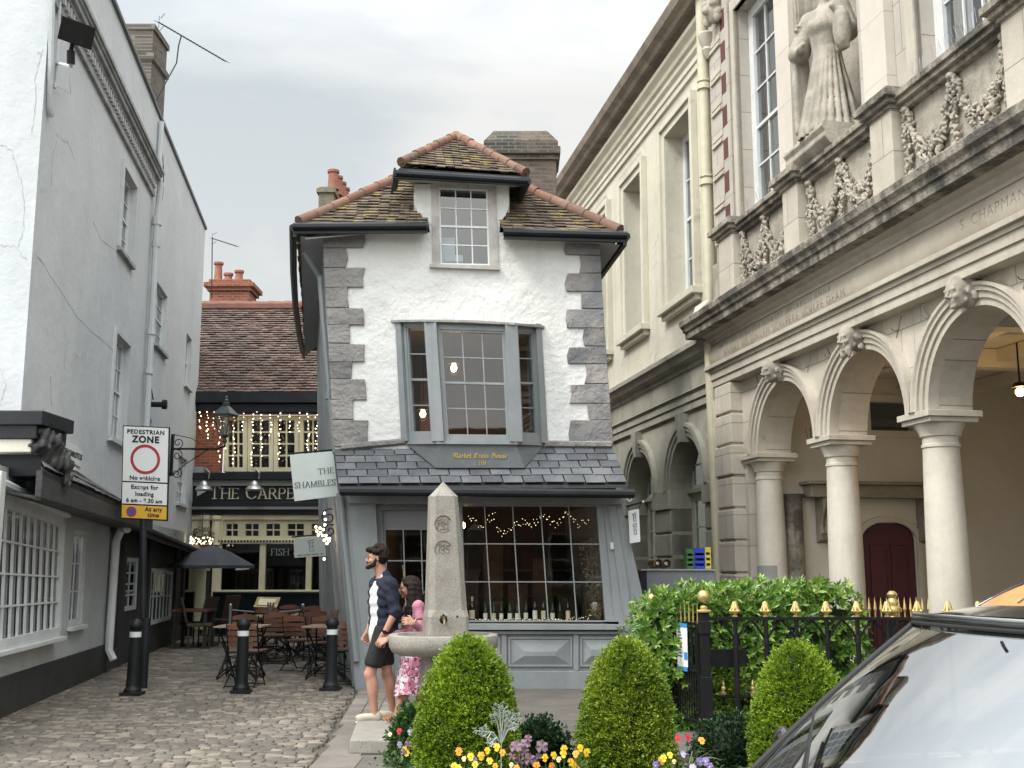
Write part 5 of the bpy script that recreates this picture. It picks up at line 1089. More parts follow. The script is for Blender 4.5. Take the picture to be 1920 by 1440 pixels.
# arcade wall with semicircular openings
CU = [.42, -1.91, -4.24, -6.58, -8.9, -11.23]; AC = [-.745, -3.075, -5.41, -7.73, -10.06]; ZS, RA = 3.235, .93
mb = MB(); zt = 4.5
for c in AC:
    n = 20; a_ = [math.pi * i / n for i in range(n + 1)]
    for o, fl_ in ((0, 0), (-.5, 1)):
        pts = [(c + RA * math.cos(a), ZS + RA * math.sin(a)) for a in a_]; top_ = [(c + 1.165 * max(-1, min(1, math.cos(a) * 1.6)), zt if 0.0001 < a < math.pi - .0001 else ZS) for a in a_]
        # outer boundary: rectangle projected radially
        outer = []
        for a in a_:
            cx, cy = math.cos(a), math.sin(a); k = min(1.165 / abs(cx) if abs(cx) > 1e-6 else 9, (zt - ZS) / cy if cy > 1e-6 else 9); outer.append((c + cx * k, ZS + cy * k))
        for i in range(n): mb.poly([GH.P(*pts[i], o), GH.P(*pts[i + 1], o), GH.P(*outer[i + 1], o), GH.P(*outer[i], o)])
        for s_ in (0, n):   # corner fill
            pass
        ca = math.atan2(zt - ZS, 1.165)
        for sg in (1, -1):
            i = max(j for j in range(n + 1) if a_[j] <= ca) if sg == 1 else min(j for j in range(n + 1) if a_[j] >= math.pi - ca)
            j = i + 1 if sg == 1 else i - 1
            mb.poly([GH.P(*outer[i], o), GH.P(*outer[j], o), GH.P(c + sg * 1.165, zt, o)])
    for i in range(n):
        p, q_ = (c + RA * math.cos(a_[i]), ZS + RA * math.sin(a_[i])), (c + RA * math.cos(a_[i + 1]), ZS + RA * math.sin(a_[i + 1])); mb.poly([GH.P(*p, 0), GH.P(*q_, 0), GH.P(*q_, -.5), GH.P(*p, -.5)])
mb.fbox(GH, .42, .85, ZS, zt, -.5, -.001); mb.fbox(GH, .66, .85, 0, ZS, -.5, -.001)
for u in CU: mb.poly([GH.P(u - .235, ZS, 0), GH.P(u + .235, ZS, 0), GH.P(u + .235, ZS, -.5), GH.P(u - .235, ZS, -.5)])
aw = mb.build('arcade_wall', STJ, GW)
def arch_ring(m, F, c, zs, prof, n=28, a0=0., a1=math.pi):     # prof: (radius, off)
    vs = []; k = len(prof)
    for i in range(n + 1):
        a = a0 + (a1 - a0) * i / n
        for r, o in prof: vs.append(F.P(c + r * math.cos(a), zs + r * math.sin(a), o))
    m.add(vs, [(i * k + j, i * k + j + 1, (i + 1) * k + j + 1, (i + 1) * k + j) for i in range(n) for j in range(k - 1)])
for c in AC:
    mb = MB(); arch_ring(mb, GH, c, ZS, [(.925, -.1), (.925, .03), (1.0, .03), (1.0, .055), (1.07, .055), (1.07, .085), (1.105, .085), (1.125, .11), (1.16, .11), (1.16, -.01)])
    mb.build('archivolt', STONE, GW, smooth=25)
    mb = MB()      # voussoir joint and clamp pins
    for a in (50, 72, 108, 130):
        x, z = math.cos(R(a)), math.sin(R(a)); p = GH.P(c + x * 1.2, ZS + z * 1.2, .004); q_ = GH.P(c + x * 1.2 + (.02 if x > 0 else -.02), ZS + z * 1.2, .004)
        if ZS + z * 1.4 < 4.45: mb.prism([p, q_, GH.P(c + x * 1.45 + .02, min(4.42, ZS + z * 1.5), .004), GH.P(c + x * 1.45, min(4.42, ZS + z * 1.5), .004)], -GH.N * .02)
        s_ = GH.P(c + x * 1.3, ZS + z * 1.3, 0); mb.tube([s_, s_ + GH.N * .07, s_ + GH.N * .09 + V((0, 0, .03))], .007, 4)
    mb.build('joint_pins', STDK, GW)
# columns
for u in CU:
    cc = GH.P(u, .065, -.24); mb = MB()
    mb.lathe(cc, [(.31, -.07), (.30, .10), (.29, .10), (.30, .16), (.27, .22), (.225, .24), (.222, 1.0), (.222, 1.3), (.215, 1.9), (.203, 2.4), (.192, 2.78), (.205, 2.79), (.205, 2.82), (.192, 2.83), (.192, 2.9), (.215, 2.91), (.225, 2.95), (.26, 3.02), (.27, 3.045)], 40)
    co = mb.build('column', M('column_stone', (.60, .56, .48), .8, (.50, .46, .39), 1.6, .4, .65, .05, [(10, .006), (45, .003)], streak=((.33, .28, .24), .35, 3)) if u == CU[0] else bpy.data.materials['column_stone'], GW, smooth=35)
    mb = MB(); mb.fbox(GH, u - .29, u + .29, 3.111, 3.165, -.53, .05); mb.fbox(GH, u - .325, u + .325, 3.165, 3.234, -.565, .085); mb.build('abacus', STONE, co, bev=.006)
    if u == CU[0]:
        mb = MB(); mb.lathe(cc, [(.2235, 1.32), (.2232, 1.52)], 20, R(175), R(275)); mb.build('repair_patch', M('patch_grey', (.27, .265, .25), .9), co, smooth=40)
    if u < .1:
        mb = MB()
        for i in range(9): p = GH.P(u + .3, 3.234, .07 - i * .03); mb.tube([p, p + V((rng.uniform(-.04, .02), 0, .16))], .003, 4)
        mb.build('bird_spikes', IRON, co)
# carved keystone heads
for c, lab in ((AC[0], 'carved stone head of a woman'), (AC[1], 'carved stone head of a bearded man'), (AC[2], 'carved stone head of a curly haired youth'), (AC[3], None), (AC[4], None)):
    cc = GH.P(c, 4.31, .17); s = SDF(tuple(cc - V((.3, .3, .35))), tuple(cc + V((.3, .3, .35))), .013)
    f_ = (GH.N + V((0, -.12, -.12))); P_, rot = face_sdf(s, cc, .36, f_, .012)
    g_ = np.random.RandomState(int(-c * 10))
    for i in range(46):
        a = g_.uniform(-1.9, 1.9); hh = g_.uniform(-.3 if c != AC[1] else -.5, .45); rr = .36 + .03 * g_.rand()
        s.ell(P_(math.sin(a) * rr * (1 - max(0, hh - .2)), -.08 + math.cos(a) * .1 - .12, hh + .08), np.array((.09, .09, .1)) * .36 * g_.uniform(.7, 1.2), .012)
    if c == AC[1]:
        for i in range(24): s.ell(P_(g_.uniform(-.22, .22), g_.uniform(.12, .3), g_.uniform(-.6, -.36)), np.array((.06, .06, .12)) * .36, .012)
    s.ell(P_(0, -.3, 0), np.array((.36, .3, .5)) * .36, .02, rot=rot)
    s.build('keystone_head', STCARV, GW, label=lab)
# entablature
mb = MB()
for z0, z1, o in ((4.42, 4.53, .20), (4.53, 4.645, .225), (4.645, 4.70, .25), (4.70, 4.76, .30)): mb.fbox(GH, UE, US - .1 + o - .2, z0, z1, -.5, o)
mb.build('architrave', STONE, GW, bev=.005)
def sweep(m, F, u0, u1, prof):      # profile (off, z) swept along the facade, closed ends
    a = [F.P(u0, z, o) for o, z in prof]; b = [F.P(u1, z, o) for o, z in prof]; k = len(prof)
    m.add(a + b, [(i, i + 1, k + i + 1, k + i) for i in range(k - 1)] + [tuple(range(k)), tuple(range(2 * k - 1, k - 1, -1))])
mb = MB(); sweep(mb, GH, UE, US - .1, [(-.4, 4.76), (.2, 4.76), (.235, 4.81), (.25, 4.88), (.25, 4.96), (.235, 5.03), (.20, 5.09), (.20, 5.10), (-.4, 5.10)]); fz = mb.build('frieze', M('frieze_stone', (.50, .45, .375), .85, (.42, .37, .30), 1.6, .4, .65, .06, [(8, .006)], streak=((.27, .23, .18), .4, 2.5)), GW, smooth=30)
mb = MB(); sweep(mb, GH, UE, US - .06, [(-.4, 5.10), (.22, 5.10), (.22, 5.14), (.27, 5.18), (.27, 5.215), (.33, 5.235), (.35, 5.26), (-.4, 5.26)]); mb.build('bed_moulding', STONE, GW)
mb = MB(); sweep(mb, GH, UE, US + .22, [(-.4, 5.26), (.52, 5.26), (.53, 5.36), (.56, 5.37), (.575, 5.42), (.62, 5.46), (.635, 5.54), (.60, 5.57), (-.4, 5.64)]); mb.build('cornice', STDK, GW)
INS = M('incised_letter', (.27, .235, .185), .9)
nX = -GH.U; 
def insc(t, u, z, sz): text3d(t, sz, INS, fz, 'inscription', GH.P(u, z, .2485), nX, V((0, 0, 1)), 0.003, -.003, 1.32 if u > 0 else 1.15, 'LEFT')
insc('ARTE TVA SCVLPTOR NON EST IMITABILIS ANNA', 1.05, 4.955, .135); insc('ANNAE VIS SIMILEM SCVLPERE SCVLPE DEAM', .85, 4.815, .155); insc('S. CHAPMAN PRAETORE', -5.62, 4.88, .165)
# attic: pedestals, coping and festoon panels
PD = [(.12, .72), (-2.16, -1.70), (-4.60, -4.12), (-7.1, -6.62)]
mb = MB(); mb.fbox(GH, UE, .1, 5.60, 6.62, -.2, .16); mb.fbox(GH, UE, US - .2, 5.57, 5.68, -.3, .36); mb.fbox(GH, .1, 1.35, 5.6, 6.4, -.2, .2); mb.build('attic_wall', STCARV, GW)
mb = MB()
for a, b in PD: mb.fbox(GH, a, b, 5.68, 6.62, -.1, .34)
mb.parts('pedestal', STJ, GW, bev=.008)
mb = MB()
for o, z0, z1 in ((.24, 6.56, 6.62), (.30, 6.62, 6.68), (.34, 6.68, 6.75), (.31, 6.75, 6.78)): mb.fbox(GH, UE, .1, z0, z1, -.3, o)
for a, b in PD:
    for k, z0, z1 in ((.03, 6.60, 6.65), (.08, 6.65, 6.71), (.13, 6.71, 6.79), (.09, 6.79, 6.83)): mb.fbox(GH, a - k, b + k, z0, z1, -.2, .34 + k)
mb.build('attic_coping', STDK, GW, bev=.006)
def rr_(g_):
    a, b = g_.uniform(-1.2, 1.2), g_.uniform(-.5, .5); ca, sa, cb, sb = math.cos(a), math.sin(a), math.cos(b), math.sin(b)
    return np.array([[ca, 0, -sa], [0, 1, 0], [sa, 0, ca]]) @ np.array([[1, 0, 0], [0, cb, sb], [0, -sb, cb]])
def festoon(u0, u1, seed):
    L = u1 - u0; s = SDF((-.05, -.06, 0), (L + .05, .24, .95), .0105); g_ = np.random.RandomState(seed)
    def drop(x, big=1.):
        for i in range(int(60 * big)): z = .88 - i * .0125 / big; s.ell((x + g_.uniform(-.055, .055), .04 + g_.uniform(0, .06), z), (g_.uniform(.010, .024), .02, g_.uniform(.022, .055)), .002, rot=rr_(g_))
        s.ell((x, .08, .88), (.055, .05, .04), .006)
    drop(.1); drop(L / 2); drop(L - .1)
    for x0, x1 in ((.12, L / 2 - .05), (L / 2 + .05, L - .12)):
        for i in range(190):
            t = g_.rand(); x = x0 + (x1 - x0) * t; z = .84 - .58 * (1 - (2 * t - 1) ** 2) ** .8; w_ = .035 + .12 * math.sin(math.pi * t); e_ = g_.uniform(.7, 2.2); s.ell((x + g_.uniform(-.02, .02), .025 + g_.uniform(0, .06), z + g_.uniform(-w_, w_)), np.array((.55, .8, 2.0) if i % 3 else (1, 1, 1)) * g_.uniform(.016, .034), .002, rot=rr_(g_))
    s.rough(.003, 130, seed); Mx = np.eye(4); Mx[:3, 0] = GH.U; Mx[:3, 1] = GH.N; Mx[:3, 2] = (0, 0, 1); Mx[:3, 3] = GH.P(u0, 5.66, .15)
    s.build('festoon', STCARV, GW, xf=Mx)
festoon(-1.68, .10, 1); festoon(-4.10, -2.18, 2); festoon(-6.60, -4.62, 3)
# upper storey
UW = (-1.12, .42, 6.95, 10.4); U2 = (-6.1, -4.75, 6.95, 10.4); NI = (-3.45, -1.76, 6.8, 10.6)
mb = MB(); gridwall(mb, GH, UE, 1.62, 5.6, 12, [UW, U2, NI], 0, .42); mb.poly([GH.P(1.62, 5.6, 0), GH.P(1.62, 12, 0), GH.P(1.62, 12, -5), GH.P(1.62, 5.6, -5)]); mb.build('upper_wall', PINKST, GW)
mb = MB(); mb.fbox(GH, UE, 1.9, 12, 12.2, -3, .5); mb.build('roof_slab', STONE, GW)
for (a, b, c, d) in (UW, U2):
    mb = MB()
    for k, o in ((.26, .04), (.20, .065), (.12, .09), (.07, .06)):
        for x0, x1, z0, z1 in ((a - k, a, c - .05, d + k), (b, b + k, c - .05, d + k), (a, b, d, d + k)): mb.fbox(GH, x0 - .001, x1 + .001, z0, z1, .0005, o)
    wn = mb.build('window_surround', STONE, GW)
    q = [GH.P(b, d, -.17), GH.P(a, d, -.17), GH.P(a, c, -.17), GH.P(b, c, -.17)]
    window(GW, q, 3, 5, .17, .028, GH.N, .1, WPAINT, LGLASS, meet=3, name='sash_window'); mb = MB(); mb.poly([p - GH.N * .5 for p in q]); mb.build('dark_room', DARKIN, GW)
    mb = MB()
    for i in range(24): p = GH.P(a + (b - a) * i / 23, c, .1 + .05 * rng.random()); mb.tube([p, p + V((rng.uniform(-.06, .03), rng.uniform(-.03, .03), .15))], .003, 3)
    mb.build('bird_spikes', SIL, wn)
# pilasters with bases beside the niche; niche back and frame
mb = MB()
for a, b in ((-1.66, -1.2), (-4.2, -3.66), (-6.9, -6.3)):
    mb.fbox(GH, a, b, 6.7, 11.8, 0, .13); mb.fbox(GH, a - .06, b + .06, 6.7, 6.86, -.01, .20); mb.fbox(GH, a - .035, b + .035, 6.86, 6.93, -.01, .17)
mb.parts('pilaster', M('pale_pilaster', (.60, .55, .48), .85, (.54, .49, .43), 1, fine=.04, bumps=[(20, .003)], joints=(GH, 5, .8, (.4, .36, .3), .004, .98, 1.02)), GW, bev=.006)
mb = MB(); a, b, c, d = NI
for k, o in ((.0, .05), (.05, .02)):
    for x0, x1 in ((a - .10 + k, a - .0 + k * .5), (b - k * .5, b + .10 - k)): mb.fbox(GH, x0, x1, c, d, -.3, o)
cen = (a + b) / 2; Rn = (b - a) / 2 - .06; vs = []
for i in range(15):
    t = math.pi * i / 14
    for z in (c, d): vs.append(GH.P(cen + Rn * math.cos(t), z, -.05 - Rn * .75 * math.sin(t)))
mb.add(vs, [(2 * i, 2 * i + 1, 2 * i + 3, 2 * i + 2) for i in range(14)]); mb.build('niche', STCARV, GW)
# chamfer columns flanking the niche
mb = MB()
for u in (-3.55,): mb.lathe(GH.P(u, 6.8, .02), [(.08, 0), (.08, 4)], 12)
mb.build('niche_shaft', PINKST, GW, smooth=40)
mb = MB(); us, ue_ = cen - .6, cen + .55
sweep(mb, GH, us, ue_, [(-.5, 7.02), (.44, 7.02), (.46, 6.97), (.42, 6.91), (.43, 6.84), (.36, 6.76), (.18, 6.70), (-.5, 6.68)]); mb.build('statue_console', STCARV, GW, smooth=40, bev=.01)
# statue of a robed woman
st = thing('statue', 'weathered stone statue of a robed woman standing on a console in the niche', 'statue', GH.P(cen - .1, 7.02, .02))
o_ = GH.P(cen - .1, 7.02, .02); s = SDF((-.62, -.5, -.02), (.62, .5, 2.25), .0115)
s.cone((0, 0, .12), (0, 0, .95), .29, .145, .08); s.ell((0, .0, .06), (.36, .30, .10), .04)
g_ = np.random.RandomState(5)
for i in range(22):
    a = 2 * math.pi * i / 22 + g_.uniform(-.1, .1); s.cone((.37 * math.cos(a), .31 * math.sin(a), .0), (.15 * math.cos(a + .3), .13 * math.sin(a + .3), 1.02), .036, .016, .012)
s.cone((0, 0, .95), (0, .01, 1.38), .15, .19, .06); s.ell((0, .1, 1.32), (.15, .13, .11), .05)
s.cone((-.2, 0, 1.5), (.2, 0, 1.5), .11, .11, .05); s.cone((0, 0, 1.45), (0, .02, 1.75), .08, .055, .03)
for sg in (-1, 1):
    s.cone((sg * .22, 0, 1.48), (sg * .36, .06, 1.14), .12, .13, .04)
    for i in range(8): s.ell((sg * (.25 + .02 * i), .05 * math.sin(i), 1.46 - .04 * i), (.05, .15, .035), .02)
s.cone((-.36, .06, 1.14), (-.42, .26, 1.28), .07, .05, .02); s.ell((-.44, .24, 1.08), (.10, .11, .26), .03); s.cone((-.42, .26, 1.28), (-.40, .34, 1.34), .045, .035, .02)
for i in range(5): s.cone((-.50 + i * .035, .27, 1.22), (-.48 + i * .03, .22, .86), .02, .03, .012)
s.cone((.36, .06, 1.14), (.16, .24, 1.08), .07, .05, .02); s.cone((.16, .24, 1.08), (.10, .27, 1.10), .045, .03, .02)
for i in range(6): s.cone((.40, .1 - i * .04, 1.1), (.42 - .02 * i, .05 - i * .03, .2), .03, .05, .02)
face_sdf(s, (0, .03, 1.9), .24, (0, 1, -.1), .012)
for i in range(30): a = g_.uniform(0, 6.28); s.ell((.12 * math.cos(a), .02 + .12 * math.sin(a) - .02, 1.93 + g_.uniform(-.05, .12)), (.035, .035, .035), .01)
for i in range(10): a = i * .628; s.ell((.1 * math.cos(a), .01 + .1 * math.sin(a), 2.06), (.025, .025, .05), .008)
s.rough(.003, 9, 2)
Mx = np.eye(4); ny = (GH.N + V((0, -.45, 0))).normalized(); nx = V((ny.y, -ny.x, 0)); Mx[:3, 0] = -nx; Mx[:3, 1] = ny; Mx[:3, 2] = (0, 0, 1)
Mx[:3, 0] = (ny.y, -ny.x, 0); Mx[:3, 3] = o_ + GH.N * .08; Mx[:3, :3] *= 1.13; s.build('figure', STCARV, st, xf=Mx)
# corner strip with red brick insets
mb = MB(); mb.fbox(GH, .72, 1.58, 6.8, 12, 0, .06); mb.build('corner_strip', PINKST, GW)
REDB = M('red_gauged_brick', (.12, .04, .035), .85, (.09, .035, .03), 3, fine=.1, bumps=[(30, .003)])
mb = MB(); m2 = MB()
for i in range(9):
    z = 6.98 + i * .56
    m2.fbox(GH, .86, 1.06, z, z + .34, .06, .063); mb.fbox(GH, 1.06, 1.50, z - .11, z, .055, .075)
    mb.fbox(GH, 1.06, 1.5, z + .34, z + .40, .055, .095)
m2.parts('brick_inset', REDB, GW); mb.build('strip_bands', STONE, GW)
# capital bracket at the top by the drainpipe
s = SDF((-.3, -.25, -.35), (.3, .25, .3), .013)
for i in range(26): a = g_.uniform(0, 6.28); s.ell((.14 * math.cos(a), .12 * math.sin(a), g_.uniform(-.2, .2)), (.06, .05, .08), .012)
s.ell((0, 0, 0), (.14, .12, .25), .02); Mx = np.eye(4); Mx[:3, 3] = GH.P(1.1, 10.75, .15); s.build('carved_capital', STCARV, GW, xf=Mx)
mb = MB(); mb.lathe(GH.P(1.55, 10.1, .1), [(.02, 0), (.05, .05), (.10, .15), (.07, .2), (.13, .3), (.16, .42), (.12, .46)], 16); mb.build('corbel', STONE, GW, smooth=40)
# arcade interior
class FW:   # end wall of the arcade, facing down the street
    def __init__(s, O, U, N): s.O, s.U, s.N = O, U, N
    uv = Fac.uv; P = Fac.P
EW = FW(GH.P(.55, 0, 0), -GH.N, -GH.U)
mb = MB(); dw0, dw1 = EW.uv(1613, 1000)[0], EW.uv(1716, 1000)[0]; zd = EW.uv(1665, 978)[1]; vz = EW.uv(1670, 755)[1], EW.uv(1670, 808)[1]; vu = EW.uv(1630, 780)[0], EW.uv(1708, 780)[0]
gridwall(mb, EW, .5, 9, 0, 4.6, [(dw0, dw1, 0, zd - .02), (vu[0], vu[1], vz[1], vz[0])], 0, .12)
bk = GH.P(0, 0, -6); mb.poly([GH.P(.55, 0, -5.2), GH.P(-11, 0, -5.2), GH.P(-11, 4.6, -5.2), GH.P(.55, 4.6, -5.2)]); mb.build('arcade_end_wall', ARCIN, GW)
mb = MB(); mb.poly([GH.P(.55, 4.48, -.4), GH.P(-11, 4.48, -.4), GH.P(-11, 4.48, -5.3), GH.P(.55, 4.48, -5.3)])
for o in (-1.4, -2.6, -3.8): mb.fbox(GH, -11, .5, 4.30, 4.47, o - .09, o + .09)
for u in CU[1:]: mb.fbox(GH, u - .12, u + .12, 4.22, 4.47, -5, -.5)
mb.build('arcade_ceiling', ARCIN, GW)
mb = MB(); mb.fbox(EW, vu[0], vu[1], vz[1], vz[0], -.3, -.1); 
for i in range(2): mb.fbox(EW, vu[0] - .0, vu[1], vz[1] + .06 + i * .5, vz[1] + .2 + i * .42, -.09, -.03)
mb.build('vent_panel', M('vent_grey', (.07, .08, .09), .6), GW)
mb = MB(); 
for a, b, c, d in ((vu[0] - .06, vu[1] + .06, vz[0], vz[0] + .12), (vu[0] - .06, vu[0], vz[1] - .1, vz[0]), (vu[1], vu[1] + .06, vz[1] - .1, vz[0]), (vu[0], vu[1], vz[1] - .1, vz[1])): mb.fbox(EW, a, b, c, d, 0, .04)
mb.build('vent_frame', ARCIN, GW)
RED = M('maroon_door', (.075, .012, .018), .35, (.06, .01, .015), 3)
mb = MB(); n = 10; pts = [(dw0, 0), (dw1, 0), (dw1, zd - .28)] + [((dw0 + dw1) / 2 + (dw1 - dw0) / 2 * math.cos(math.pi * i / n), zd - .28 + .28 * math.sin(math.pi * i / n)) for i in range(1, n)] + [(dw0, zd - .28)]
mb.prism([EW.P(u, z, -.05) for u, z in pts], -EW.N * .05); dd = mb.build('door', RED, GW)
mb = MB(); mb.fbox(EW, dw0 - .2, dw1 + .2, 0, zd + .2, -.3, -.125); mb.build('door_back', DARKIN, dd)
w_ = dw1 - dw0; mb = MB()
for x0, x1, z0, z1 in ((.18, .46, 1.1, 1.9), (.56, .84, 1.1, 1.9), (.18, .84, .25, .9)): mb.fbox(EW, dw0 + w_ * x0, dw0 + w_ * x1, z0, z1, -.05, -.025)
mb.build('door_panel', RED, dd, bev=.015)
mb = MB(); n = 14
for sg in (0,): 
    pr = [((dw0 + dw1) / 2 + (w_ / 2 + .0) * math.cos(math.pi * i / n), zd - .28 + .28 * math.sin(math.pi * i / n)) for i in range(n + 1)]; po = [((dw0 + dw1) / 2 + (w_ / 2 + .09) * math.cos(math.pi * i / n), zd - .28 + .37 * math.sin(math.pi * i / n)) for i in range(n + 1)]
    for i in range(n): mb.prism([EW.P(*pr[i], .0), EW.P(*pr[i + 1], .0), EW.P(*po[i + 1], .0), EW.P(*po[i], .0)], EW.N * .04)
    # spandrels closing the square opening above the curved door
    for i in range(n): mb.poly([EW.P(*pr[i], -.02), EW.P(*pr[i + 1], -.02), EW.P(pr[i + 1][0], zd, -.02), EW.P(pr[i][0], zd, -.02)])
mb.fbox(EW, dw0 - .09, dw0, 0, zd - .28, 0, .04); mb.fbox(EW, dw1, dw1 + .09, 0, zd - .28, 0, .04); mb.build('door_case', M('door_case', (.48, .44, .36), .7), dd)
h0, h1 = EW.uv(1505, 915)[0], EW.uv(1750, 915)[0]; hz = EW.uv(1600, 908)[1]
HST = M('hood_stone', (.27, .235, .18), .85, (.2, .18, .14), 5, bumps=[(20, .006)])
mb = MB(); mb.fbox(EW, h0, h1, hz - .22, hz - .03, 0, .3); mb.fbox(EW, h0 - .06, h1 + .06, hz - .03, hz + .02, 0, .38); mb.build('door_hood', HST, GW, bev=.01)
for u in (EW.uv(1540, 950)[0], EW.uv(1728, 950)[0]):
    mb = MB(); sweep(mb, EW, u - .1, u + .1, [(0, hz - .22), (.26, hz - .22), (.25, hz - .35), (.16, hz - .5), (.12, hz - .65), (.17, hz - .75), (.14, hz - .85), (0, hz - .9)])
    for k in (-.07, 0, .07): mb.tube([EW.P(u + k, hz - .24, .27), EW.P(u + k, hz - .36, .265), EW.P(u + k, hz - .5, .175), EW.P(u + k, hz - .65, .135), EW.P(u + k, hz - .76, .18)], .022, 6)
    mb.build('hood_bracket', HST, GW, smooth=40)
mb = MB(); mb.lathe(EW.P(.62, 0, .05), [(.17, 0), (.16, 2.6), (.2, 2.65)], 14); mb.build('worn_shaft', STDK, GW, smooth=40)
# lit lamp in the arcade
lp = PY(1913, 735, 13.6); t = thing('arcade_lamp', 'glowing yellow wall lamp under the arcade ceiling at the right edge', 'lamp', lp)
mb = MB(); mb.ball(lp, .055, 12, 8); mb.build('bulb', emit('sodium_bulb', (1, .55, .12), 30), t, smooth=60)
mb = MB(); mb.lathe(lp + V((0, 0, .06)), [(.10, 0), (.07, .05), (.02, .07)], 12); mb.tube([lp + V((0, 0, .1)), V((lp.x, lp.y, 4.3))], .012, 6); mb.build('fitting', IRON, t, smooth=40)
lo = lamp(lp, 9, (1, .6, .2), .06, 'arcade'); lo.parent = t; lo.location = (-.0, -.0, -.12)
mb = MB(); mb.poly([GH.P(1.5, .01, .2), GH.P(-11, .01, .2), GH.P(-11, .01, -5.3), GH.P(1.5, .01, -5.3)]); o = mb.build('arcade_paving', FLAG); tag(o, kind='structure')
# ================= yellow stuccoed wing =================
YEL = M('yellow_stucco', (.58, .55, .45), .85, (.51, .485, .395), 1., .42, .65, .04, [(3, .02), (30, .003)], streak=((.30, .29, .24), .3, 2.2), spots=((.36, .34, .30), .75, 1.3, .64))
YGR = M('dirty_stucco', (.36, .35, .285), .85, (.27, .265, .22), 1.4, .4, .62, .05, [(4, .012)], streak=((.16, .155, .13), .55, 3))
YB_ = thing('stucco_wing', 'long pale yellow stuccoed wing with tall windows, between crooked house and stone hall', 'building', YW.P(6, 0))
yw = [(2.7, 4.12, 6.35, 9.7), (5.72, 6.97, 6.35, 9.6), (8.45, 9.65, 6.35, 9.6)]
mb = MB(); gridwall(mb, YW, 1.62, 13.2, 5.1, 11.4, yw, 0, .38); f1 = YW.P(13.2, 0); mb.poly([(f1.x, f1.y, 0), (f1.x + 6, f1.y + 1, 0), (f1.x + 6, f1.y + 1, 12), (f1.x, f1.y, 12)]); mb.build('upper_wall', YEL, YB_)
mb = MB()
ZS2 = 2.95; ar = [(3.45, .92), (6.25, .92), (9.05, .92)]
for c, r in ar:
    n = 18; hw, zt2 = 1.4, 4.3; a_ = [math.pi * i / n for i in range(n + 1)]; pts = [(c + r * math.cos(a), ZS2 + r * math.sin(a)) for a in a_]; outer = []
    for a in a_:
        cx, cy = math.cos(a), math.sin(a); k = min(hw / abs(cx) if abs(cx) > 1e-6 else 99, (zt2 - ZS2) / cy if cy > 1e-6 else 99); outer.append((c + cx * k, ZS2 + cy * k))
    for i in range(n): mb.poly([YW.P(*pts[i], 0), YW.P(*pts[i + 1], 0), YW.P(*outer[i + 1], 0), YW.P(*outer[i], 0)]); mb.poly([YW.P(*pts[i], 0), YW.P(*pts[i + 1], 0), YW.P(*pts[i + 1], -.45), YW.P(*pts[i], -.45)])
    ca = math.atan2(zt2 - ZS2, hw)
    for sg in (1, -1):
        i = max(j for j in range(n + 1) if a_[j] <= ca) if sg == 1 else min(j for j in range(n + 1) if a_[j] >= math.pi - ca); j = i + sg
        mb.poly([YW.P(*outer[i], 0), YW.P(*outer[j], 0), YW.P(c + sg * hw, zt2, 0)])
    for sg in (1, -1): mb.poly([YW.P(c + sg * r, 0, 0), YW.P(c + sg * r, ZS2, 0), YW.P(c + sg * r, ZS2, -.45), YW.P(c + sg * r, 0, -.45)])
mb.fbox(YW, 1.5, 2.05, 2.9, 4.3, -.4, -.001)
mb.fbox(YW, 10.4, 13.2, 0, 4.3, -.4, 0)
mb.build('ground_wall', YGR, YB_)
for u0, u1 in ((1.5, 2.53), (4.37, 5.33), (7.17, 8.13)): rust(u0, u1, -.4, .03, YB_, 2.62, 'rusticated_pier', YW, YGR)
mb = MB()
for u0, u1 in ((1.5, 2.56), (4.34, 5.36), (7.14, 8.16)): mb.fbox(YW, u0, u1, 2.62, 2.96, -.4, .07)
mb.parts('impost_band', YGR, YB_, bev=.01)
for c, r in ar:
    mb = MB(); arch_ring(mb, YW, c, ZS2 + .01, [(.9, -.1), (.9, .04), (.99, .04), (.99, .07), (1.07, .07), (1.07, .1), (1.14, .1), (1.14, -.01)]); mb.prism([YW.P(c - .09, ZS2 + .8, .13), YW.P(c + .09, ZS2 + .8, .13), YW.P(c + .15, ZS2 + 1.3, .16), YW.P(c - .15, ZS2 + 1.3, .16)], -YW.N * .2)
    mb.build('arch_moulding', YGR, YB_, smooth=25)
    q = [YW.P(c + r, ZS2 + r, -.4), YW.P(c - r, ZS2 + r, -.4), YW.P(c - r, ZS2 + .02, -.4), YW.P(c + r, ZS2 + .02, -.4)]
    window(YB_, q, 3, 2, .08, .03, YW.N, .06, WPAINT, LGLASS, name='fanlight'); q2 = [YW.P(c + r, ZS2 - .05, -.4), YW.P(c - r, ZS2 - .05, -.4), YW.P(c - r, 1.2, -.4), YW.P(c + r, 1.2, -.4)]; window(YB_, q2, 3, 3, .14, .03, YW.N, .06, YEL, LGLASS, name='sash_window')
    mb = MB(); mb.fbox(YW, c - r, c + r, 0, 1.2, -.5, -.35); mb.fbox(YW, c - r, c + r, ZS2 - .05, ZS2 + .02, -.45, -.3); mb.build('apron_wall', YGR, YB_)
    mb = MB(); mb.poly([YW.P(c + r, .5, -.7), YW.P(c - r, .5, -.7), YW.P(c - r, 4.2, -.7), YW.P(c + r, 4.2, -.7)]); mb.build('dark_room', DARKIN, YB_)
mb = MB()
sweep(mb, YW, 1.62, 13.3, [(-.2, 4.28), (.06, 4.28), (.06, 4.42), (.09, 4.42), (.09, 4.55), (.14, 4.58), (.08, 4.62), (.08, 4.95), (.12, 4.98), (.14, 5.06), (.24, 5.10), (.30, 5.2), (.34, 5.22), (.34, 5.30), (-.2, 5.4)]); mb.build('string_course', YGR, YB_)
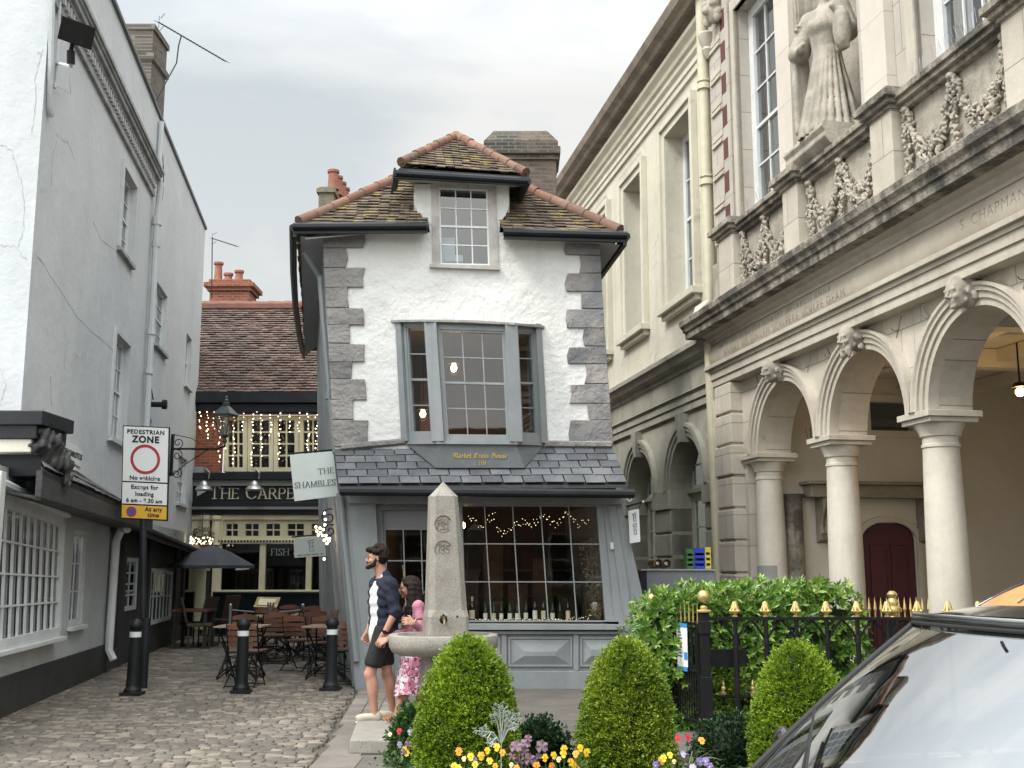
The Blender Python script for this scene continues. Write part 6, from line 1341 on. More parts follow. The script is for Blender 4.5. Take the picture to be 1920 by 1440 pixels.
for z in (10.75,): 
    mb = MB(); sweep(mb, YW, 1.62, 13.25, [(-.1, 10.25), (.05, 10.25), (.05, 10.36), (.08, 10.38), (.08, 10.48), (.13, 10.54), (.14, 10.60), (-.1, 10.62)]); sweep(mb, YW, 1.62, 13.3, [(-.1, 10.85), (.06, 10.85), (.08, 10.93), (.16, 11.0), (.18, 11.06), (-.1, 11.06)]); mb.build('upper_moulding', YEL, YB_)
mb = MB(); sweep(mb, YW, 1.62, 13.4, [(-.1, 11.26), (.28, 11.26), (.32, 11.34), (.44, 11.37), (.50, 11.5), (-.3, 11.62)]); mb.build('eaves_cornice', M('brown_cornice', (.30, .25, .20), .8, (.18, .155, .13), 2, bumps=[(14, .01)]), YB_)
mb = MB(); mb.poly([YW.P(1.6, 11.56, .2), YW.P(13.4, 11.56, .2), YW.P(13.4, 12.3, -4), YW.P(1.6, 12.3, -4)]); mb.build('roof', SLATE, YB_)
for a, b, c, d in yw:
    mb = MB()
    for x0, x1, z0, z1 in ((a - .22, a, c - .1, d + .2), (b, b + .22, c - .1, d + .2), (a, b, d, d + .2)): mb.fbox(YW, x0, x1, z0, z1, .0005, .07)
    for x0, x1, z0, z1 in ((a - .26, a - .15, c - .1, d + .24), (b + .15, b + .26, c - .1, d + .24), (a - .15, b + .15, d + .14, d + .26)): mb.fbox(YW, x0, x1, z0, z1, .001, .12)
    mb.fbox(YW, a - .3, b + .3, c - .12, c, -.1, .2); mb.fbox(YW, a - .22, b + .22, c - .22, c - .12, 0, .12); ws = mb.build('window_surround', YEL, YB_, bev=.006)
    q = [YW.P(b, d, -.3), YW.P(a, d, -.3), YW.P(a, c, -.3), YW.P(b, c, -.3)]; window(YB_, q, 2, 4, .14, .03, YW.N, .08, WPAINT, LGLASS, meet=2, name='sash_window'); mb = MB(); mb.poly([p - YW.N * .3 for p in q]); mb.build('dark_room', DARKIN, ws)
    mb = MB()
    for i in range(40): p = YW.P(a - .2 + (b - a + .4) * i / 39, d + .24, .06); mb.tube([p, p + V((-.04, -.02, .12))], .003, 3)
    mb.build('bird_spikes', SIL, ws)
mb = MB()
pz = lambda u, z, o=.14: YW.P(u, z, o)
PIPEY = M('cream_pipe', (.56, .52, .38), .5, (.5, .465, .35), 5, fine=.04)
mb.tube([YW.P(1.72, 11.9, .13), YW.P(1.72, 5.9, .13), YW.P(1.72, 5.75, .3), YW.P(1.74, 5.45, .38)], .10, 10); mb.tube([YW.P(1.6, 5.2, .2), YW.P(1.62, .2, .13)], .095, 10)
for z in (9.6, 7.9, 3.6, 1.4): mb.tube([YW.P(1.70, z, .13), YW.P(1.70, z + .1, .13)], .125, 10); mb.tube([YW.P(1.70, z + .14, .13), YW.P(1.70, z + .17, .13)], .118, 10)
mb.tube([YW.P(1.45, 4.2, .2), YW.P(1.45, .4, .16)], .035, 6)
mb.build('drainpipe', PIPEY, YB_, smooth=40)
mb = MB(); mb.tube([YW.P(10.25, 9.9, .1), YW.P(10.25, 4.9, .1)], .06, 8); mb.build('rear_downpipe', PIPEY, YB_, smooth=40)

cracks(YB_, YW, [[(1222, 615), (1224, 650), (1218, 672)], [(1228, 620), (1232, 655), (1226, 680)], [(1235, 440), (1225, 465), (1230, 500)], [(1180, 670), (1178, 700), (1184, 740)], [(1222, 505), (1232, 490), (1240, 500)], [(1262, 350), (1250, 370)], [(1200, 400), (1206, 420)], [(1290, 610), (1294, 640)]], 'peeling_paint', 9)
# ================= street furniture =================
YFI = 10.45
# bollards
BOL = M('bollard_paint', (.006, .008, .009), .5, (.011, .013, .014), 3, spec=.3, bumps=[(30, .003)])
def bollard():
    t = thing('bollard', 'x', 'bollard', (0, 0, 0), 'black bollards across the cobbled lane'); mb = MB()
    mb.prism([(-.125, -.125, 0), (.125, -.125, 0), (.125, .125, 0), (-.125, .125, 0)], (0, 0, .035)); mb.lathe((0, 0, 0), [(0.1085, .035), (0.1050, .07), (0.0875, .09), (0.0805, .12), (0.0756, .3), (0.0686, .77)], 24)
    mb.build('shaft', BOL, t, smooth=35); mb = MB(); mb.lathe((0, 0, 0), [(0.0717, .70), (0.0717, .765)], 24); mb.build('reflective_band', WPAINT, t, smooth=40)
    mb = MB(); mb.lathe((0, 0, 0), [(0.0686, .77), (0.0686, .80), (0.0840, .815), (0.0889, .84), (0.0840, .87), (0.0595, .905), (0.0280, .92), (0.0000, .925)], 24); mb.build('cap', BOL, t, smooth=50); return t
b0 = bollard()
for i, (x, y, lab) in enumerate(((248, 1303, 'black bollard with white band in front of the pedestrian zone sign pole'), (452, 1299, 'middle black bollard standing in front of the slatted cafe chair'), (620, 1294, 'black bollard nearest the crooked house, left of the walking man'))):
    b = b0 if i == 0 else copy_tree(b0); p = PG(x, y); b.location = p; b['label'] = lab; b.rotation_euler.z = (.02, .12, -.05)[i]
# pedestrian zone sign
YS = 15.0; p0 = PY(268, 1290, YS); t = thing('traffic_sign', 'white pedestrian zone road sign with red ring and yellow lower plate on a black pole', 'road sign', (p0.x, YS, 0))
tlc, trc, brc, blc = PY(230, 797, YS), PY(318, 801, YS), PY(314, 977, YS), PY(226, 973, YS); q = [tlc, trc, brc, blc]; nf = V((0, -1, 0))
mb = MB(); top_ = bil(q, .45, .1); mb.tube([(p0.x - .02, YS + .05, 0), (bil(q, .46, 1).x, YS + .05, blc.z), top_ + V((0, .05, 0))], .045, 12); mb.tube([(p0.x - .02, YS + .05, 0), (p0.x - .02, YS + .05, .9)], .06, 12); mb.build('pole', BLACKP, t, smooth=40)
SW = M('sign_white', (.66, .67, .65), .45, fine=.02); SY = M('sign_yellow', (.62, .36, .04), .45, fine=.02); SR = M('sign_red', (.36, .02, .035), .45); SB = M('sign_blue', (.05, .09, .32), .45)
mb = MB(); mb.prism([p + V((0, .01, 0)) for p in q], (0, .02, 0)); mb.build('backing_plate', BLACKP, t)
for nm, b0_, b1_, mt in (('main_plate', .012, .595, SW), ('time_plate', .61, .835, SW), ('waiting_plate', .85, .985, SY)):
    mb = MB(); mb.prism([bil(q, a, b) - V((0, .003, 0)) for a, b in ((.025, b0_), (.975, b0_), (.975, b1_), (.025, b1_))], (0, .012, 0)); mb.build(nm, mt, t)
sx_ = (trc - tlc).normalized(); sz_ = (tlc - blc).normalized()
def stx(s_, a, b, size, bold=.0035, sp_=1.05): text3d(s_, size, BLACKP, t, 'lettering', bil(q, a, b) + nf * .005, sx_, sz_, .003, bold, sp_)
stx('PEDESTRIAN', .5, .086, .080, .0022, 1.16); stx('ZONE', .5, .176, .122, .005, 1.15); stx('No vehicles', .5, .578, .078, .0022, 1.1); stx('Except for', .5, .674, .078, .002, 1.1); stx('loading', .5, .746, .078, .002, 1.1); stx('6 am - 9.30 am', .5, .816, .074, .002, 1.08); stx('At any', .70, .905, .083, .0015); stx('time', .70, .965, .083, .0015)
def disc(name, c, r, mt, off, r0=0., n=40):
    mb = MB(); vs = []; X, Z = sx_, sz_
    for i in range(n): a = 2 * math.pi * i / n; vs += [c + X * math.cos(a) * r + Z * math.sin(a) * r + nf * off, c + X * math.cos(a) * r0 + Z * math.sin(a) * r0 + nf * off]
    mb.add(vs, [(2 * i, 2 * i + 1, (2 * i + 3) % (2 * n), (2 * i + 2) % (2 * n)) for i in range(n)]); return mb.build(name, mt, t)
disc('red_ring', bil(q, .5, .357), .200, SR, .006, .162); dc = bil(q, .23, .918); disc('blue_disc', dc, .058, SB, .005); disc('red_ring', dc, .068, SR, .006, .054)
mb = MB(); d_ = (sx_ - sz_).normalized(); w_ = (sx_ + sz_).normalized() * .008; mb.prism([dc - d_ * .06 + w_ + nf * .007, dc + d_ * .06 + w_ + nf * .007, dc + d_ * .06 - w_ + nf * .007, dc - d_ * .06 - w_ + nf * .007], (0, .002, 0)); mb.build('red_bar', SR, t)
# hanging signs
SIGNG = M('sign_pale_green', (.50, .54, .51), .6, (.46, .5, .47), 2, fine=.03)
def hang_sign(lab, pts, Y, bar, grp=None):
    t = thing('hanging_sign', lab, 'sign', PY(*pts[0], Y)); q = [PY(*p, Y) for p in pts]; mb = MB(); mb.prism(q, (0, .02, 0)); mb.build('board', SIGNG, t, bev=.003)
    mb = MB(); a, b = [PY(*p, Y + .01) for p in bar]; mb.tube([a, b], .012, 6)
    for k in (.1, .9): c = a.lerp(b, k); mb.tube([c, bil(q, k, .03) + V((0, .01, 0))], .005, 5)
    mb.build('bracket', IRON, t); return t, q
LET = M('sign_letter', (.06, .07, .08), .6)
t, q = hang_sign('pale square sign reading THE SHAMBLES hanging from the crooked house corner', ((543, 853), (625, 846), (634, 930), (552, 940)), 15.2, ((540, 851), (628, 843)))
sx_ = (q[1] - q[0]).normalized(); sz_ = (q[0] - q[3]).normalized()
pen('THE', .075, LET, t, 'lettering', bil(q, .80, .48) + nf * .003, sx_, sz_, .13, .045, 0, GLY, .003, .5, .22); pen('SHAMBLES', .078, LET, t, 'lettering', bil(q, .52, .74) + nf * .003, sx_, sz_, .13, .045, 0, GLY, .003, .5, .14)
t, q = hang_sign('smaller pale sign with a line drawing of a leaning house, hanging lower down the lane', ((550, 1010), (608, 1006), (612, 1042), (552, 1046)), 18.2, ((547, 1007), (616, 1001)))
def house_logo(t, q, a0, a1, b0, b1):
    mb = MB(); P_ = lambda a, b: bil(q, a0 + (a1 - a0) * a, b0 + (b1 - b0) * b) + nf * .004
    for s_ in ([(.1, .1), (.9, .0)], [(.1, .1), (.25, .25)], [(.9, 0), (.85, .25)], [(.25, .25), (.85, .25)], [(.3, .25), (.35, .6)], [(.8, .25), (.75, .6)], [(.25, .62), (.85, .58)], [(.3, .62), (.35, 1)], [(.8, .6), (.85, 1)], [(.3, 1), (.9, .97)]): mb.tube([P_(*s_[0]), P_(*s_[1])], .004, 4)
    mb.build('line_drawing', LET, t)
house_logo(t, q, .42, .66, .12, .72)
mb = MB()
for i in range(22):
    if i % 7 != 4: a = .1 + i * .037; mb.prism([bil(q, a, .86) + nf * .002, bil(q, a + .026, .86) + nf * .002, bil(q, a + .026, .92) + nf * .002, bil(q, a, .92) + nf * .002], (0, .002, 0))
mb.build('small_print', LET, t)
t, q = hang_sign('narrow white sign on a scrolled bracket at the right corner of the crooked house', ((1178, 958), (1198, 954), (1201, 1016), (1181, 1019)), 14.9, ((1174, 950), (1206, 941)))
t.children[0].data.materials[0] = WPAINT
house_logo(t, q, .3, .75, .1, .35); house_logo(t, q, .3, .75, .42, .75)
mb = MB(); mb.lathe(PY(1206, 941, 14.9), [(0, -.02), (.02, 0), (0, .02)], 8); c = PY(1181, 936, 14.9)
scroll(c, .05, 0, 1.2); mb.build('finial', WPAINT, t)
# cluster of festoon bulbs on a scroll bracket down the lane
c = PY(606, 985, 16.4); t = thing('festoon_lights', 'bunch of warm round bulbs wound on a scroll bracket beside the house corner', 'string lights', c)
mb = MB(); scroll(c + V((.08, 0, .12)), .14, 0, 1.4, n=20); scroll(c + V((.1, 0, -.08)), .1, 1, 1.4, n=20); mb.tube([c + V((.18, 0, .3)), c + V((.2, 0, -.3))], .012, 6); mb.build('bracket', IRON, t)
mb = MB()
for x, y in ((608, 962), (610, 974), (609, 984), (592, 988), (594, 996), (600, 990), (601, 999), (606, 993), (611, 1004), (597, 1003), (605, 1004), (608, 1013), (613, 1019), (617, 1014), (612, 1010), (618, 1010), (608, 1048)): mb.ball(PY(x, y, 16.35 + rng.uniform(-.1, .1)), .019, 8, 6)
mb.build('bulbs', emit('festoon_bulb', (1, .76, .45), 4), t)
# ---------- fountain ----------
FO = thing('drinking_fountain', 'grey granite obelisk drinking fountain with a round-ended basin and brass tap', 'fountain', (-.62, YFI, .12))
def gp(px, py, Y): return PY(px, py, Y)
mb = MB(); mb.prism([(-1.37, 9.82, .0), (.05, 9.78, .0), (.1, 11.05, .0), (-1.47, 11.0, .0)], (0, 0, .12)); mb.build('plinth_slab', GRANITE, FO, bev=.015)
ob = gp(832, 1187, YFI - .22); zb_ = ob.z; zs_ = gp(830, 930, YFI - .13).z; za_ = gp(830, 903, YFI).z + .0
cxb, cxt = gp(833, 1187, YFI - .2).x, gp(829, 930, YFI - .12).x; hb = .188; ht = .128
def ringo(cx, h, z, ch): 
    r_ = R(12); pts = [(-h, -h + ch), (-h + ch, -h), (h - ch, -h), (h, -h + ch), (h, h - ch), (h - ch, h), (-h + ch, h), (-h, h - ch)]
    return [V((cx + x * math.cos(r_) - y * math.sin(r_), YFI + x * math.sin(r_) + y * math.cos(r_), z)) for x, y in pts]
mb = MB(); rs = [ringo(cxb, hb, zb_ - .02, .03), ringo(cxb, hb, zb_ + .14, .03), ringo(cxb, hb - .01, zb_ + .20, .055), ringo(cxt, ht, zs_, .045)]
vs = [p for r_ in rs for p in r_] + [V((cxt, YFI, za_))]
mb.add(vs, [(i * 8 + k, i * 8 + (k + 1) % 8, (i + 1) * 8 + (k + 1) % 8, (i + 1) * 8 + k) for i in range(3) for k in range(8)] + [(24 + k, 24 + (k + 1) % 8, 32) for k in range(8)]); obm = mb.build('obelisk', GRANITE, FO, bev=.006)
GCUT = M('granite_cut', (.17, .155, .13), .9, (.12, .11, .09), 20)
fx = V((math.cos(R(12)), math.sin(R(12)), 0)); fn = V((math.sin(R(12)), -math.cos(R(12)), 0))
def obp(px, py):  # point on the sloping front face
    z = gp(px, py, YFI - .19).z; k = (z - zb_) / (zs_ - zb_); h = hb - .01 + (ht - hb + .01) * k; P0 = V((cxb + (cxt - cxb) * k, YFI, z)) + fn * h; d = gp(px, py, P0.y); return V((cxb + (cxt - cxb) * k, YFI, z)) + fx * (d.x - P0.x) + fn * (h + .002)
mb = MB()
for c, gl in ((obp(831, 982), [[(-.055, -.04), (-.05, .03), (-.02, .045), (-.015, -.02)], [(-.05, 0), (-.0, .02)], [(.01, .05), (.0, -.05)], [(.045, .05), (.04, -.05)], [(.0, .0), (.045, .01)], [(-.03, -.05), (.03, -.045)]]), (obp(831, 1030), [[(-.05, .04), (-.03, .05), (-.04, -.04)], [(-.02, .03), (.01, .045), (.012, .01), (-.012, .0), (.012, -.02), (.0, -.045), (-.02, -.03)], [(.055, .04), (.03, .03), (.03, .005), (.055, 0), (.05, -.04), (.025, -.03)]])):
    pts = [c + fx * .078 * math.cos(a) + V((0, 0, .078 * math.sin(a))) for a in [2 * math.pi * i / 24 for i in range(24)]]
    if c.z > 1.7: mb.tube(pts[2:22], .006, 4)
    else: mb.tube(pts, .005, 4)
    for s_ in gl: mb.tube([c + fx * x + V((0, 0, y)) for x, y in s_], .0075, 4)
mb.build('carved_monogram', GCUT, obm)
# basin: bowl with rounded ends
mb = MB(); bx = gp(832, 1210, YFI).x; zr_ = gp(760, 1193, YFI - .35).z; zl_ = gp(760, 1234, YFI - .3).z
def bring(rx, ry, z, n=36): return [V((bx + rx * math.copysign(abs(math.cos(a)) ** .8, math.cos(a)), YFI - .02 + ry * math.copysign(abs(math.sin(a)) ** .8, math.sin(a)), z)) for a in [2 * math.pi * i / n for i in range(n)]]
prf = [(.20, .2, zl_ + .012), (.40, .34, zl_ + .012), (.465, .40, zl_ + .04), (.492, .43, zl_ + .09), (.495, .43, zr_ - .01), (.485, .42, zr_), (.42, .36, zr_), (.40, .34, zr_ - .04), (.2, .2, zr_ - .07)]
vs = [p for a in prf for p in bring(*a)]; n = 36; mb.add(vs, [(i * n + k, i * n + (k + 1) % n, (i + 1) * n + (k + 1) % n, (i + 1) * n + k) for i in range(len(prf) - 1) for k in range(n)] + [tuple((len(prf) - 1) * n + k for k in range(n))]); mb.build('basin', GRANITE, FO, smooth=50)
mb = MB()
for z0, z1, h0_, h1_ in ((.12, .2, .26, .26), (.2, .27, .24, .2), (.27, zl_ + .02, .2, .19)):
    a, b = ringo(bx, h0_, z0, .04), ringo(bx, h1_, z1, .04); mb.add(a + b, [(k, (k + 1) % 8, 8 + (k + 1) % 8, 8 + k) for k in range(8)] + [tuple(range(8, 16))])
mb.build('pedestal', GRANITE, FO, bev=.006)
BRASS = M('aged_brass', (.30, .22, .10), .4, (.1, .08, .05), 20, metal=.7); tp_ = obp(831, 1162)
mb = MB(); 
for i in range(8): a = i * math.pi / 4; mb.ball(tp_ + fx * .04 * math.cos(a) + V((0, 0, .04 * math.sin(a))), .016, 6, 4)
mb.lathe(tp_, [(.045, 0), (.04, .012), (.02, .02)], 12, ax=fn); mb.lathe(obp(857, 1157), [(.02, 0), (.016, .012), (.006, .016)], 10, ax=fn); mb.build('escutcheon', IRON, FO, smooth=50)
mb = MB(); mb.tube([tp_, tp_ + fn * .06, tp_ + fn * .085 + V((0, 0, -.02)), tp_ + fn * .085 + V((0, 0, -.05))], .014, 8); mb.tube([tp_ + fn * .05, tp_ + fn * .05 + V((0, 0, .03))], .012, 8); mb.build('tap', BRASS, FO, smooth=50)
mb = MB(); a = obp(822, 1178); b = obp(846, 1186); mb.prism([obp(822, 1172) , obp(842, 1172), obp(850, 1187), obp(816, 1187)], fn * .002); mb.build('limescale_stain', M('limescale', (.5, .52, .52), .8, (.42, .41, .37), 16, .4, .5), FO)
mb = MB(); c = gp(791, 1160, YFI); mb.tube([c + V((.0, 0, 0)), c + V((-.05, -.03, 0)), c + V((-.06, -.04, -.03))], .012, 8); mb.build('side_tap', BRASS, FO, smooth=50)
# ---------- cafe furniture ----------
WOOD = M('slat_wood', (.20, .085, .05), .5, (.13, .06, .04), 5, fine=.2, rnd=.25, bumps=[(30, .003)]); WOODL = M('pale_slat_wood', (.36, .26, .18), .55, (.28, .19, .13), 5, fine=.15, rnd=.2)
def slat(mb, p, q, w, th, nv):  # board between two points, width along w
    p, q, w = V(p), V(q), V(w); n = V(nv).normalized() * th; mb.prism([p - w / 2, q - w / 2, q + w / 2, p + w / 2], n)
def cafe_chair():
    t = thing('folding_chair', 'x', 'chair', (0, 0, 0), 'folding slatted chairs of the cafe')
    mb = MB()
    for i in range(5): y = .03 + i * .082; mb.r = rng.random(); slat(mb, (-.20, y, .45), (.20, y, .45), (0, .07, 0), .016, (0, 0, 1))
    mb.build('seat', WOOD, t)
    mb = MB()
    for i, z in enumerate((.555, .625, .695, .775)):
        mb.r = rng.random(); y = -.03 - (z - .45) * .22; n = 6
        for k in range(n):
            x0, x1 = -.2 + .4 * k / n, -.2 + .4 * (k + 1) / n; c0, c1 = [y - .025 * (1 - (x / .2) ** 2) for x in (x0, x1)]; up0, up1 = [.028 + (.035 * (1 - (x / .2) ** 2) if i == 3 else 0) for x in (x0, x1)]
            mb.hexa([(x0, c0, z + up0), (x1, c1, z + up1), (x1, c1, z - .026), (x0, c0, z - .026), (x0, c0 - .016, z + up0), (x1, c1 - .016, z + up1), (x1, c1 - .016, z - .026), (x0, c0 - .016, z - .026)])
    mb.build('backrest', WOOD, t)
    mb = MB()
    for s_ in (-1, 1):
        mb.tube([(s_ * .21, -.12, .82), (s_ * .21, -.03, .46), (s_ * .20, .30, .0)], .010, 6); mb.tube([(s_ * .19, .40, .45), (s_ * .19, .1, .2), (s_ * .20, -.16, .0)], .010, 6)
        for k in range(3): mb.tube([(s_ * .20, .26 - .09 * k, .08 + .03 * k), (s_ * .20, .1 - .05 * k, .16), (s_ * .20, -.08 + .02 * k, .09)], .006, 4)
    for y, z in ((-.16, .02), (.29, .02), (.1, .2), (.4, .44), (-.03, .44)): mb.tube([(-.2, y, z), (.2, y, z)], .008, 5)
    for k in range(3): mb.tube([(-.2, .2, .10 + .05 * k), (0, .2, .16 + .04 * k), (.2, .2, .10 + .05 * k)], .006, 4)
    mb.build('frame', IRON, t, smooth=40); return t
def cafe_table():
    t = thing('cafe_table', 'x', 'table', (0, 0, 0), 'square slatted cafe tables'); mb = MB()
    for i in range(7): y = -.3 + i * .1; mb.r = rng.random(); slat(mb, (-.34, y, .72), (.34, y, .72), (0, .088, 0), .02, (0, 0, 1))
    mb.build('table_top', WOODL, t); mb = MB()
    for sx in (-1, 1):
        mb.tube([(sx * .28, -.28, 0), (sx * .2, 0, .36), (sx * .28, .28, .71)], .013, 6); mb.tube([(sx * .28, .28, 0), (sx * .2, 0, .36), (sx * .28, -.28, .71)], .013, 6); mb.tube([(sx * .28, -.3, .71), (sx * .28, .3, .71)], .012, 5)
        mb.tube([(sx * .28, -.28, .0), (sx * .15, -.2, .12), (0, -.28, .2)], .01, 5)
    for y in (-.28, .28): mb.tube([(-.28, y, .04), (-.15, y, .16), (0, y, .2), (.15, y, .16), (.28, y, .04)], .012, 5)
    mb.tube([(-.2, 0, .36), (.2, 0, .36)], .01, 5); mb.build('base', IRON, t, smooth=40); return t
ch0 = None
for i, (x, y, rot, lab) in enumerate(((455, 1288, -6, 'slatted folding chair with its back to us, partly behind the middle bollard'), (452, 1256, 176, 'slatted folding chair at the far side of the table behind the middle bollard'), (515, 1245, 14, 'slatted folding chair seen from behind in the centre of the cafe seating'),
      (497, 1228, 190, 'slatted folding chair at the far end of the centre table'), (548, 1232, 100, 'slatted folding chair turned sideways between the two table rows'), (648, 1284, 4, 'slatted folding chair nearest the walking man, right of the bollard'),
      (606, 1262, 184, 'slatted folding chair facing us across the right front table'), (590, 1238, 8, 'slatted folding chair seen from behind in the right rear group'), (583, 1221, 178, 'rearmost slatted folding chair against the pub side'), (470, 1240, -80, 'slatted folding chair turned sideways left of the centre table'), (556, 1258, -24, 'slatted folding chair turned slightly, in the gap between the middle and right bollards'), (538, 1216, 175, 'slatted folding chair farthest back in the centre, below the menu board'))):
    if ch0 is None: ch0 = cafe_chair(); c = ch0
    else: c = copy_tree(ch0)
    c.location = PG(x, y); c.rotation_euler.z = R(rot); c['label'] = lab
tb0 = None
for i, (x, y, rot, lab) in enumerate(((452, 1272, 0, 'pale topped cafe table just beyond the middle bollard'), (515, 1236, 8, 'cafe table in the centre of the seating with dark iron base'), (618, 1272, -4, 'pale topped cafe table beside the right bollard'), (585, 1230, 3, 'cafe table farthest back on the right of the seating'))):
    if tb0 is None: tb0 = cafe_table(); c = tb0
    else: c = copy_tree(tb0)
    c.location = PG(x, y); c.rotation_euler.z = R(rot); c['label'] = lab
def cutlery(P, lab):
    t = thing('cutlery_pot', lab, 'pot', P); mb = MB(); mb.lathe(P, [(.04, 0), (.05, .12)], 12); mb.build('pot', GREYD, t, smooth=40); mb = MB()
    for i in range(6): a = i; mb.tube([V(P) + V((.02 * math.cos(a), .02 * math.sin(a), .04)), V(P) + V((.06 * math.cos(a), .06 * math.sin(a), .22))], .01, 5)
    mb.build('menus', M('menu_brown', (.16, .10, .07)) if 'menu_brown' not in bpy.data.materials else bpy.data.materials['menu_brown'], t)
p = PG(618, 1272); cutlery((p.x + .05, p.y, .741), 'dark pot of menus standing on the right front cafe table'); p = PG(515, 1236); cutlery((p.x - .6, p.y - .3, .741) if 0 else (p.x - .1, p.y, .741), 'dark pot of menus standing on the centre cafe table')
# rattan seats and table under the parasol
RAT = M('dark_rattan', (.05, .035, .025), .8, (.09, .065, .045), 20, bumps=[(60, .006)])
def rattan(): 
    t = thing('rattan_chair', 'x', 'chair', (0, 0, 0), 'dark rattan armless chairs under the parasol'); mb = MB()
    mb.box((-.24, -.02, .42), (.24, .46, .48)); mb.build('seat', RAT, t, bev=.015); mb = MB(); mb.hexa([(-.23, -.12, .98), (.23, -.12, .98), (.22, .0, .5), (-.22, .0, .5), (-.23, -.16, .98), (.23, -.16, .98), (.22, -.04, .5), (-.22, -.04, .5)]); mb.build('backrest', RAT, t, bev=.015)
    mb = MB()
    for x in (-.2, .2):
        for y in (.02, .42): mb.tube([(x, y, 0), (x, y, .43)], .018, 6)
    for y in (.02, .42): mb.tube([(-.2, y, .15), (.2, y, .15)], .012, 5)
    mb.parts('leg', RAT, t); return t
r0_ = rattan()
for i, (x, y, rot, lab) in enumerate(((384, 1212, 70, 'dark rattan chair right of the table beneath the parasol'), (350, 1216, -75, 'dark rattan chair half hidden behind the corner of the left building'), (425, 1205, 60, 'dark rattan chair farther right beside the rope barrier'))):
    c = r0_ if i == 0 else copy_tree(r0_); c.location = PG(x, y); c.rotation_euler.z = R(rot); c['label'] = lab
p = PG(362, 1214); t = thing('wooden_table', 'small dark wooden table beneath the parasol by the left building', 'table', (p.x, p.y, 0)); mb = MB(); mb.box((p.x - .35, p.y - .35, .70), (p.x + .35, p.y + .35, .75)); mb.build('table_top', WOOD, t, bev=.006); mb = MB()
for x in (-.3, .3):
    for y in (-.3, .3): mb.box((p.x + x - .03, p.y + y - .03, 0), (p.x + x + .03, p.y + y + .03, .7))
mb.parts('leg', DTIM, t)
# parasol
YU = 23.2; ap_ = PY(398, 1021, YU); t = thing('parasol', 'open dark grey parasol standing between the left building and the pub', 'parasol', (ap_.x, YU, 0)); mb = MB(); n = 8; r_ = .88; zz = PY(398, 1060, YU).z
rim = [V((ap_.x + r_ * math.cos(2 * math.pi * (k + .5) / n), YU + r_ * math.sin(2 * math.pi * (k + .5) / n), zz)) for k in range(n)]; mid_ = [p.lerp(ap_, .55) + V((0, 0, .03)) for p in rim]
for k in range(n): k2 = (k + 1) % n; m = (rim[k] + rim[k2]) / 2 + V((0, 0, .02)); mb.add([ap_, mid_[k], mid_[k2], rim[k], rim[k2], rim[k] - V((0, 0, .06)), rim[k2] - V((0, 0, .06))], [(0, 1, 2), (1, 3, 4, 2), (3, 5, 6, 4)])
mb.build('canopy', M('parasol_cloth', (.035, .04, .05), .9, (.05, .055, .065), 3), t); mb = MB(); mb.tube([(ap_.x, YU, 0), (ap_.x, YU, ap_.z + .05)], .022, 8); mb.lathe((ap_.x, YU, 0), [(.22, 0), (.22, .05), (.05, .08)], 16)
for p in rim: mb.tube([p - V((0, 0, .0)), V((ap_.x, YU, ap_.z - .03))], .008, 4)
mb.build('pole', DTIM, t, smooth=40)
# menu board and rope barrier
t = thing('menu_stand', 'sloping cream menu board in a brass frame in front of the pub', 'menu stand', PY(500, 1195, 22.6)); q = [PY(483, 1119, 22.9), PY(526, 1120, 22.9), PY(519, 1139, 22.6), PY(475, 1138, 22.6)]; mb = MB(); mb.prism(q, (0, .02, -.03)); mb.build('frame', BRASS, t)
mb = MB(); mb.prism([bil(q, a, b) + V((0, -.01, .006)) for a, b in ((.14, .2), (.86, .2), (.86, .82), (.14, .82))], (0, .004, -.004)); mb.build('menu', M('menu_paper', (.62, .58, .42), .8), t)
mb = MB(); c = PY(500, 1135, 22.8); mb.tube([(c.x, 22.75, 0), (c.x, 22.75, c.z)], .025, 8); mb.lathe((c.x, 22.75, 0), [(.2, 0), (.2, .03), (.03, .05)], 14); mb.build('stand', IRON, t)
t = thing('rope_barrier', 'low silver barrier posts joined by a rope in front of the pub', 'barrier', PY(500, 1200, 22.2))
for x in (432, 568): mb = MB(); a = PY(x, 1137, 22.2); mb.tube([(a.x, 22.2, 0), (a.x, 22.2, a.z)], .03, 8); mb.ball((a.x, 22.2, a.z + .02), .035, 8, 6); mb.build('post', SIL, t, smooth=50)
mb = MB(); a, b = PY(432, 1143, 22.2), PY(568, 1143, 22.2); mb.tube([a.lerp(b, i / 8) - V((0, 0, .05 * math.sin(math.pi * i / 8))) for i in range(9)], .012, 5); mb.build('rope', SIL, t)
# hanging basket
LEAFD = M('basket_leaf', (.03, .07, .03), .6, rnd=.5); c = PY(379, 1004, 25.6); t = thing('hanging_basket', 'leafy hanging basket wound with warm lights left of the pub front', 'hanging basket', c)
mb = MB(); m2 = MB()
for i in range(420):
    a, b = rng.uniform(0, 6.28), rng.uniform(-1, 1); r_ = .27 * rng.uniform(.6, 1.05); p = c + V((r_ * math.cos(a) * math.sqrt(1 - b * b), r_ * math.sin(a) * math.sqrt(1 - b * b), r_ * b * .75)); d = V((rng.uniform(-1, 1), rng.uniform(-1, 1), rng.uniform(-.6, .6))) * .05; w_ = V((d.y, -d.x, rng.uniform(-.02, .02))) * .4; mb.r = rng.random(); mb.poly([p - d, p + w_, p + d, p - w_])
for i in range(60): a = rng.uniform(3.2, 6.2); m2.ball(c + V((.25 * math.cos(a), .25 * math.sin(a), rng.uniform(-.2, -.02))), .013, 5, 3)
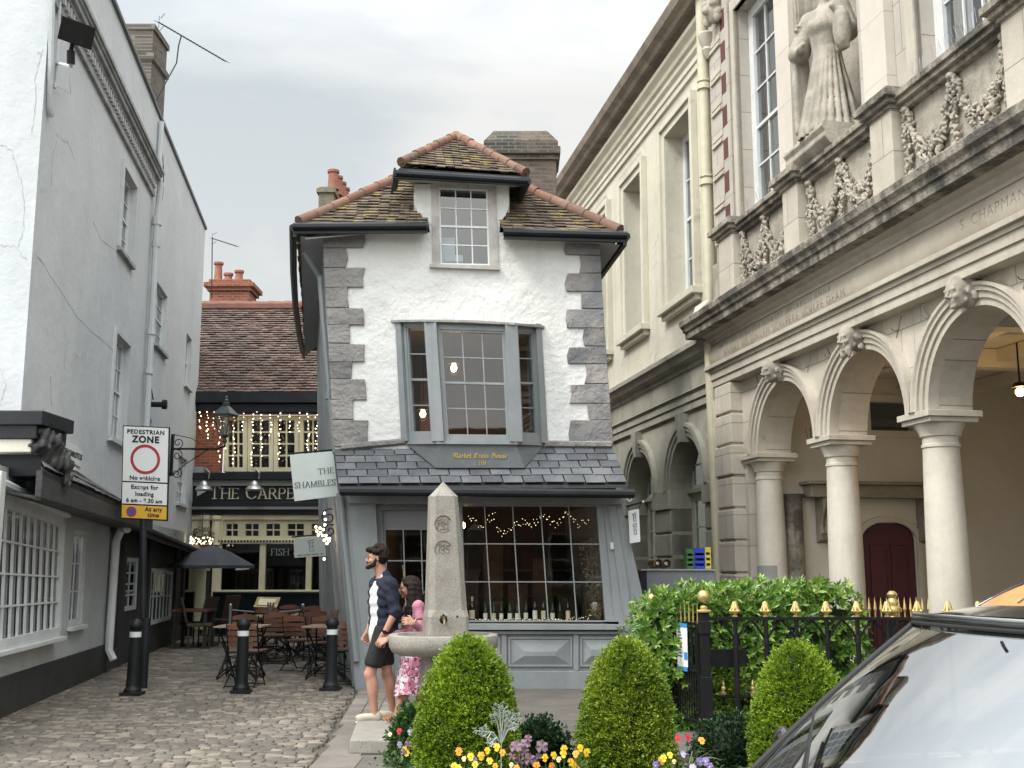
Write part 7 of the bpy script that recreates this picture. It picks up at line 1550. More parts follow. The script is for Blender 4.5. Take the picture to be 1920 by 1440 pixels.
mb.build('foliage', LEAFD, t); o = m2.build('bulbs', FAIRY, t); o['kind'] = 'stuff'; mb = MB(); mb.lathe(c + V((0, 0, -.22)), [(.06, 0), (.2, .12), (.23, .2)], 14); mb.tube([c, c + V((0, 0, .5)), V((c.x, YP, c.z + .5))], .01, 5); mb.build('basket', DTIM, t)
# wall box and shade at the left corner
t = thing('wall_speaker', 'small grey box speaker fixed to the end of the left building', 'speaker', LB.P(14.42, 3.6)); mb = MB(); e = LB.P(14.35, 3.7, .02); mb.box((e.x, e.y - .1, 3.5), (e.x + .22, e.y + .2, 3.9)); mb.build('cabinet', GREYP, t, bev=.01)
mb = MB(); mb.hexa([e + V(p) for p in ((.02, 0, -.28), (.3, -.05, -.25), (.36, -.1, -.35), (.02, 0, -.52), (.02, .2, -.28), (.3, .2, -.25), (.36, .2, -.35), (.02, .2, -.52))]); mb.build('shade', WPAINT, t)
# ---------- grey cabinet with crates and jars by the house's right side ----------
YG = 15.9; a, b = PY(1212, 1067, YG), PY(1341, 1067, YG)
t = thing('grey_cabinet', 'flat grey metal cabinet standing in the passage right of the crooked house', 'cabinet', ((a.x + b.x) / 2, YG, 0)); mb = MB(); mb.box((a.x, YG, .05), (b.x - .02, YG + .5, a.z - .02)); mb.build('body', M('cabinet_grey', (.19, .20, .215), .5, (.17, .18, .19), 2), t, bev=.006)
mb = MB(); mb.box((a.x - .08, YG - .03, a.z - .02), (b.x, YG + .53, a.z + .0)); mb.build('top', M('cabinet_top', (.3, .31, .31), .5), t); mb = MB(); mb.box((a.x - .08, YG + .02, 0), (a.x - .005, YG + .5, a.z - .03)); mb.build('side_post', BLACKP, t)
zc_ = a.z + .002
for k, (x0, x1, col, lab) in enumerate(((1287, 1300, (.05, .14, .05), 'green plastic crate on the grey cabinet, left of the blue one'), (1301, 1321, (.02, .05, .42), 'blue plastic crate on the grey cabinet between green and yellow'), (1322, 1332, (.55, .48, .04), 'yellow plastic crate on the grey cabinet against the drainpipe'))):
    p0, p1 = PY(x0, 1066, YG + .1), PY(x1, 1026 + (2 - k) * 1.5, YG + .1); t = thing('plastic_crate', lab, 'crate', ((p0.x + p1.x) / 2, YG + .2, zc_), 'plastic crates on the grey cabinet'); mt = M('crate_' + ('green', 'blue', 'yellow')[k], col, .45)
    mb = MB(); x0_, x1_, h_ = p0.x, p1.x - .004, p1.z - zc_
    for xx in (x0_, x1_ - .012): mb.box((xx, YG + .06, zc_), (xx + .012, YG + .36, zc_ + h_))
    for i in range(4): z = zc_ + h_ * (i / 4) + .004; mb.box((x0_ + .012, YG + .062, z), (x1_ - .012, YG + .075, z + h_ * .13)); 
    mb.box((x0_ + .012, YG + .34, zc_), (x1_ - .012, YG + .352, zc_ + h_)); mb.box((x0_ + .012, YG + .075, zc_), (x1_ - .012, YG + .34, zc_ + .01)); mb.box((x0_ + .012, YG + .08, zc_ + h_ - .03), (x1_ - .012, YG + .34, zc_ + h_)); mb.build('shell', mt, t)
for k, (x, lab) in enumerate(((1234, 'left of two round lanterns lying on the grey cabinet'), (1250, 'right of two round lanterns lying on the grey cabinet'))):
    c = PY(x, 1056 - k * 1.5, YG + .05); t = thing('glass_lantern', lab, 'lantern', (c.x, YG + .15, zc_), 'round lanterns on the grey cabinet'); c.z = zc_ + .073; ax = V((.35, -1, 0)).normalized()
    mb = MB(); mb.lathe(c, [(.066, -.2), (.07, 0), (.07, .01), (.058, .012), (.056, -.19), (.02, -.19)], 20, ax=ax, cap=False); mb.build('drum', BRASS, t, smooth=40); mb = MB(); mb.lathe(c - ax * .03, [(0, 0), (.03, .005), (.03, .02), (0, .03)], 10, ax=ax); mb.build('reflector', SIL, t, smooth=60)
# ---------- railings ----------
YR = 10.8
RL = thing('iron_railing', 'black iron railing with gold pinecone finials and arched braces, in front of the hedge', 'railing', PY(1330, 1380, YR))
def finial(mb, p, k=1.):
    mb.lathe(p, [(.028 * k, 0), (.03 * k, .008), (.014 * k, .018), (.014 * k, .026), (.045 * k, .038), (.05 * k, .052), (.03 * k, .06), (.036 * k, .075), (.028 * k, .1), (.016 * k, .13), (0, .15)], 12)
    for i in range(6): a = i * math.pi / 3; mb.ball(V(p) + V((.042 * k * math.cos(a), .042 * k * math.sin(a), .055)), .014 * k, 5, 4); mb.tube([V(p) + V((.036 * k * math.cos(a), .036 * k * math.sin(a), .065)), V(p) + V((.012 * k * math.cos(a), .012 * k * math.sin(a), .14))], .009 * k, 5)
zt_ = PY(1400, 1157, YR).z; xs = []; x = PY(1378, 1150, YR).x; xe = 5.6
fr_ = MB(); fg = MB(); x0 = PY(1322, 1150, YR).x
fr_.box((x0, YR - .02, zt_ - .028), (xe, YR + .02, zt_)); fr_.box((x0, YR - .012, .1), (xe, YR + .012, .13))
fr_.build('top_rail', IRON, RL)
while x < xe:
    mb = MB(); mb.tube([(x, YR, .0), (x, YR, .55), (x, YR, .85)], [.026, .026, .022], 8); mb.tube([(x, YR, .85), (x, YR, .92), (x, YR, zt_ - .02)], [.03, .02, .02], 8)
    for sg in (-1, 1): mb.tube([(x, YR, .86), (x + sg * .03, YR, .92), (x + sg * .08, YR, 1.0), (x + sg * .14, YR, zt_ - .03)], .011, 5)
    mb.build('baluster', IRON, RL, smooth=40); mb = MB(); finial(mb, (x, YR, zt_ + .002), 1.); mb.build('finial', GOLD, RL, smooth=50); x += .288
# posts with ball tops
def post(lab, px, py, Y, k, y1):
    t = thing('iron_post', lab, 'post', (PY(px, py, Y).x, Y, 0), 'gold ball gate posts'); c = PY(px, py, Y); w_ = .05 * k; zt2 = PY(px, y1, Y).z; mb = MB(); mb.box((c.x - w_ * .8, Y - w_ * .8, 0), (c.x + w_ * .8, Y + w_ * .8, zt2 - .02)); mb.box((c.x - w_ * 1.05, Y - w_ * 1.05, 0), (c.x + w_ * 1.05, Y + w_ * 1.05, .55)); mb.box((c.x - w_ * 1.0, Y - w_ * 1.0, zt2 - .22), (c.x + w_ * 1.0, Y + w_ * 1.0, zt2 - .1)); mb.build('shaft', IRON, t, bev=.006)
    mb = MB(); mb.lathe((c.x, Y, zt2 - .02), [(.065 * k, 0), (.07 * k, .012), (.06 * k, .02), (.03 * k, .03), (.036 * k, .045), (.028 * k, .06)], 16); mb.ball(c, .056 * k, 16, 12); mb.build('ball', GOLD, t, smooth=60)
post('nearer iron gate post with a large gold ball, right of the gate', 1319, 1118, 10.78, 1.05, 1144); post('farther iron gate post with a gold ball, left of the gate', 1223, 1122, 11.6, .9, 1146)
RB = thing('side_railing', 'short length of black railing between the two gold ball posts, behind the gate', 'railing', PY(1270, 1370, 11.6)); mb = MB(); a, b = PY(1230, 1160, 11.6), PY(1330, 1160, 11.5); mb.prism([a + V((0, 0, -.03)), b + V((0, 0, -.03)), b, a], (0, .03, 0)); mb.prism([a + V((0, 0, -.55)), b + V((0, 0, -.55)), b + V((0, 0, -.52)), a + V((0, 0, -.52))], (0, .03, 0)); mb.build('top_rail', IRON, RB)
for x in (1260,): mb = MB(); p = PY(x, 1160, 11.6); mb.tube([(p.x, 11.62, 0), (p.x, 11.62, p.z)], .022, 8); mb.build('baluster', IRON, RB, smooth=40); mb = MB(); finial(mb, (p.x, 11.62, p.z), .9); mb.build('finial', GOLD, RB, smooth=50)
# gate standing ajar
GT = thing('iron_gate', 'narrow black iron gate with thin gold spikes, standing ajar beside the gold ball post', 'gate', PY(1300, 1380, 10.95)); A, B = PY(1262, 1167, 11.35), PY(1308, 1167, 10.9); A.z = B.z = .5 * (A.z + B.z)
def gpt(t_, z): p = A.lerp(B, t_); return V((p.x, p.y, z))
mb = MB()
for z, r_ in ((A.z, .014), (A.z - .13, .010), (.58, .018), (.12, .018)): mb.tube([gpt(0, z), gpt(1, z)], r_, 6)
for t_ in (0, 1): mb.tube([gpt(t_, .05), gpt(t_, A.z)], .02, 6)
for i in range(6): t_ = (i + .5) / 6; mb.tube([gpt(t_, .58), gpt(t_, A.z - .1), gpt(t_, A.z)], [.014, .014, .006], 6)
for i in range(11): t_ = (i + .5) / 11; mb.tube([gpt(t_, .12), gpt(t_, .58)], .008, 5)
mb.build('frame', IRON, GT, smooth=40); mb = MB()
for i in range(7): t_ = i / 6; mb.tube([gpt(t_, A.z), gpt(t_, A.z + .10), gpt(t_, A.z + .19)], [.009, .006, .002], 6)
mb.build('spikes', GOLD, GT)
NT_ = thing('paper_notice', 'white and blue paper notice wrapped on the gate bars', 'notice', gpt(.4, .7)); gd = (B - A).normalized(); gn = V((gd.y, -gd.x, 0)); gn = gn if gn.y < 0 else -gn; NPp = M('paper_white', (.66, .68, .70), .8); NPb = M('paper_blue', (.03, .22, .55), .7)
def nstrip(a0, a1, z0, z1, off, mt, name, bow=0.): mb = MB(); mb.hexa([gpt(a0, z1) + gn * off, gpt(a1, z1) + gn * off, gpt(a1, z0) + gn * (off + bow), gpt(a0, z0) + gn * (off + bow), gpt(a0, z1) + gn * (off - .002), gpt(a1, z1) + gn * (off - .002), gpt(a1, z0) + gn * (off + bow - .002), gpt(a0, z0) + gn * (off + bow - .002)]); mb.build(name, mt, NT_)
nstrip(.25, .68, .61, .98, .03, NPp, 'sheet'); nstrip(.25, .68, .985, 1.02, .03, NPb, 'blue_header'); nstrip(.25, .66, .57, .608, .031, NPb, 'blue_footer'); nstrip(.55, .67, .68, .75, .034, NPb, 'blue_block')
mb = MB()
for i in range(9): z = .94 - i * .028; mb.prism([gpt(.30, z) + gn * .033, gpt(.42 + .03 * (i % 3), z) + gn * .033, gpt(.42 + .03 * (i % 3), z - .012) + gn * .033, gpt(.30, z - .012) + gn * .033], -gn * .001)
mb.build('printed_lines', LET, NT_)
# low inner railing
LR = thing('low_railing', 'low black railing with small gold tiered finials seen through the main railing', 'railing', PY(1380, 1380, 11.0)); a, b = PY(1338, 1306, 10.98), PY(1425, 1306, 10.98); mb = MB(); mb.tube([a, b], .014, 6); mb.build('top_rail', IRON, LR)
for x in (1357, 1412): p = PY(x, 1306, 11.02); mb = MB(); mb.tube([(p.x, 11.02, 0), (p.x, 11.02, p.z)], .016, 6); mb.build('baluster', IRON, LR); mb = MB(); mb.lathe((p.x, 11.02, p.z), [(.012, 0), (.03, .02), (.03, .04), (.012, .05), (.026, .065), (.024, .09), (.01, .1), (.018, .11), (.006, .15), (0, .16)], 10); mb.build('finial', GOLD, LR, smooth=50)
mb = MB(); a, b = PY(1330, 1218, 10.9), PY(1400, 1250, 10.9); mb.box((a.x, 10.88, b.z), (b.x, 10.95, a.z)); mb.build('panel', IRON, LR)
# far railing of gold spear heads
SR_ = thing('spear_railing', 'black railing topped with thin gold spear heads in front of the arcade columns', 'railing', PY(1700, 1300, 12.6)); a = PY(1604, 1158, 12.6); b = PY(1990, 1158, 12.2); mb = MB(); mb.prism([a, b, b - V((0, 0, .03)), a - V((0, 0, .03))], (0, .03, 0)); mb.build('top_rail', IRON, SR_); n = 34
for i in range(n):
    p = a.lerp(b, (i + .5) / n); mb = MB(); mb.tube([(p.x, p.y + .015, 0), (p.x, p.y + .015, p.z)], .009, 5); mb.build('bar', IRON, SR_); mb = MB(); c = V((p.x, p.y + .015, p.z)); mb.tube([c, c + V((0, 0, .06)), c + V((0, 0, .09)), c + V((0, 0, .22))], [.009, .008, .02, .001], 5); mb.build('spear_head', GOLD, SR_)
p = PY(1675, 1158, 11.9); TF = thing('gold_finial_post', 'taller iron post with tiered gold urn finial, in front of the maroon door', 'post', (p.x, 11.9, 0)); mb = MB(); mb.tube([(p.x, 11.9, 0), (p.x, 11.9, p.z)], .04, 8); mb.build('shaft', IRON, TF); mb = MB(); mb.lathe((p.x, 11.9, p.z), [(.05, 0), (.04, .02), (.05, .04), (.085, .06), (.09, .09), (.075, .11), (.05, .12), (.06, .15), (.05, .18), (.035, .2), (.05, .22), (.055, .24), (.03, .27), (0, .275)], 16); mb.build('finial', GOLD, TF, smooth=50)
# ================= building across the street, seen only in reflections =================
OB = thing('opposite_building', 'orange brick terrace with white windows standing across the street', 'building', (0, -16, 0)); OF = Fac((-16, -16, 0), 960.1); OF.U = V((1, 0, 0)); OF.N = V((0, 1, 0)); mb = MB(); hs = [(2 + i * 4, 3.4 + i * 4, 4.2 + j * 3.4, 6.2 + j * 3.4) for i in range(8) for j in range(2)] + [(1.5 + i * 8, 4.5 + i * 8, .8, 3) for i in range(4)]
gridwall(mb, OF, 0, 32, 0, 7.2, [h for h in hs if h[3] < 7.2], 0, .2); mb.build('wall', M('orange_brick', (.17, .085, .06), .85, (.13, .075, .055), 2), OB)
for h in [h for h in hs if h[3] < 7.2]: window(OB, [OF.P(h[1], h[3], -.1), OF.P(h[0], h[3], -.1), OF.P(h[0], h[2], -.1), OF.P(h[1], h[2], -.1)], 3, 2, .1, .04, (0, 1, 0), .08, WPAINT, None)
mb = MB(); mb.fbox(OF, 0, 32, 0, 7.1, -4, -.6); mb.build('interior', DARKIN, OB)
# ================= planting =================
def leafmat(name, c1, c2, rcol, rough=.45, trans=.25):
    m = bpy.data.materials.new(name); m.use_nodes = True; T = NT(m); out = T.n('OutputMaterial'); at = T.n('Attribute', _attribute_name='rnd'); g = T.n('NewGeometry')
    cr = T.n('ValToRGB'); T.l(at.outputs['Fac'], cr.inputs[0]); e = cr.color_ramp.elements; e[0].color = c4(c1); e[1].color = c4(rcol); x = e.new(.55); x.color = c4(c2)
    b = T.n('BsdfPrincipled', Roughness=rough); T.l(cr.outputs[0], b.inputs['Base Color']); t = T.n('BsdfTranslucent'); T.l(cr.outputs[0], t.inputs[0]); mx = T.n('MixShader', i0=trans); T.l(b.outputs[0], mx.inputs[1]); T.l(t.outputs[0], mx.inputs[2]); T.l(mx.outputs[0], out.inputs[0]); return m
BOX = leafmat('box_leaf', (.05, .09, .006), (.21, .33, .018), (.45, .55, .05)); BOX2 = leafmat('box_leaf_olive', (.05, .09, .008), (.21, .31, .02), (.46, .50, .06)); BOXC = M('box_twigs', (.015, .022, .008), .9)
LAUR = leafmat('laurel_leaf', (.03, .08, .012), (.12, .24, .03), (.32, .46, .10), .3); DKL = leafmat('dark_shrub_leaf', (.008, .022, .008), (.02, .055, .02), (.06, .12, .03), .4)
SOIL = M('soil', (.035, .026, .018), .95, (.055, .042, .03), 9, bumps=[(20, .03)])
mb = MB(); nx_, ny_ = 40, 20; xs0, xs1, y0, y1 = -1.05, 3.3, 7.15, 9.35
mb.add([(xs0 + (xs1 - xs0) * i / nx_ + .25 * (j / ny_), y0 + (y1 - y0) * j / ny_, .07 + .05 * math.sin(i * .7) * math.sin(j * .9) * .5) for j in range(ny_ + 1) for i in range(nx_ + 1)], [(j * (nx_ + 1) + i, j * (nx_ + 1) + i + 1, (j + 1) * (nx_ + 1) + i + 1, (j + 1) * (nx_ + 1) + i) for j in range(ny_) for i in range(nx_)])
mb.add([(xs0, y0, .07), (xs1, y0, .07), (xs1 + .25, y1, .07), (xs0 + .25, y1, .07), (xs0, y0, -.05), (xs1, y0, -.05), (xs1 + .25, y1, -.05), (xs0 + .25, y1, -.05)], [(0, 1, 5, 4), (1, 2, 6, 5), (2, 3, 7, 6), (3, 0, 4, 7)])
tag(mb.build('soil_bed', SOIL), kind='structure')
def leaf(mb, p, d, n, L, W, fold=.25):
    d = d.normalized(); s_ = d.cross(n)
    if s_.length < 1e-4: s_ = V((1, 0, 0))
    s_.normalize(); u = s_.cross(d).normalized(); m = p + d * L * .5
    mb.add([p, m + s_ * W / 2 + u * W * fold, p + d * L, m - s_ * W / 2 + u * W * fold], [(0, 1, 2), (0, 2, 3)])
def topiary(name, lab, cx, cy, prof, seed, mat, nl, L=.022, squash=1., z0=.08, grp=None, rag=.045, cat='topiary'):
    """clipped shrub: profile [(z, r)]; leaves in sprigs all over its lumpy surface"""
    g = random.Random(seed); t = thing(name, lab, cat, (cx, cy, z0), grp); H = prof[-1][0]
    def rad(z):
        for (za, ra), (zb, rb) in zip(prof, prof[1:]):
            if za <= z <= zb: return ra + (rb - ra) * (z - za) / (zb - za)
        return 0
    def lump(a, z): return 1 + .035 * math.sin(3 * a + z * 9 + seed) + .03 * math.sin(7 * a - z * 17 + seed * 2) + .02 * math.sin(13 * a + z * 31)
    mb = MB(); mb.lathe((cx, cy, z0), [(max(.001, r * .88), z * .955) for z, r in prof], 28); mb.build('core', BOXC, t, smooth=60); mb = MB()
    zz = []; 
    tot = 0; cum = []
    for k in range(60): z = H * (k + .5) / 60; tot += rad(z) + .02 + (.12 * max(prof, key=lambda q_: q_[1])[1] * (1 if k > 56 else .35) if k > 44 else 0); cum.append(tot)
    import bisect
    for i in range(nl // 5):
        k = bisect.bisect(cum, g.random() * tot); z = H * (min(k, 59) + g.random()) / 60; a = g.uniform(0, 6.2832); r = rad(z) * lump(a, z); r2 = rad(min(H, z + .02)); r1 = rad(max(0, z - .02)); sl = (r1 - r2) / .04
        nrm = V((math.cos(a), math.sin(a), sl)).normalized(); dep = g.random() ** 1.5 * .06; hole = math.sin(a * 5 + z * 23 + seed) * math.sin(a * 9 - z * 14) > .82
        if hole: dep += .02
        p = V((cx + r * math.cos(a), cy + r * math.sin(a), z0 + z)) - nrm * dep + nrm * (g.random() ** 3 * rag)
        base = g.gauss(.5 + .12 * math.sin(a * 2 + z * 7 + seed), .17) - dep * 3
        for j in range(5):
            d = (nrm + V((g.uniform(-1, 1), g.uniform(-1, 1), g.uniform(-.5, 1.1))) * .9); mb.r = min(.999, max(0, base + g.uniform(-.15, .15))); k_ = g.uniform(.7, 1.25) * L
            leaf(mb, p + V((g.uniform(-.01, .01), g.uniform(-.01, .01), g.uniform(-.01, .01))), d, V((g.uniform(-1, 1), g.uniform(-1, 1), g.uniform(-1, 1))), k_, k_ * .62)
    mb.build('foliage', mat, t); return t
def prof_(H, r): return [(0, r * .86), (H * .06, r * .95), (H * .2, r), (H * .38, r * .96), (H * .55, r * .89), (H * .7, r * .76), (H * .82, r * .59), (H * .91, r * .41), (H * .97, r * .22), (H, .001)]
YT = 8.1
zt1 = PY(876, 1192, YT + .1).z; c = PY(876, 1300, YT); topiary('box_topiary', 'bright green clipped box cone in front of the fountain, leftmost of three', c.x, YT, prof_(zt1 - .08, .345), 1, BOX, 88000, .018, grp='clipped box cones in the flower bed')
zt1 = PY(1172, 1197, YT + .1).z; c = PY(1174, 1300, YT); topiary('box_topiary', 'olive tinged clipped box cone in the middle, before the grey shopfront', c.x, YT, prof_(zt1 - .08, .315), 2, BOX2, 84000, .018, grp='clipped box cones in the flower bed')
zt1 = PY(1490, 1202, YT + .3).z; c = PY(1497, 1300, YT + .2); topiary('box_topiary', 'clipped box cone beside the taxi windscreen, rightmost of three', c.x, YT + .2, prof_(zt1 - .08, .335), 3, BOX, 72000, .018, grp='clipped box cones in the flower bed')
for x, y, Y, H, r, sd, lab in ((776, 1325, 8.9, .40, .15, 4, 'dark green shrub at the feet of the woman, left of the first cone'), (1012, 1352, 8.6, .26, .20, 5, 'dark low shrub between the first two box cones'), (1372, 1345, 8.75, .34, .27, 6, 'dark round shrub in front of the iron railing')):
    c = PY(x, y, Y); topiary('low_shrub', lab, c.x, Y, prof_(max(.2, c.z - .08), r), sd, DKL if sd != 4 else leafmat('mid_shrub_leaf', (.012, .035, .008), (.035, .10, .02), (.11, .22, .05)), 9000, .028, rag=.08, grp='small shrubs in the flower bed', cat='shrub')
# laurel hedge
g = random.Random(11); HX0, HX1 = PY(1192, 1150, 11.7).x, PY(1572, 1150, 12.2).x; HY0, HY1, HZ = 11.15, 12.7, 1.42
HD = thing('laurel_hedge', 'broad leaved green laurel hedge growing behind the iron railing', 'hedge', ((HX0 + HX1) / 2, 12, 0)); mb = MB(); mb.box((HX0 + .15, HY0 + .2, 0), (HX1 - .15, HY1 - .15, HZ - .28)); mb.build('core', BOXC, HD); mb = MB()
for i in range(2100):
    f_ = g.random()
    if f_ < .45: p = V((g.uniform(HX0, HX1), HY0 + g.uniform(-.05, .22), g.uniform(.05, HZ))); n = V((0, -1, .3))
    elif f_ < .78: p = V((g.uniform(HX0, HX1), g.uniform(HY0, HY1), HZ - .08 + g.uniform(-.15, .05) + .05 * math.sin(p.x * 5) if i else HZ)); n = V((0, -.3, 1))
    else: s_ = g.random() < .7; p = V(((HX0 if s_ else HX1) + g.uniform(-.08, .15) * (1 if s_ else -1), g.uniform(HY0, HY1), g.uniform(.1, HZ - .05))); n = V((-1 if s_ else 1, -.3, .3))
    # rounded shoulders
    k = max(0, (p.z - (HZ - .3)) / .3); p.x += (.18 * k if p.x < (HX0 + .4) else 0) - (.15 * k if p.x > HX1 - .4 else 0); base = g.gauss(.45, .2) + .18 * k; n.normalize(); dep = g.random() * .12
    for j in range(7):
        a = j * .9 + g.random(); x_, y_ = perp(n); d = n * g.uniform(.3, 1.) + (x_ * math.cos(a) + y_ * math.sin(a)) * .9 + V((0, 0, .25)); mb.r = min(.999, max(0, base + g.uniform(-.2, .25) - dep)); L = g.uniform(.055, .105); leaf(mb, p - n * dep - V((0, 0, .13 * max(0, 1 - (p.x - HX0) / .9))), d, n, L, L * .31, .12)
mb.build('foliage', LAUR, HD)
mb = MB()
for i in range(26): x = g.uniform(HX0 + .3, HX1 - .3); mb.tube([(x, 12, 0), (x + g.uniform(-.1, .1), 11.8 + g.uniform(-.3, .3), 1.2)], .012, 5)
mb.build('stem', BOXC, HD)
# bright low plants beneath, seen through the railing
c = PY(1370, 1330, 11.05); t = thing('euphorbia', 'bright yellow green leafy plant seen through the railing under the hedge', 'plant', (c.x, 11.05, 0)); mb = MB()
for i in range(520): p = V((c.x + g.gauss(0, .12), 11.05 + g.uniform(-.05, .06), g.uniform(.02, .62))); mb.r = g.random(); leaf(mb, p, V((g.uniform(-1, 1), -1, g.uniform(-.2, 1))), V((0, -1, .5)), g.uniform(.04, .08), .02)
mb.build('foliage', leafmat('lime_leaf', (.05, .10, .01), (.16, .26, .02), (.34, .42, .06)), t)
# pansies
PET = {'yellow': ((.78, .50, .02), (.5, .2, .01)), 'purple': ((.22, .17, .42), (.75, .6, .2)), 'red': ((.45, .02, .03), (.2, .01, .01)), 'lilac': ((.42, .38, .6), (.7, .55, .1)), 'orange': ((.75, .30, .03), (.4, .1, .01)), 'cream': ((.7, .62, .35), (.6, .4, .05))}
PM = {k: (M('petal_' + k, a, .6, fine=.05), M('throat_' + k, b, .6)) for k, (a, b) in PET.items()}; PLF = leafmat('pansy_leaf', (.02, .05, .015), (.06, .13, .03), (.14, .22, .06)); PSTEM = M('pansy_stem', (.06, .12, .03), .7)
def flower(mb, c, n, s_, g):
    x, y = perp(n); x = V((1, 0, 0)) - n * n.x; x.normalize(); y = n.cross(x) if n.cross(x).z > 0 else -n.cross(x)
    mb.m = 0
    for a, L, W, o in ((115, 1., .95, .0), (65, 1., .95, .001), (170, .9, .8, .004), (10, .9, .8, .004), (270, 1.05, 1.25, .007)):
        a = R(a + g.uniform(-8, 8)); d = x * math.cos(a) + y * math.sin(a); e = n.cross(d); P0 = c + n * (o * s_ / .02)
        mb.add([P0, P0 + d * s_ * L * .35 + e * s_ * W * .4 + n * s_ * .05, P0 + d * s_ * L * .8 + e * s_ * W * .48 + n * s_ * g.uniform(0, .15), P0 + d * s_ * L * 1.05 + e * s_ * .1, P0 + d * s_ * L * 1.02 - e * s_ * .15 + n * s_ * g.uniform(0, .15), P0 + d * s_ * L * .75 - e * s_ * W * .5, P0 + d * s_ * L * .3 - e * s_ * W * .38 + n * s_ * .05], [(0, 1, 2, 3, 4, 5, 6)])
    mb.m = 1; P0 = c + n * (s_ * .55); mb.add([P0 + x * s_ * .22, P0 + y * s_ * .12, P0 - x * s_ * .22, P0 - y * s_ * .38], [(0, 1, 2, 3)]); mb.m = 0
def pansy(px, py, Y, cols, lab, n_leaf=46, spread=.07):
    c = PY(px, py + 18, Y); t = thing('pansy', lab, 'flower', (c.x, Y, .1), 'pansies along the front of the bed'); mb = MB()
    for i in range(n_leaf): p = V((c.x + g.gauss(0, spread), Y + g.gauss(0, .05), .1 + g.random() * max(.06, c.z - .12))); mb.r = g.random(); leaf(mb, p, V((g.uniform(-1, 1), g.uniform(-1, .4), g.uniform(-.1, .8))), V((0, -.5, 1)), g.uniform(.03, .055), g.uniform(.018, .028))
    mb.build('leaves', PLF, t)
    for (dx, dy, col) in cols:
        P0 = PY(px + dx, py + dy, Y - .03 + g.uniform(-.03, .03)); n = V((g.uniform(-.4, .4), -1, g.uniform(-.1, .6))).normalized(); mb = MB(); flower(mb, P0, n, g.uniform(.021, .027) * (1 if col != 'cream' else .7), g); f_ = mb.build('flower_head', list(PM[col]), t); mb = MB(); mb.tube([P0 - n * .004, P0 - n * .02 + V((0, 0, -.02)), V((c.x + g.uniform(-.03, .03), Y, .1))], .0025, 4); mb.build('stem', PSTEM, t)
pansy(735, 1385, 8.5, [(-4, -8, 'cream'), (14, -14, 'red'), (34, -12, 'lilac'), (24, 20, 'yellow')], 'mixed red, lilac and cream pansies at the left tip of the bed')
pansy(757, 1400, 8.2, [(5, 12, 'yellow'), (-8, -4, 'lilac')], 'single yellow pansy on silvery leaves near the granite step')
pansy(868, 1415, 7.5, [(-16, 22, 'yellow'), (2, 8, 'cream'), (14, 4, 'yellow'), (22, 10, 'purple'), (34, 2, 'purple'), (-8, -6, 'orange')], 'purple and yellow pansies before the left cone')
pansy(922, 1405, 7.45, [(-8, 2, 'yellow'), (10, -4, 'yellow'), (20, 6, 'orange'), (-20, 12, 'yellow'), (-4, 22, 'yellow'), (6, 32, 'yellow')], 'cluster of large yellow pansies below the silver plant')
pansy(885, 1430, 7.3, [(6, 4, 'yellow'), (-26, 10, 'yellow')], 'low yellow pansies at the very front of the left cone')
pansy(1030, 1420, 7.4, [(-8, 0, 'yellow'), (8, -4, 'yellow'), (-24, 16, 'orange'), (4, 16, 'orange')], 'yellow pansies right of the purple leaved plant')
pansy(1062, 1410, 7.45, [(-4, -6, 'yellow'), (-6, 4, 'yellow'), (8, 18, 'yellow'), (-14, 14, 'cream')], 'yellow pansies between the dark shrub and the middle cone')
pansy(1092, 1408, 7.5, [(-4, -6, 'yellow'), (8, 2, 'yellow'), (-12, 6, 'orange'), (-16, 28, 'yellow'), (-10, 36, 'orange')], 'yellow pansies at the left foot of the middle cone')
pansy(1250, 1420, 7.5, [(-6, 2, 'yellow'), (6, -4, 'yellow'), (14, 8, 'cream'), (-20, 14, 'purple'), (-10, 6, 'orange')], 'yellow pansies at the right foot of the middle cone')
pansy(1285, 1405, 7.9, [(4, -22, 'red'), (-14, -20, 'red'), (30, -16, 'orange'), (-4, 10, 'lilac')], 'dark red pansies beneath the striped grass')
pansy(1305, 1425, 7.5, [(6, 2, 'purple'), (18, 2, 'purple'), (-6, 14, 'lilac'), (26, 12, 'purple'), (-22, 22, 'lilac')], 'purple pansies at the front right of the bed')
pansy(965, 1432, 7.3, [(4, 8, 'orange'), (-6, 2, 'cream')], 'orange pansy low in front of the purple leaved plant')
mb = MB()
for i in range(2600): Y = g.uniform(7.2, 8.6); x = g.uniform(-.75, 2.1); p = V((x, Y, .08 + g.random() * .07)); mb.r = g.random(); leaf(mb, p, V((g.uniform(-1, 1), g.uniform(-1, 1), g.uniform(0, .8))), V((0, 0, 1)), g.uniform(.03, .06), g.uniform(.018, .03))
o = mb.build('ground_cover', PLF); tag(o, 'low green leaves carpeting the soil among the pansies', 'ground cover', kind='stuff')
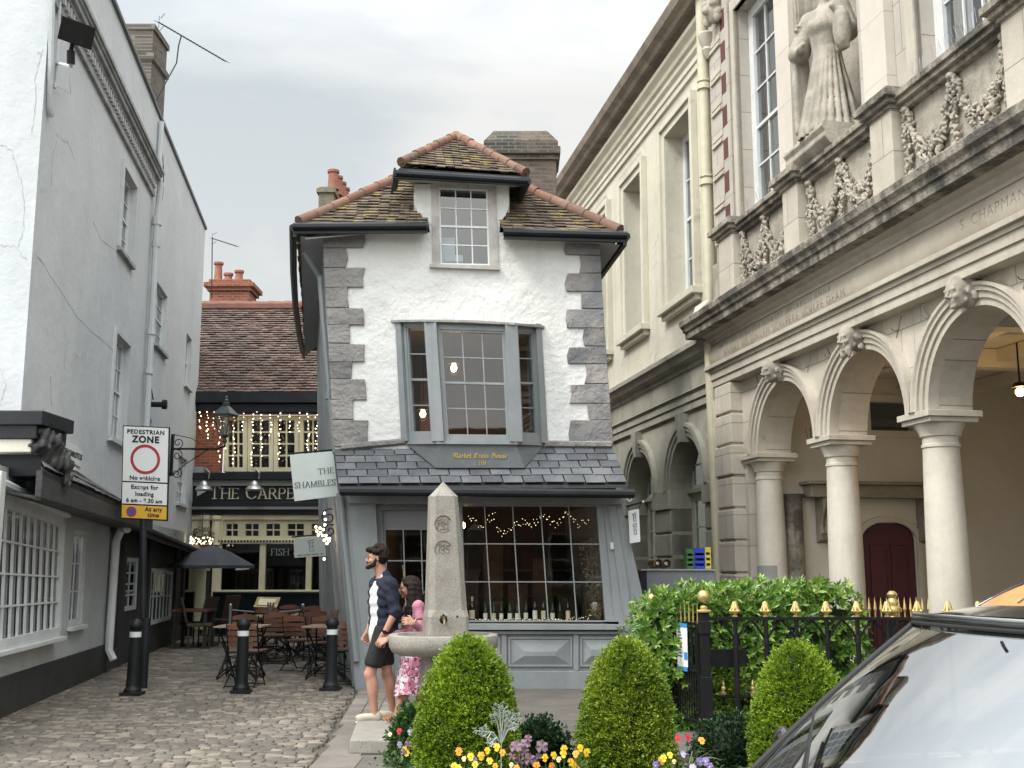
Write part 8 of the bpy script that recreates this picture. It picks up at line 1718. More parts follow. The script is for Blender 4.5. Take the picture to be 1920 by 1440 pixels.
# dusty miller
SILL = M('silver_leaf', (.46, .49, .46), .8, (.36, .40, .37), 9); c0 = PY(940, 1425, 7.75); t = thing('dusty_miller', 'tall silver grey lobed dusty miller in front of the left cone', 'plant', (c0.x, 7.75, .1)); mb = MB(); lf = MB()
for x, y, k in ((936, 1322, 1), (965, 1338, 1), (974, 1345, .8), (906, 1372, .9), (925, 1340, .8), (955, 1352, .7), (918, 1395, .8), (890, 1370, .6), (945, 1330, .8), (968, 1362, .6)):
    e = PY(x, y, 7.7 + g.uniform(-.06, .06)); m = PY(940, 1385, 7.75).lerp(e, .45) + V((0, 0, .02)); pts = [V((c0.x, 7.75, .1)), PY(940, 1395, 7.75), m, e]; mb.tube(pts, .0045, 5)
    d = (e - m).normalized(); s_ = V((d.z, 0, -d.x)).normalized()
    for j in range(5):
        q_ = m.lerp(e, .2 + .8 * j / 4)
        for sg in (-1, 1):
            L = .05 * k * (1.2 - .12 * j) * g.uniform(.6, 1.2); dd = (d * g.uniform(.5, 1.2) + s_ * sg + V((0, g.uniform(-.6, .3), 0))).normalized()
            lf.tube([q_, q_ + dd * L * .5, q_ + dd * L], [.003, .0045, .003], 5, sq=.4)
            for a2 in (-.6, .6): d3 = (dd + d * a2).normalized(); lf.tube([q_ + dd * L * .6, q_ + dd * L * .6 + d3 * L * .4], .0032, 5, sq=.4)
mb.build('stem', SILL, t); lf.build('foliage', SILL, t)
# heuchera
HEU = M('heuchera_leaf', (.13, .075, .10), .6, (.20, .13, .15), 16, fine=.15); t = thing('heuchera', 'purple grey heuchera with ruffled leaves at the front of the bed', 'plant', PY(985, 1435, 7.55)); mb = MB(); st_ = MB(); b0_ = PY(985, 1440, 7.6); b0_.z = .1
for x, y, k in ((967, 1400, 1.05), (985, 1394, .9), (1016, 1400, 1.1), (984, 1410, .8), (993, 1424, 1), (1004, 1430, .7), (975, 1426, .8), (990, 1385, .7), (960, 1418, .7), (1010, 1418, .6), (765, 1395, .6), (757, 1410, .6)):
    c = PY(x, y, 7.5 + g.uniform(-.04, .06)); n = V((g.uniform(-.5, .5), -1, g.uniform(.1, .7))).normalized(); a_, b_2 = perp(n); vs = [c]; m_ = 22
    for i in range(m_): a = 6.283 * i / m_; r_ = .038 * k * (1 + .12 * math.cos(7 * a)) * (.55 if abs(a - 4.7) < .2 else 1); vs.append(c + (a_ * math.cos(a) + b_2 * math.sin(a)) * r_ + n * (.006 * math.sin(5 * a)))
    mb.add(vs, [(0, i + 1, (i + 1) % m_ + 1) for i in range(m_)])
    if x > 800: st_.tube([c - n * .003, b0_], .003, 4)
mb.build('foliage', HEU, t); st_.build('stem', HEU, t)
# striped grass
c = PY(1290, 1400, 8.3); t = thing('grass_tuft', 'arching pale striped grass tuft right of the middle cone', 'grass', (c.x, 8.3, .1)); mb = MB()
for i in range(70):
    a = g.uniform(0, 6.28); L = g.uniform(.16, .36); pts = [V((c.x + .02 * math.cos(a), 8.3 + .02 * math.sin(a), .1))]; el = g.uniform(.9, 1.45)
    for j in range(6): el2 = el - j * g.uniform(.2, .34); pts.append(pts[-1] + V((math.cos(a) * math.cos(el2), math.sin(a) * math.cos(el2), math.sin(el2))) * L / 6)
    mb.r = g.random(); mb.tube(pts, [.004, .0045, .004, .0035, .003, .002, .0005], 3, sq=.3)
mb.build('blades', leafmat('striped_grass', (.12, .15, .06), (.35, .36, .2), (.5, .46, .3)), t)
# ================= people =================
P0 = PY(712, 1352, 11.9); P0.z = 0
def W3(x, y, z): return (P0.x + x, 11.9 + y, z)
SKIN = M('skin', (.46, .25, .175), .7, (.40, .20, .14), 9, fine=.04); SKINF = M('skin_tan', (.42, .235, .16), .7, (.38, .19, .13), 9, fine=.04)
HAIRM = M('dark_hair', (.014, .010, .009), .8, (.026, .018, .014), 30, bumps=[(70, .004)], spec=.15)
def hand(s, w, d, n, side, sz=.19, curl=.5, spread=.25, k=.006):
    """palm from wrist w along d, back of hand facing n; thumb on the given side"""
    w, d, n = V(w), V(d).normalized(), V(n).normalized(); l = d.cross(n).normalized() * side; n = l.cross(d).normalized() * (1 if l.cross(d).dot(n) > 0 else -1)
    for t in (-.3, -.1, .12, .32): s.cone(tuple(w + l * sz * t * .45), tuple(w + d * sz * .44 + l * sz * t * .66), .0125, .0125, .012)
    for j, (t, L, r) in enumerate(((.36, .38, .0085), (.13, .43, .0088), (-.10, .40, .0085), (-.31, .31, .0075))):
        p = w + d * sz * .46 + l * sz * t * .62; dd = (d + l * t * spread).normalized(); a = 0; pts = [p - d * .012]
        for q_, fr_ in enumerate((.42, .32, .26)):
            a += curl * (.55 + .25 * q_ + .1 * j); pts.append(pts[-1] + (dd * math.cos(a) - n * math.sin(a)) * sz * L * fr_ * 1.15)
        s.chain([tuple(x) for x in pts], [r, r * .98, r * .9, r * .78], k)
    b = w + d * sz * .12 + l * sz * .2; pts = [b, b + (d * .6 + l * .8 - n * .2).normalized() * sz * .22, None]; pts[2] = pts[1] + (d * .95 + l * .25 - n * curl * .8).normalized() * sz * .17; s.chain([tuple(x) for x in pts], [.0125, .0105, .008], k)
# ---- man ----
fB = V((-.86, -.5, 0)).normalized(); lB = V((.5, -.86, 0)).normalized(); RB3 = np.array([[lB.x, fB.x, 0], [lB.y, fB.y, 0], [0, 0, 1]])
MAN = thing('person', 'man in open navy shirt, white tee and black shorts walking left, his hand in hers', 'person', W3(0, 0, 0))
J = dict(ns=(.10, -.16, 1.385), ne=(.165, -.215, 1.11), nw=(.055, -.25, .885), fs=(-.075, .16, 1.385), fe=(-.10, .23, 1.12), fw=(-.165, .20, .875), nh=(.03, -.085, .90), nk=(-.095, -.12, .475), na=(-.035, -.13, .085), fh=(-.01, .085, .90), fk=(.055, .07, .475), fa=(.125, .09, .085))
J = {k: W3(*v) for k, v in J.items()}
s = SDF(W3(-.40, -.42, 0), W3(.36, .42, 1.84), .0085); hc = W3(-.06, -.01, 1.655)
def torso(s, e=0., z0=.86, z1=1.42, k=.05):
    for z, wx, dy, ox in ((.90, .165, .125, .015), (1.0, .155, .115, .015), (1.10, .16, .115, .01), (1.2, .175, .125, .01), (1.3, .185, .125, .012), (1.375, .165, .10, .015)):
        if z0 <= z <= z1: s.ell(W3(ox, 0, z), (wx + e, dy + e, .085), k, rot=RB3)
torso(s); s.cone(W3(.015, 0, 1.40), W3(-.03, -.005, 1.55), .068, .058, .03); face_sdf(s, hc, .235, (-1, -.13, .02), .009)
s.cone(J['ns'], J['fs'], .055, .055, .04)
for a in 'nf':
    s.chain([J[a + 's'], J[a + 'e'], J[a + 'w']], [.055, .042, .029], .02); s.chain([J[a + 'h'], J[a + 'k'], J[a + 'a']], [.088, .054, .036], .02)
    kx = np.array(J[a + 'k']); ax_ = np.array(J[a + 'a']); s.ell(tuple(kx * .68 + ax_ * .32 + np.array([.018, 0, 0])), (.054, .05, .12), .03); s.ell(tuple(kx + np.array([-.018, 0, .005])), (.042, .04, .05), .02); s.ell(tuple(ax_ - np.array([0, 0, .03])), (.04, .035, .045), .02)
hand(s, J['nw'], (-.30, -.05, -.95), (.3, -1, .0), -1, .185, .55); hand(s, J['fw'], (-.35, -.2, -.9), (-.5, .8, 0), 1, .185, .75)
def facecol(hc, sz, fwd):
    def f(c):
        return np.zeros(len(c))
    return f
body = s.build('body', SKIN, MAN)
# eye detail
def eyes(root, hc, sz, fwd):
    f = V(fwd).normalized(); r = V((0, 0, 1)).cross(f).normalized() * -1; u = V((0, 0, 1)); mb = MB()
    for q_ in (-1, 1): c = V(hc) + (r * q_ * .135 + f * .372 + u * -.01) * sz; mb.ball(c, .045 * sz, 8, 6, (1, 1, .55))
    mb.build('eyes', DARKIN, root, smooth=60); mb = MB()
    for q_ in (-1, 1): c = V(hc) + (r * q_ * .14 + f * .36 + u * .075) * sz; mb.tube([c - r * .09 * sz, c + u * .02 * sz + f * .02 * sz, c + r * .09 * sz], .016 * sz, 5)
    mb.build('eyebrows', HAIRM, root)
eyes(MAN, hc, .235, (-1, -.13, .02))
s = SDF(W3(-.30, -.18, 1.38), W3(.20, .18, 1.86), .008); g_ = np.random.RandomState(8); HC = np.array(hc)
for i in range(95):
    a, b = g_.uniform(-2.35, 2.35), g_.uniform(-.25, 1.5); rr = np.array([.098, .088, .098]) * g_.uniform(.98, 1.1); d = np.array([math.cos(a) * math.cos(b), math.sin(a) * math.cos(b), math.sin(b)])
    if d[2] < .25 and d[0] < .3: continue
    s.ell(tuple(HC + np.array([.012, 0, .028]) + d * rr), np.array((.024, .022, .02)) * g_.uniform(.7, 1.25), .008)
s.ell(tuple(HC + np.array([.022, 0, .055])), (.098, .085, .078), .015); s.ell(tuple(HC + np.array([.058, 0, .0])), (.06, .077, .07), .02); s.ell(tuple(HC + np.array([-.07, 0, .085])), (.05, .06, .03), .02); s.rough(.004, 110, 3); s.build('hair', HAIRM, MAN)
s = SDF(W3(-.20, -.14, 1.45), W3(.08, .14, 1.70), .0075)
for q_ in (-1, 1): s.chain([tuple(HC + np.array([.0, q_ * .074, -.01])), tuple(HC + np.array([-.025, q_ * .066, -.07])), tuple(HC + np.array([-.085, q_ * .03, -.098]))], [.012, .017, .017], .02)
s.cone(tuple(HC + np.array([-.088, -.025, -.096])), tuple(HC + np.array([-.088, .025, -.096])), .021, .021, .02); s.cone(tuple(HC + np.array([-.094, -.028, -.048])), tuple(HC + np.array([-.094, .028, -.048])), .009, .009, .006); s.rough(.003, 150, 4); s.build('beard', HAIRM, MAN)
# tee, shirt, shorts, shoes
s = SDF(W3(-.32, -.34, .78), W3(.36, .34, 1.5), .009); torso(s, .010, k=.05); s.cone(W3(.0, 0, .84), W3(.01, 0, .9), .125, .125, .05); s.cone(W3(.012, 0, 1.40), W3(.003, 0, 1.462), .078, .068, .02); s.build('white_tee', M('white_cotton', (.72, .72, .74), .85, (.64, .64, .66), 5, fine=.02, bumps=[(9, .02)]), MAN)
NAVY = M('navy_cotton', (.008, .011, .027), .9, (.012, .016, .034), 7, fine=.1, bumps=[(9, .025), (50, .002)])
s = SDF(W3(-.34, -.40, .76), W3(.40, .40, 1.54), .009); torso(s, .026, k=.05); s.cone(W3(.03, .0, .845), W3(.02, 0, .95), .14, .13, .05); s.cone(J['ns'], J['fs'], .072, .072, .05)
for a in 'nf': mid_e = tuple(np.array(J[a + 'e']) * .93 + np.array(J[a + 'w']) * .07); s.chain([J[a + 's'], J[a + 'e'], mid_e], [.075, .060, .060], .03)
s.cone(W3(.03, 0, 1.42), W3(.015, 0, 1.475), .078, .07, .02)
for z in np.arange(.74, 1.52, .012):
    wdt = .115 + .05 * max(0, 1.3 - z) if z < 1.36 else .065
    c = np.array(W3(.0, 0, z)) + np.array([fB.x, fB.y, 0]) * .165 + np.array([lB.x, lB.y, 0]) * .03; s.ell(tuple(c), (wdt, .085, .03), .008, sub=True, rot=RB3)
s.cone(W3(-.02, -.02, 1.47), W3(-.06, -.03, 1.56), .05, .05, .006, sub=True); s.rough(.0055, 24, 6); s.rough(.003, 55, 16)
s.build('navy_shirt', NAVY, MAN); 
s = SDF(W3(-.26, -.28, .46), W3(.26, .28, 1.0), .009)
for a in 'nf': hp, kp = np.array(J[a + 'h']), np.array(J[a + 'k']); s.cone(tuple(hp), tuple(hp * .30 + kp * .70), .103, .092, .04)
s.ell(W3(.01, 0, .89), (.145, .108, .12), .05, rot=RB3)
for a in 'nf': kp = np.array(J[a + 'k']); s.ell(tuple(kp + np.array([0, 0, -.02])), (.18, .15, .11), .01, sub=True)
s.rough(.006, 24, 7); s.build('black_shorts', M('black_cotton', (.012, .012, .013), .9, (.02, .02, .021), 6, bumps=[(12, .02)]), MAN)
def shoe(root, ank, d, mt, L=.28, nm='shoe', flat=0.):
    a = V(ank); d = V(d).normalized(); l = V((-d.y, d.x, 0)); c = V((a.x, a.y, 0)) + d * .055; s = SDF(tuple(c - V((.2, .2, .0))), tuple(c + V((.2, .2, .17))), .0075); rt = np.array([[l.x, d.x, 0], [l.y, d.y, 0], [0, 0, 1]])
    s.cone(tuple(c - d * L * .30 + V((0, 0, .045))), tuple(c + d * L * .32 + V((0, 0, .038))), .042, .040, .02); s.ell(tuple(c + d * L * .12 + V((0, 0, .06))), (.042, .11, .035), .02, rot=rt); s.ell(tuple(c - d * L * .25 + V((0, 0, .075))), (.038, .05, .045), .02, rot=rt)
    s.ell(tuple(c + V((0, 0, -.03))), (.2, .3, .036), .003, sub=True, rot=rt) ; o = s.build(nm, mt, root); mb = MB(); pts = []
    for i in range(20): t_ = 6.283 * i / 20; pts.append(c + d * math.cos(t_) * L * .5 + l * math.sin(t_) * (.047 - .006 * math.cos(t_)) + V((0, 0, .022)))
    mb.prism(pts, (0, 0, -.021)); mb.build('sole', WPAINT, o)
CRM = M('cream_suede', (.50, .45, .36), .85, (.42, .38, .3), 8); shoe(MAN, J['na'], (-1, -.25, 0), CRM); shoe(MAN, J['fa'], (-1, -.2, 0), CRM)
w_ = V(J['nw']); d = (V(J['nw']) - V(J['ne'])).normalized(); mb = MB(); mb.tube([w_ - d * .035, w_ - d * .012], .036, 16); mb.lathe(w_ - d * .024 + V((0, -.034, 0)), [(.02, 0), (.02, .008)], 16, ax=(0, -1, 0)); mb.build('wristwatch', IRON, MAN, smooth=40)
# ---- woman ----
WOM = thing('person', 'woman with long dark hair, pink cardigan and floral skirt smiling behind the fountain', 'person', W3(.32, .05, 0))
fW = V((-.93, -.36, 0)).normalized(); lW = V((.36, -.93, 0)).normalized(); RW3 = np.array([[lW.x, fW.x, 0], [lW.y, fW.y, 0], [0, 0, 1]])
K = dict(ns=(.385, -.10, 1.165), ne=(.43, -.15, .93), nw=(.35, -.25, 1.0), fs=(.29, .17, 1.165), fe=(.25, .0, .91), fw=(.085, -.285, .835), nh=(.345, -.03, .80), nk=(.285, -.05, .43), na=(.175, -.06, .075), fh=(.32, .10, .80), fk=(.36, .10, .42), fa=(.43, .12, .075))
K = {k: W3(*v) for k, v in K.items()}; hw = W3(.272, .0, 1.345)
s = SDF(W3(-.10, -.40, 0), W3(.56, .36, 1.52), .0085)
def torsoW(s, e=0.):
    for z, wx, dy in ((.80, .15, .115), (.88, .145, .105), (.96, .125, .095), (1.04, .135, .11), (1.11, .14, .105), (1.16, .13, .08)): s.ell(W3(.335, .03, z), (wx + e, dy + e, .07), .045, rot=RW3)
torsoW(s); s.cone(W3(.325, .03, 1.17), W3(.30, .01, 1.265), .05, .044, .03); face_sdf(s, hw, .215, (-1, -.30, .0), .008, nose=.85); s.cone(K['ns'], K['fs'], .04, .04, .03)
for a in 'nf':
    s.chain([K[a + 's'], K[a + 'e'], K[a + 'w']], [.042, .033, .023], .02); s.chain([K[a + 'h'], K[a + 'k'], K[a + 'a']], [.085, .05, .031], .02); kx = np.array(K[a + 'k']); ax_ = np.array(K[a + 'a']); s.ell(tuple(kx * .66 + ax_ * .34 + np.array([.015, 0, .0])), (.045, .045, .11), .03)
    s.cone(tuple(ax_ + np.array([.01, 0, -.035])), tuple(ax_ + np.array([-.15, -.04, -.05])), .032, .022, .02)
hand(s, K['fw'], (-.72, -.35, -.35), (-.2, -.8, .6), 1, .16, .6); hand(s, K['nw'], (-.9, -.3, .2), (.3, -.9, .3), 1, .16, .5)
s.build('body', SKINF, WOM); eyes(WOM, hw, .215, (-1, -.30, 0)); mb = MB(); c = V(hw) + V((-1, -.3, 0)).normalized() * .082 + V((0, 0, -.058)); mb.ball(c, .018, 8, 6, (.4, 1.1, .4)); mb.build('smile', WPAINT, WOM, smooth=60)
s = SDF(W3(.08, -.26, .82), W3(.58, .28, 1.52), .008); H2 = np.array(hw)
s.ell(tuple(H2 + np.array([.03, .0, .045])), (.098, .09, .085), .015); s.ell(tuple(H2 + np.array([.065, 0, -.03])), (.075, .088, .12), .03)
for i in range(34):
    a = g_.uniform(-1.55, 2.0); r_ = .085; x0 = H2 + np.array([.045 + r_ * math.cos(a) * .8, -r_ * math.sin(a), .03]); q1 = x0 + np.array([g_.uniform(-.01, .04), -.01 * math.sin(a), -.14]); e = x0 + np.array([g_.uniform(-.05, .05) - (.04 if a > .9 else 0), -.03 * math.sin(a), g_.uniform(-.42, -.28)]); s.chain([tuple(x0), tuple(q1), tuple((q1 + e) / 2 + np.array([g_.uniform(-.02, .02), 0, 0])), tuple(e)], [.024, .024, .021, .008], .012)
for i in range(3): x0 = H2 + np.array([-.05 + .015 * i, -.055 - .008 * i, .085]); s.chain([tuple(x0), tuple(x0 + np.array([.012, -.012, -.05]))], [.014, .010], .01)
s.rough(.003, 90, 9); s.build('hair', HAIRM, WOM)
PINK = M('pink_knit', (.46, .19, .26), .9, (.38, .15, .21), 10, fine=.1, bumps=[(70, .003), (10, .015)])
s = SDF(W3(.0, -.34, .72), W3(.56, .34, 1.28), .0085); torsoW(s, .02); s.cone(K['ns'], K['fs'], .055, .055, .04)
for a in 'nf': m_ = tuple(np.array(K[a + 'e']) * .12 + np.array(K[a + 'w']) * .88); s.chain([K[a + 's'], K[a + 'e'], m_], [.056, .046, .036], .025)
for z in np.arange(.72, 1.28, .012): c = np.array(W3(.335, .03, z)) + np.array([fW.x, fW.y, 0]) * .145 + np.array([lW.x, lW.y, 0]) * .03; s.ell(tuple(c), (.05, .06, .03), .008, sub=True, rot=RW3)
s.rough(.003, 40, 10); s.build('pink_cardigan', PINK, WOM)
s = SDF(W3(.15, -.2, .76), W3(.52, .22, 1.24), .009); torsoW(s, .009); s.rough(.004, 50, 11); s.build('cream_top', M('cream_cotton', (.62, .55, .36), .85, (.55, .48, .3), 6), WOM)
FLO = bpy.data.materials.new('floral_cloth'); FLO.use_nodes = True; T = NT(FLO); g0 = T.n('NewGeometry'); out = T.n('OutputMaterial'); b_ = T.n('BsdfPrincipled', Roughness=.85); T.l(b_.outputs[0], out.inputs[0])
n_a = noise(T, g0.outputs['Position'], 11, 2, .5, .8); n_b = noise(T, g0.outputs['Position'], 26, 2, .5, 1.2); c_ = mixc(T, mr(T, n_a, .50, .53), (.68, .62, .63), (.52, .20, .30)); c_ = mixc(T, mr(T, n_b, .54, .57), c_, (.24, .03, .08)); T.l(c_, b_.inputs['Base Color'])
mb = MB(); n = 48; prof = [(.96, .335, .03, .13, .105), (.86, .335, .03, .165, .13), (.70, .33, .03, .19, .15), (.5, .30, .02, .20, .165), (.36, .285, .02, .215, .18), (.27, .275, .02, .225, .19)]; vs = []
for z, cx, cy, rx, ry in prof:
    for k in range(n): a = 6.2832 * k / n; w = 1 + (.96 - z) * .10 * math.sin(a * 9 + z * 3); vs.append(V(W3(cx + rx * w * math.cos(a) * .62, cy + ry * w * math.sin(a), z + .012 * math.sin(a * 3))))
mb.add(vs, [(i * n + k, i * n + (k + 1) % n, (i + 1) * n + (k + 1) % n, (i + 1) * n + k) for i in range(len(prof) - 1) for k in range(n)]); mb.build('floral_skirt', FLO, WOM, smooth=60)
COR = M('coral_leather', (.40, .11, .07), .6)
for a in 'nf':
    an = V(K[a + 'a']); d = V((-1, -.25, 0)).normalized(); l = V((-d.y, d.x, 0)); c = V((an.x, an.y, .012)) + d * .07; mb = MB(); mb.prism([c + d * math.cos(t_) * .125 + l * math.sin(t_) * .042 for t_ in [6.283 * i / 18 for i in range(18)]], (0, 0, -.011))
    for q_, h in ((.02, .052), (.05, .048), (.085, .042), (-.05, .07)): p = V((an.x, an.y, 0)) + d * (q_ + .03); mb.tube([p - l * .037 + V((0, 0, .01)), p - l * .025 + V((0, 0, h)), p + V((0, 0, h + .012)), p + l * .025 + V((0, 0, h)), p + l * .037 + V((0, 0, .01))], .011, 6)
    mb.build('sandal', COR, WOM, smooth=40)
# ================= taxi =================
TXR = V((1.77, 5.0, 0)); th_ = V((-.955, -.297, 0)).normalized(); tl_ = V((.297, -.955, 0)).normalized(); WT = 1.5; GZ = -.25
def tx(a, b, z): return TXR + th_ * a + tl_ * b + V((0, 0, z))
TX = thing('taxi', 'glossy black taxi cab with orange roof sign, its windscreen reflecting the sky, at lower right', 'taxi', tx(-.6, .75, GZ))
CARP = M('car_paint', (.006, .006, .008), .12, coat=1., fine=0.); CHR = M('chrome_trim', (.6, .6, .6), .12, metal=1., fine=0.); RUB = M('rubber', (.015, .015, .015), .7)
def surf(mb, f, na, nb, flip=False):
    vs = [f(i / na, j / nb) for j in range(nb + 1) for i in range(na + 1)]; mb.add(vs, [(j * (na + 1) + i, j * (na + 1) + i + 1, (j + 1) * (na + 1) + i + 1, (j + 1) * (na + 1) + i) for j in range(nb) for i in range(na)])
bow = lambda b: .16 * math.sin(math.pi * min(max(b, 0), 1)) ** .8
ZT = 1.335
def crown(b): return .088 * math.sin(math.pi * min(max(b, 0), 1)) ** .38
mb = MB(); surf(mb, lambda s_, b: tx(bow(b) * .6 - .0 - 2.3 * s_, WT * b, ZT + crown(b) * min(1, .35 + s_ * 5) + .02 * math.sin(math.pi * min(1, s_ * .9))), 26, 30)
# rear and sides of the cabin
surf(mb, lambda s_, b: tx(-2.3 - .25 * s_, WT * b, (ZT + crown(b) + .016) * (1 - s_) + .68 * s_), 6, 30)
for b in (0, 1): o_b = (1 if b else -1)
mb.build('roof', CARP, TX, smooth=60)
mb = MB(); surf(mb, lambda s_, b: tx(.86 * s_ + bow(b) * (.6 + .4 * s_), WT * (b + (b - .5) * .06 * s_), ZT - .015 - .635 * s_ - .02 * math.sin(math.pi * s_) * -1), 20, 30); mb.build('windscreen', glass('windscreen_glass', (.45, .5, .48), .52, .015, .0015), TX, smooth=60)
mb = MB(); hd = [tx(bow(i / 20) * .6 + .012, WT * i / 20, ZT + .0) for i in range(21)]; mb.tube(hd, .016, 8); mb.build('header_rail', CARP, TX, smooth=60)
mb = MB(); mb.tube([p + V((0, 0, .018)) + th_ * .004 for p in hd], .009, 6); mb.build('header_trim', CHR, TX, smooth=60)
mb = MB(); mb.tube([p + V((0, 0, -.018)) + th_ * .012 for p in hd], .009, 6); mb.build('screen_seal', RUB, TX, smooth=60)
for b, sg in ((0, -1), (1, 1)):
    mb = MB(); pts = [tx(.86 * i / 10, WT * (b + (b - .5) * .06 * i / 10) + sg * .008, ZT - .015 - .635 * i / 10 + .02 * math.sin(math.pi * i / 10)) for i in range(11)]; mb.tube(pts, .012, 8); mb.build('pillar', RUB, TX, smooth=60)
    # sides: lower body with wheel arches, doors, windows
    bo = -.06 if b == 0 else WT + .06; mb = MB(); side = [(2.15, .30), (2.2, .45), (2.05, .62), (.9, .72), (.84, .74), (-2.5, .74), (-2.65, .5), (-2.6, .25)]; pts = [tx(a, bo, z) for a, z in side] 
    wh = [(1.45, .07), (-1.75, .07)]
    low = []
    for a, z in ((-2.15, .12), (-2.1, .3), (-1.95, .44), (-1.75, .5), (-1.5, .44), (-1.36, .3), (-1.32, .0), (1.0, .0), (1.05, .3), (1.2, .44), (1.45, .5), (1.7, .44), (1.85, .3), (1.9, .12)): low.append(tx(a, bo, z))
    mb.prism(pts + low, tl_ * (.05 if b == 0 else -.05)); sd_ = mb.build('side_panel', CARP, TX, bev=.01)
    mb = MB(); mb.prism([tx(a, bo + (.012 if b == 0 else -.012), z) for a, z in ((.62, .76), (.05, ZT - .06), (-2.25, ZT - .06), (-2.45, .76))], tl_ * (.01 if b == 0 else -.01)); mb.build('side_window', LGLASS, sd_)
    mb = MB(); mb.tube([tx(-.1, bo + .05 * sg * -1, ZT - .03), tx(-1.0, bo + .01, ZT), tx(-2.3, bo + .01, ZT - .03)], .010, 8)
    for a in (-.75, -1.75, -2.4): mb.tube([tx(a, bo, .74), tx(a + .03, bo, ZT)], .03, 6)
    mb.build('window_frame', CARP, sd_, smooth=50)
    for a in (-.2, -1.35): mb = MB(); mb.tube([tx(a, bo + (.03 * sg), .62), tx(a + .16, bo + (.03 * sg), .62)], .012, 6); mb.build('door_handle', CHR, sd_)
    for a in (1.45, -1.75):
        c = tx(a, bo - sg * .11, GZ + .33); mb = MB(); mb.lathe(c - tl_ * .1, [(.2, 0), (.31, .0), (.33, .03), (.33, .17), (.31, .2), (.2, .2)], 32, ax=tl_); w2 = mb.build('wheel', RUB, TX, smooth=40); mb = MB(); mb.lathe(c - tl_ * .09, [(0, .04), (.1, .02), (.2, .0), (.2, .18), (.1, .16), (0, .14)], 24, ax=tl_); mb.build('rim', CHR, w2, smooth=40)
    mb = MB(); mb.ball(tx(2.1, bo - sg * .24, .42), .10, 16, 10, (.7, .7, 1)); mb.build('headlight', glass('headlight_glass' if b == 0 else 'headlight_glass_r', (.8, .85, .85), .3), TX, smooth=60)
    mb = MB(); mb.ball(tx(.55, bo + sg * .16, .80), .09, 14, 10, (.5, 1.1, .8)); mb.tube([tx(.6, bo, .76), tx(.55, bo + sg * .12, .78)], .02, 6); mb.build('wing_mirror', CARP, TX, smooth=60)
mb = MB(); surf(mb, lambda s_, b: tx(.86 + bow(b) + 1.25 * s_ - .1 * s_ * bow(b), -.06 + (WT + .12) * b, .705 - .03 * s_ - .22 * s_ ** 4 + .05 * math.sin(math.pi * b)), 16, 24); mb.build('bonnet', CARP, TX, smooth=60)
mb = MB(); surf(mb, lambda s_, b: tx(2.1 + bow(b) * .9, -.06 + (WT + .12) * b, .50 - .55 * s_), 6, 24); mb.build('nose', CARP, TX, smooth=60)
mb = MB()
for i in range(9): z = .20 + i * .025; mb.tube([tx(2.12 + bow(.5 + x) * .9, WT * (.5 + x), z) for x in (-.2, -.1, 0, .1, .2)], .006, 5)
mb.build('grille', CHR, TX); mb = MB(); mb.tube([tx(2.16 + bow(i / 10) * .9, -.06 + (WT + .12) * i / 10, .0) for i in range(11)], .06, 8); mb.build('bumper', RUB, TX, smooth=50)
mb = MB(); mb.prism([tx(2.0, .1, GZ + .18), tx(2.0, WT - .1, GZ + .18), tx(-2.5, WT - .1, GZ + .18), tx(-2.5, .1, GZ + .18)], (0, 0, .1)); mb.build('chassis', RUB, TX)
# cabin fittings
mb = MB(); surf(mb, lambda s_, b: tx(.84 - .5 * s_ + bow(b) * .9 * (1 - s_), .02 + (WT - .04) * b, .68 + .05 * math.sin(math.pi * s_)), 8, 16); mb.prism([tx(.34, .03, .7), tx(.34, WT - .03, .7), tx(.34, WT - .03, .3), tx(.34, .03, .3)], -th_ * .05); dash = mb.build('dashboard', M('dash_plastic', (.03, .032, .035), .7), TX, smooth=40)
mb = MB(); c = tx(.15, .42, .72); ax = (V((0, 0, 1)) * .45 - th_ * .9).normalized(); x_, y_ = perp(ax); mb.tube([c + (x_ * math.cos(a) + y_ * math.sin(a)) * .19 for a in [6.283 * i / 24 for i in range(25)]], .014, 8); mb.tube([c - x_ * .18, c, c + x_ * .18], .014, 6); mb.tube([c, c - ax * .25], .03, 6); mb.build('steering_wheel', RUB, TX, smooth=60)
for b in (.42, 1.08): 
    mb = MB(); mb.prism([tx(-.45, b - .24, .45), tx(-.45, b + .24, .45), tx(-.6, b + .22, 1.02), tx(-.6, b - .22, 1.02)], -th_ * .12); mb.prism([tx(-.56, b - .12, 1.04), tx(-.56, b + .12, 1.04), tx(-.6, b + .12, 1.22), tx(-.6, b - .12, 1.22)], -th_ * .08); mb.prism([tx(-.05, b - .24, .40), tx(-.05, b + .24, .40), tx(-.5, b + .24, .42), tx(-.5, b - .24, .42)], (0, 0, .12)); mb.build('seat', M('seat_grey', (.12, .13, .14), .8) if b < 1 else bpy.data.materials['seat_grey'], TX, bev=.03)
mb = MB(); mb.prism([tx(-2.2, .0, .3), tx(.3, .0, .3), tx(.3, WT, .3), tx(-2.2, WT, .3)], (0, 0, .03)); mb.prism([tx(-.95, .05, .3), tx(-.95, WT - .05, .3), tx(-.95, WT - .05, .85), tx(-.95, .05, .85)], -th_ * .03); mb.build('cabin_floor', RUB, TX)
mb = MB(); mb.tube([tx(.20, .75, ZT - .05), tx(.16, .75, ZT - .13)], .008, 5); mb.prism([tx(.18, .62, ZT - .10), tx(.18, .88, ZT - .10), tx(.18, .88, ZT - .17), tx(.18, .62, ZT - .17)], -th_ * .03); mb.build('rear_view_mirror', RUB, TX, bev=.01)
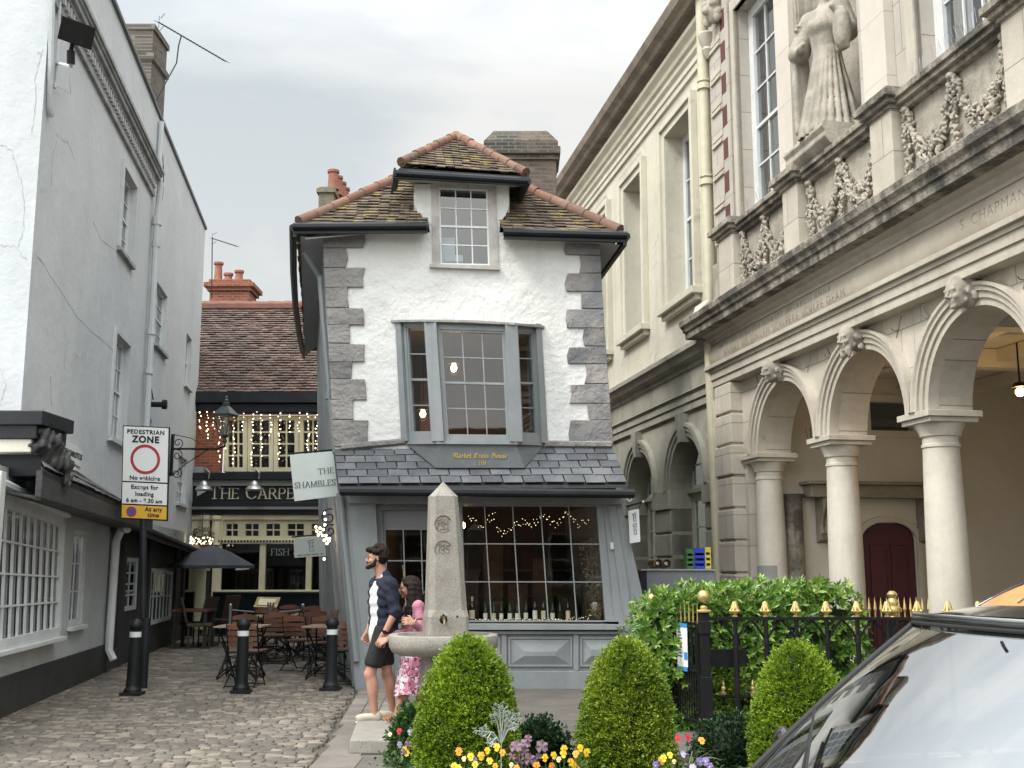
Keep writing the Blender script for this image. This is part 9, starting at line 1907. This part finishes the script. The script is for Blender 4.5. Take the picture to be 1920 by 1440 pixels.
mb = MB(); mb.prism([tx(.55, .16, .735), tx(.55, .30, .735), tx(.45, .30, .74), tx(.45, .16, .74)], (0, 0, .004)); mb.build('permit_card', M('permit_card', (.5, .5, .42), .8), TX)
for b in (.35, .95):
    mb = MB(); mb.tube([tx(.92, WT * b + .3, .72), tx(.80 + bow(b) * .9, WT * b, .775), tx(.58 + bow(b) * .8, WT * b - .28, .93)], .007, 5); mb.tube([tx(.84 + bow(b) * .9, WT * b + .08, .745), tx(.50 + bow(b) * .8, WT * b - .38, 1.0)], .006, 5); mb.build('wiper', RUB, TX)
# roof sign
SGN = M('taxi_sign_orange', (.80, .26, .07), .3, (.75, .3, .12), 20, fine=.02, coat=.5); zR = ZT + .062
def sg_(x, zz, e=0.): return tx(-.20 - .22 * zz * (1 - abs(x) ** 4) + .12 * math.cos(x * 1.3) + e, WT / 2 - .13 + x * .46, zR - .02 * x * x + .115 * zz * (1 - abs(x) ** 4))
mb = MB(); surf(mb, lambda a, b: sg_(a * 2 - 1, b), 20, 8); sgn = mb.build('roof_sign', SGN, TX, smooth=60)
mb = MB(); surf(mb, lambda a, b: sg_(a * 2 - 1, 1.) * (1 - b) + tx(-.85, WT / 2 - .13 + (a * 2 - 1) * .32, zR) * b, 20, 8); surf(mb, lambda a, b: sg_(a * 2 - 1, 0.) * (1 - b) + (sg_(a * 2 - 1, 0., .03) - V((0, 0, .06))) * b, 20, 2); mb.tube([sg_(i / 10 - 1, 1., .002) for i in range(21)], .007, 6); mb.build('sign_hood', CARP, sgn, smooth=60)
LTX = M('taxi_letter', (.06, .06, .07), .4)
cu = bpy.data.curves.new('taxi_text', 'FONT'); cu.body = 'TAXI'; cu.size = .15; cu.extrude = 0; cu.offset = .003; cu.align_x = 'CENTER'; cu.space_character = 1.25; o = bpy.data.objects.new('tmp', cu); me = bpy.data.meshes.new_from_object(o); mb = MB(); mb.add([sg_(v.co.x * 1.9, .16 + v.co.y * 5.2, .006) for v in me.vertices], [tuple(p.vertices) for p in me.polygons]); bpy.data.objects.remove(o); mb.build('lettering', LTX, sgn)
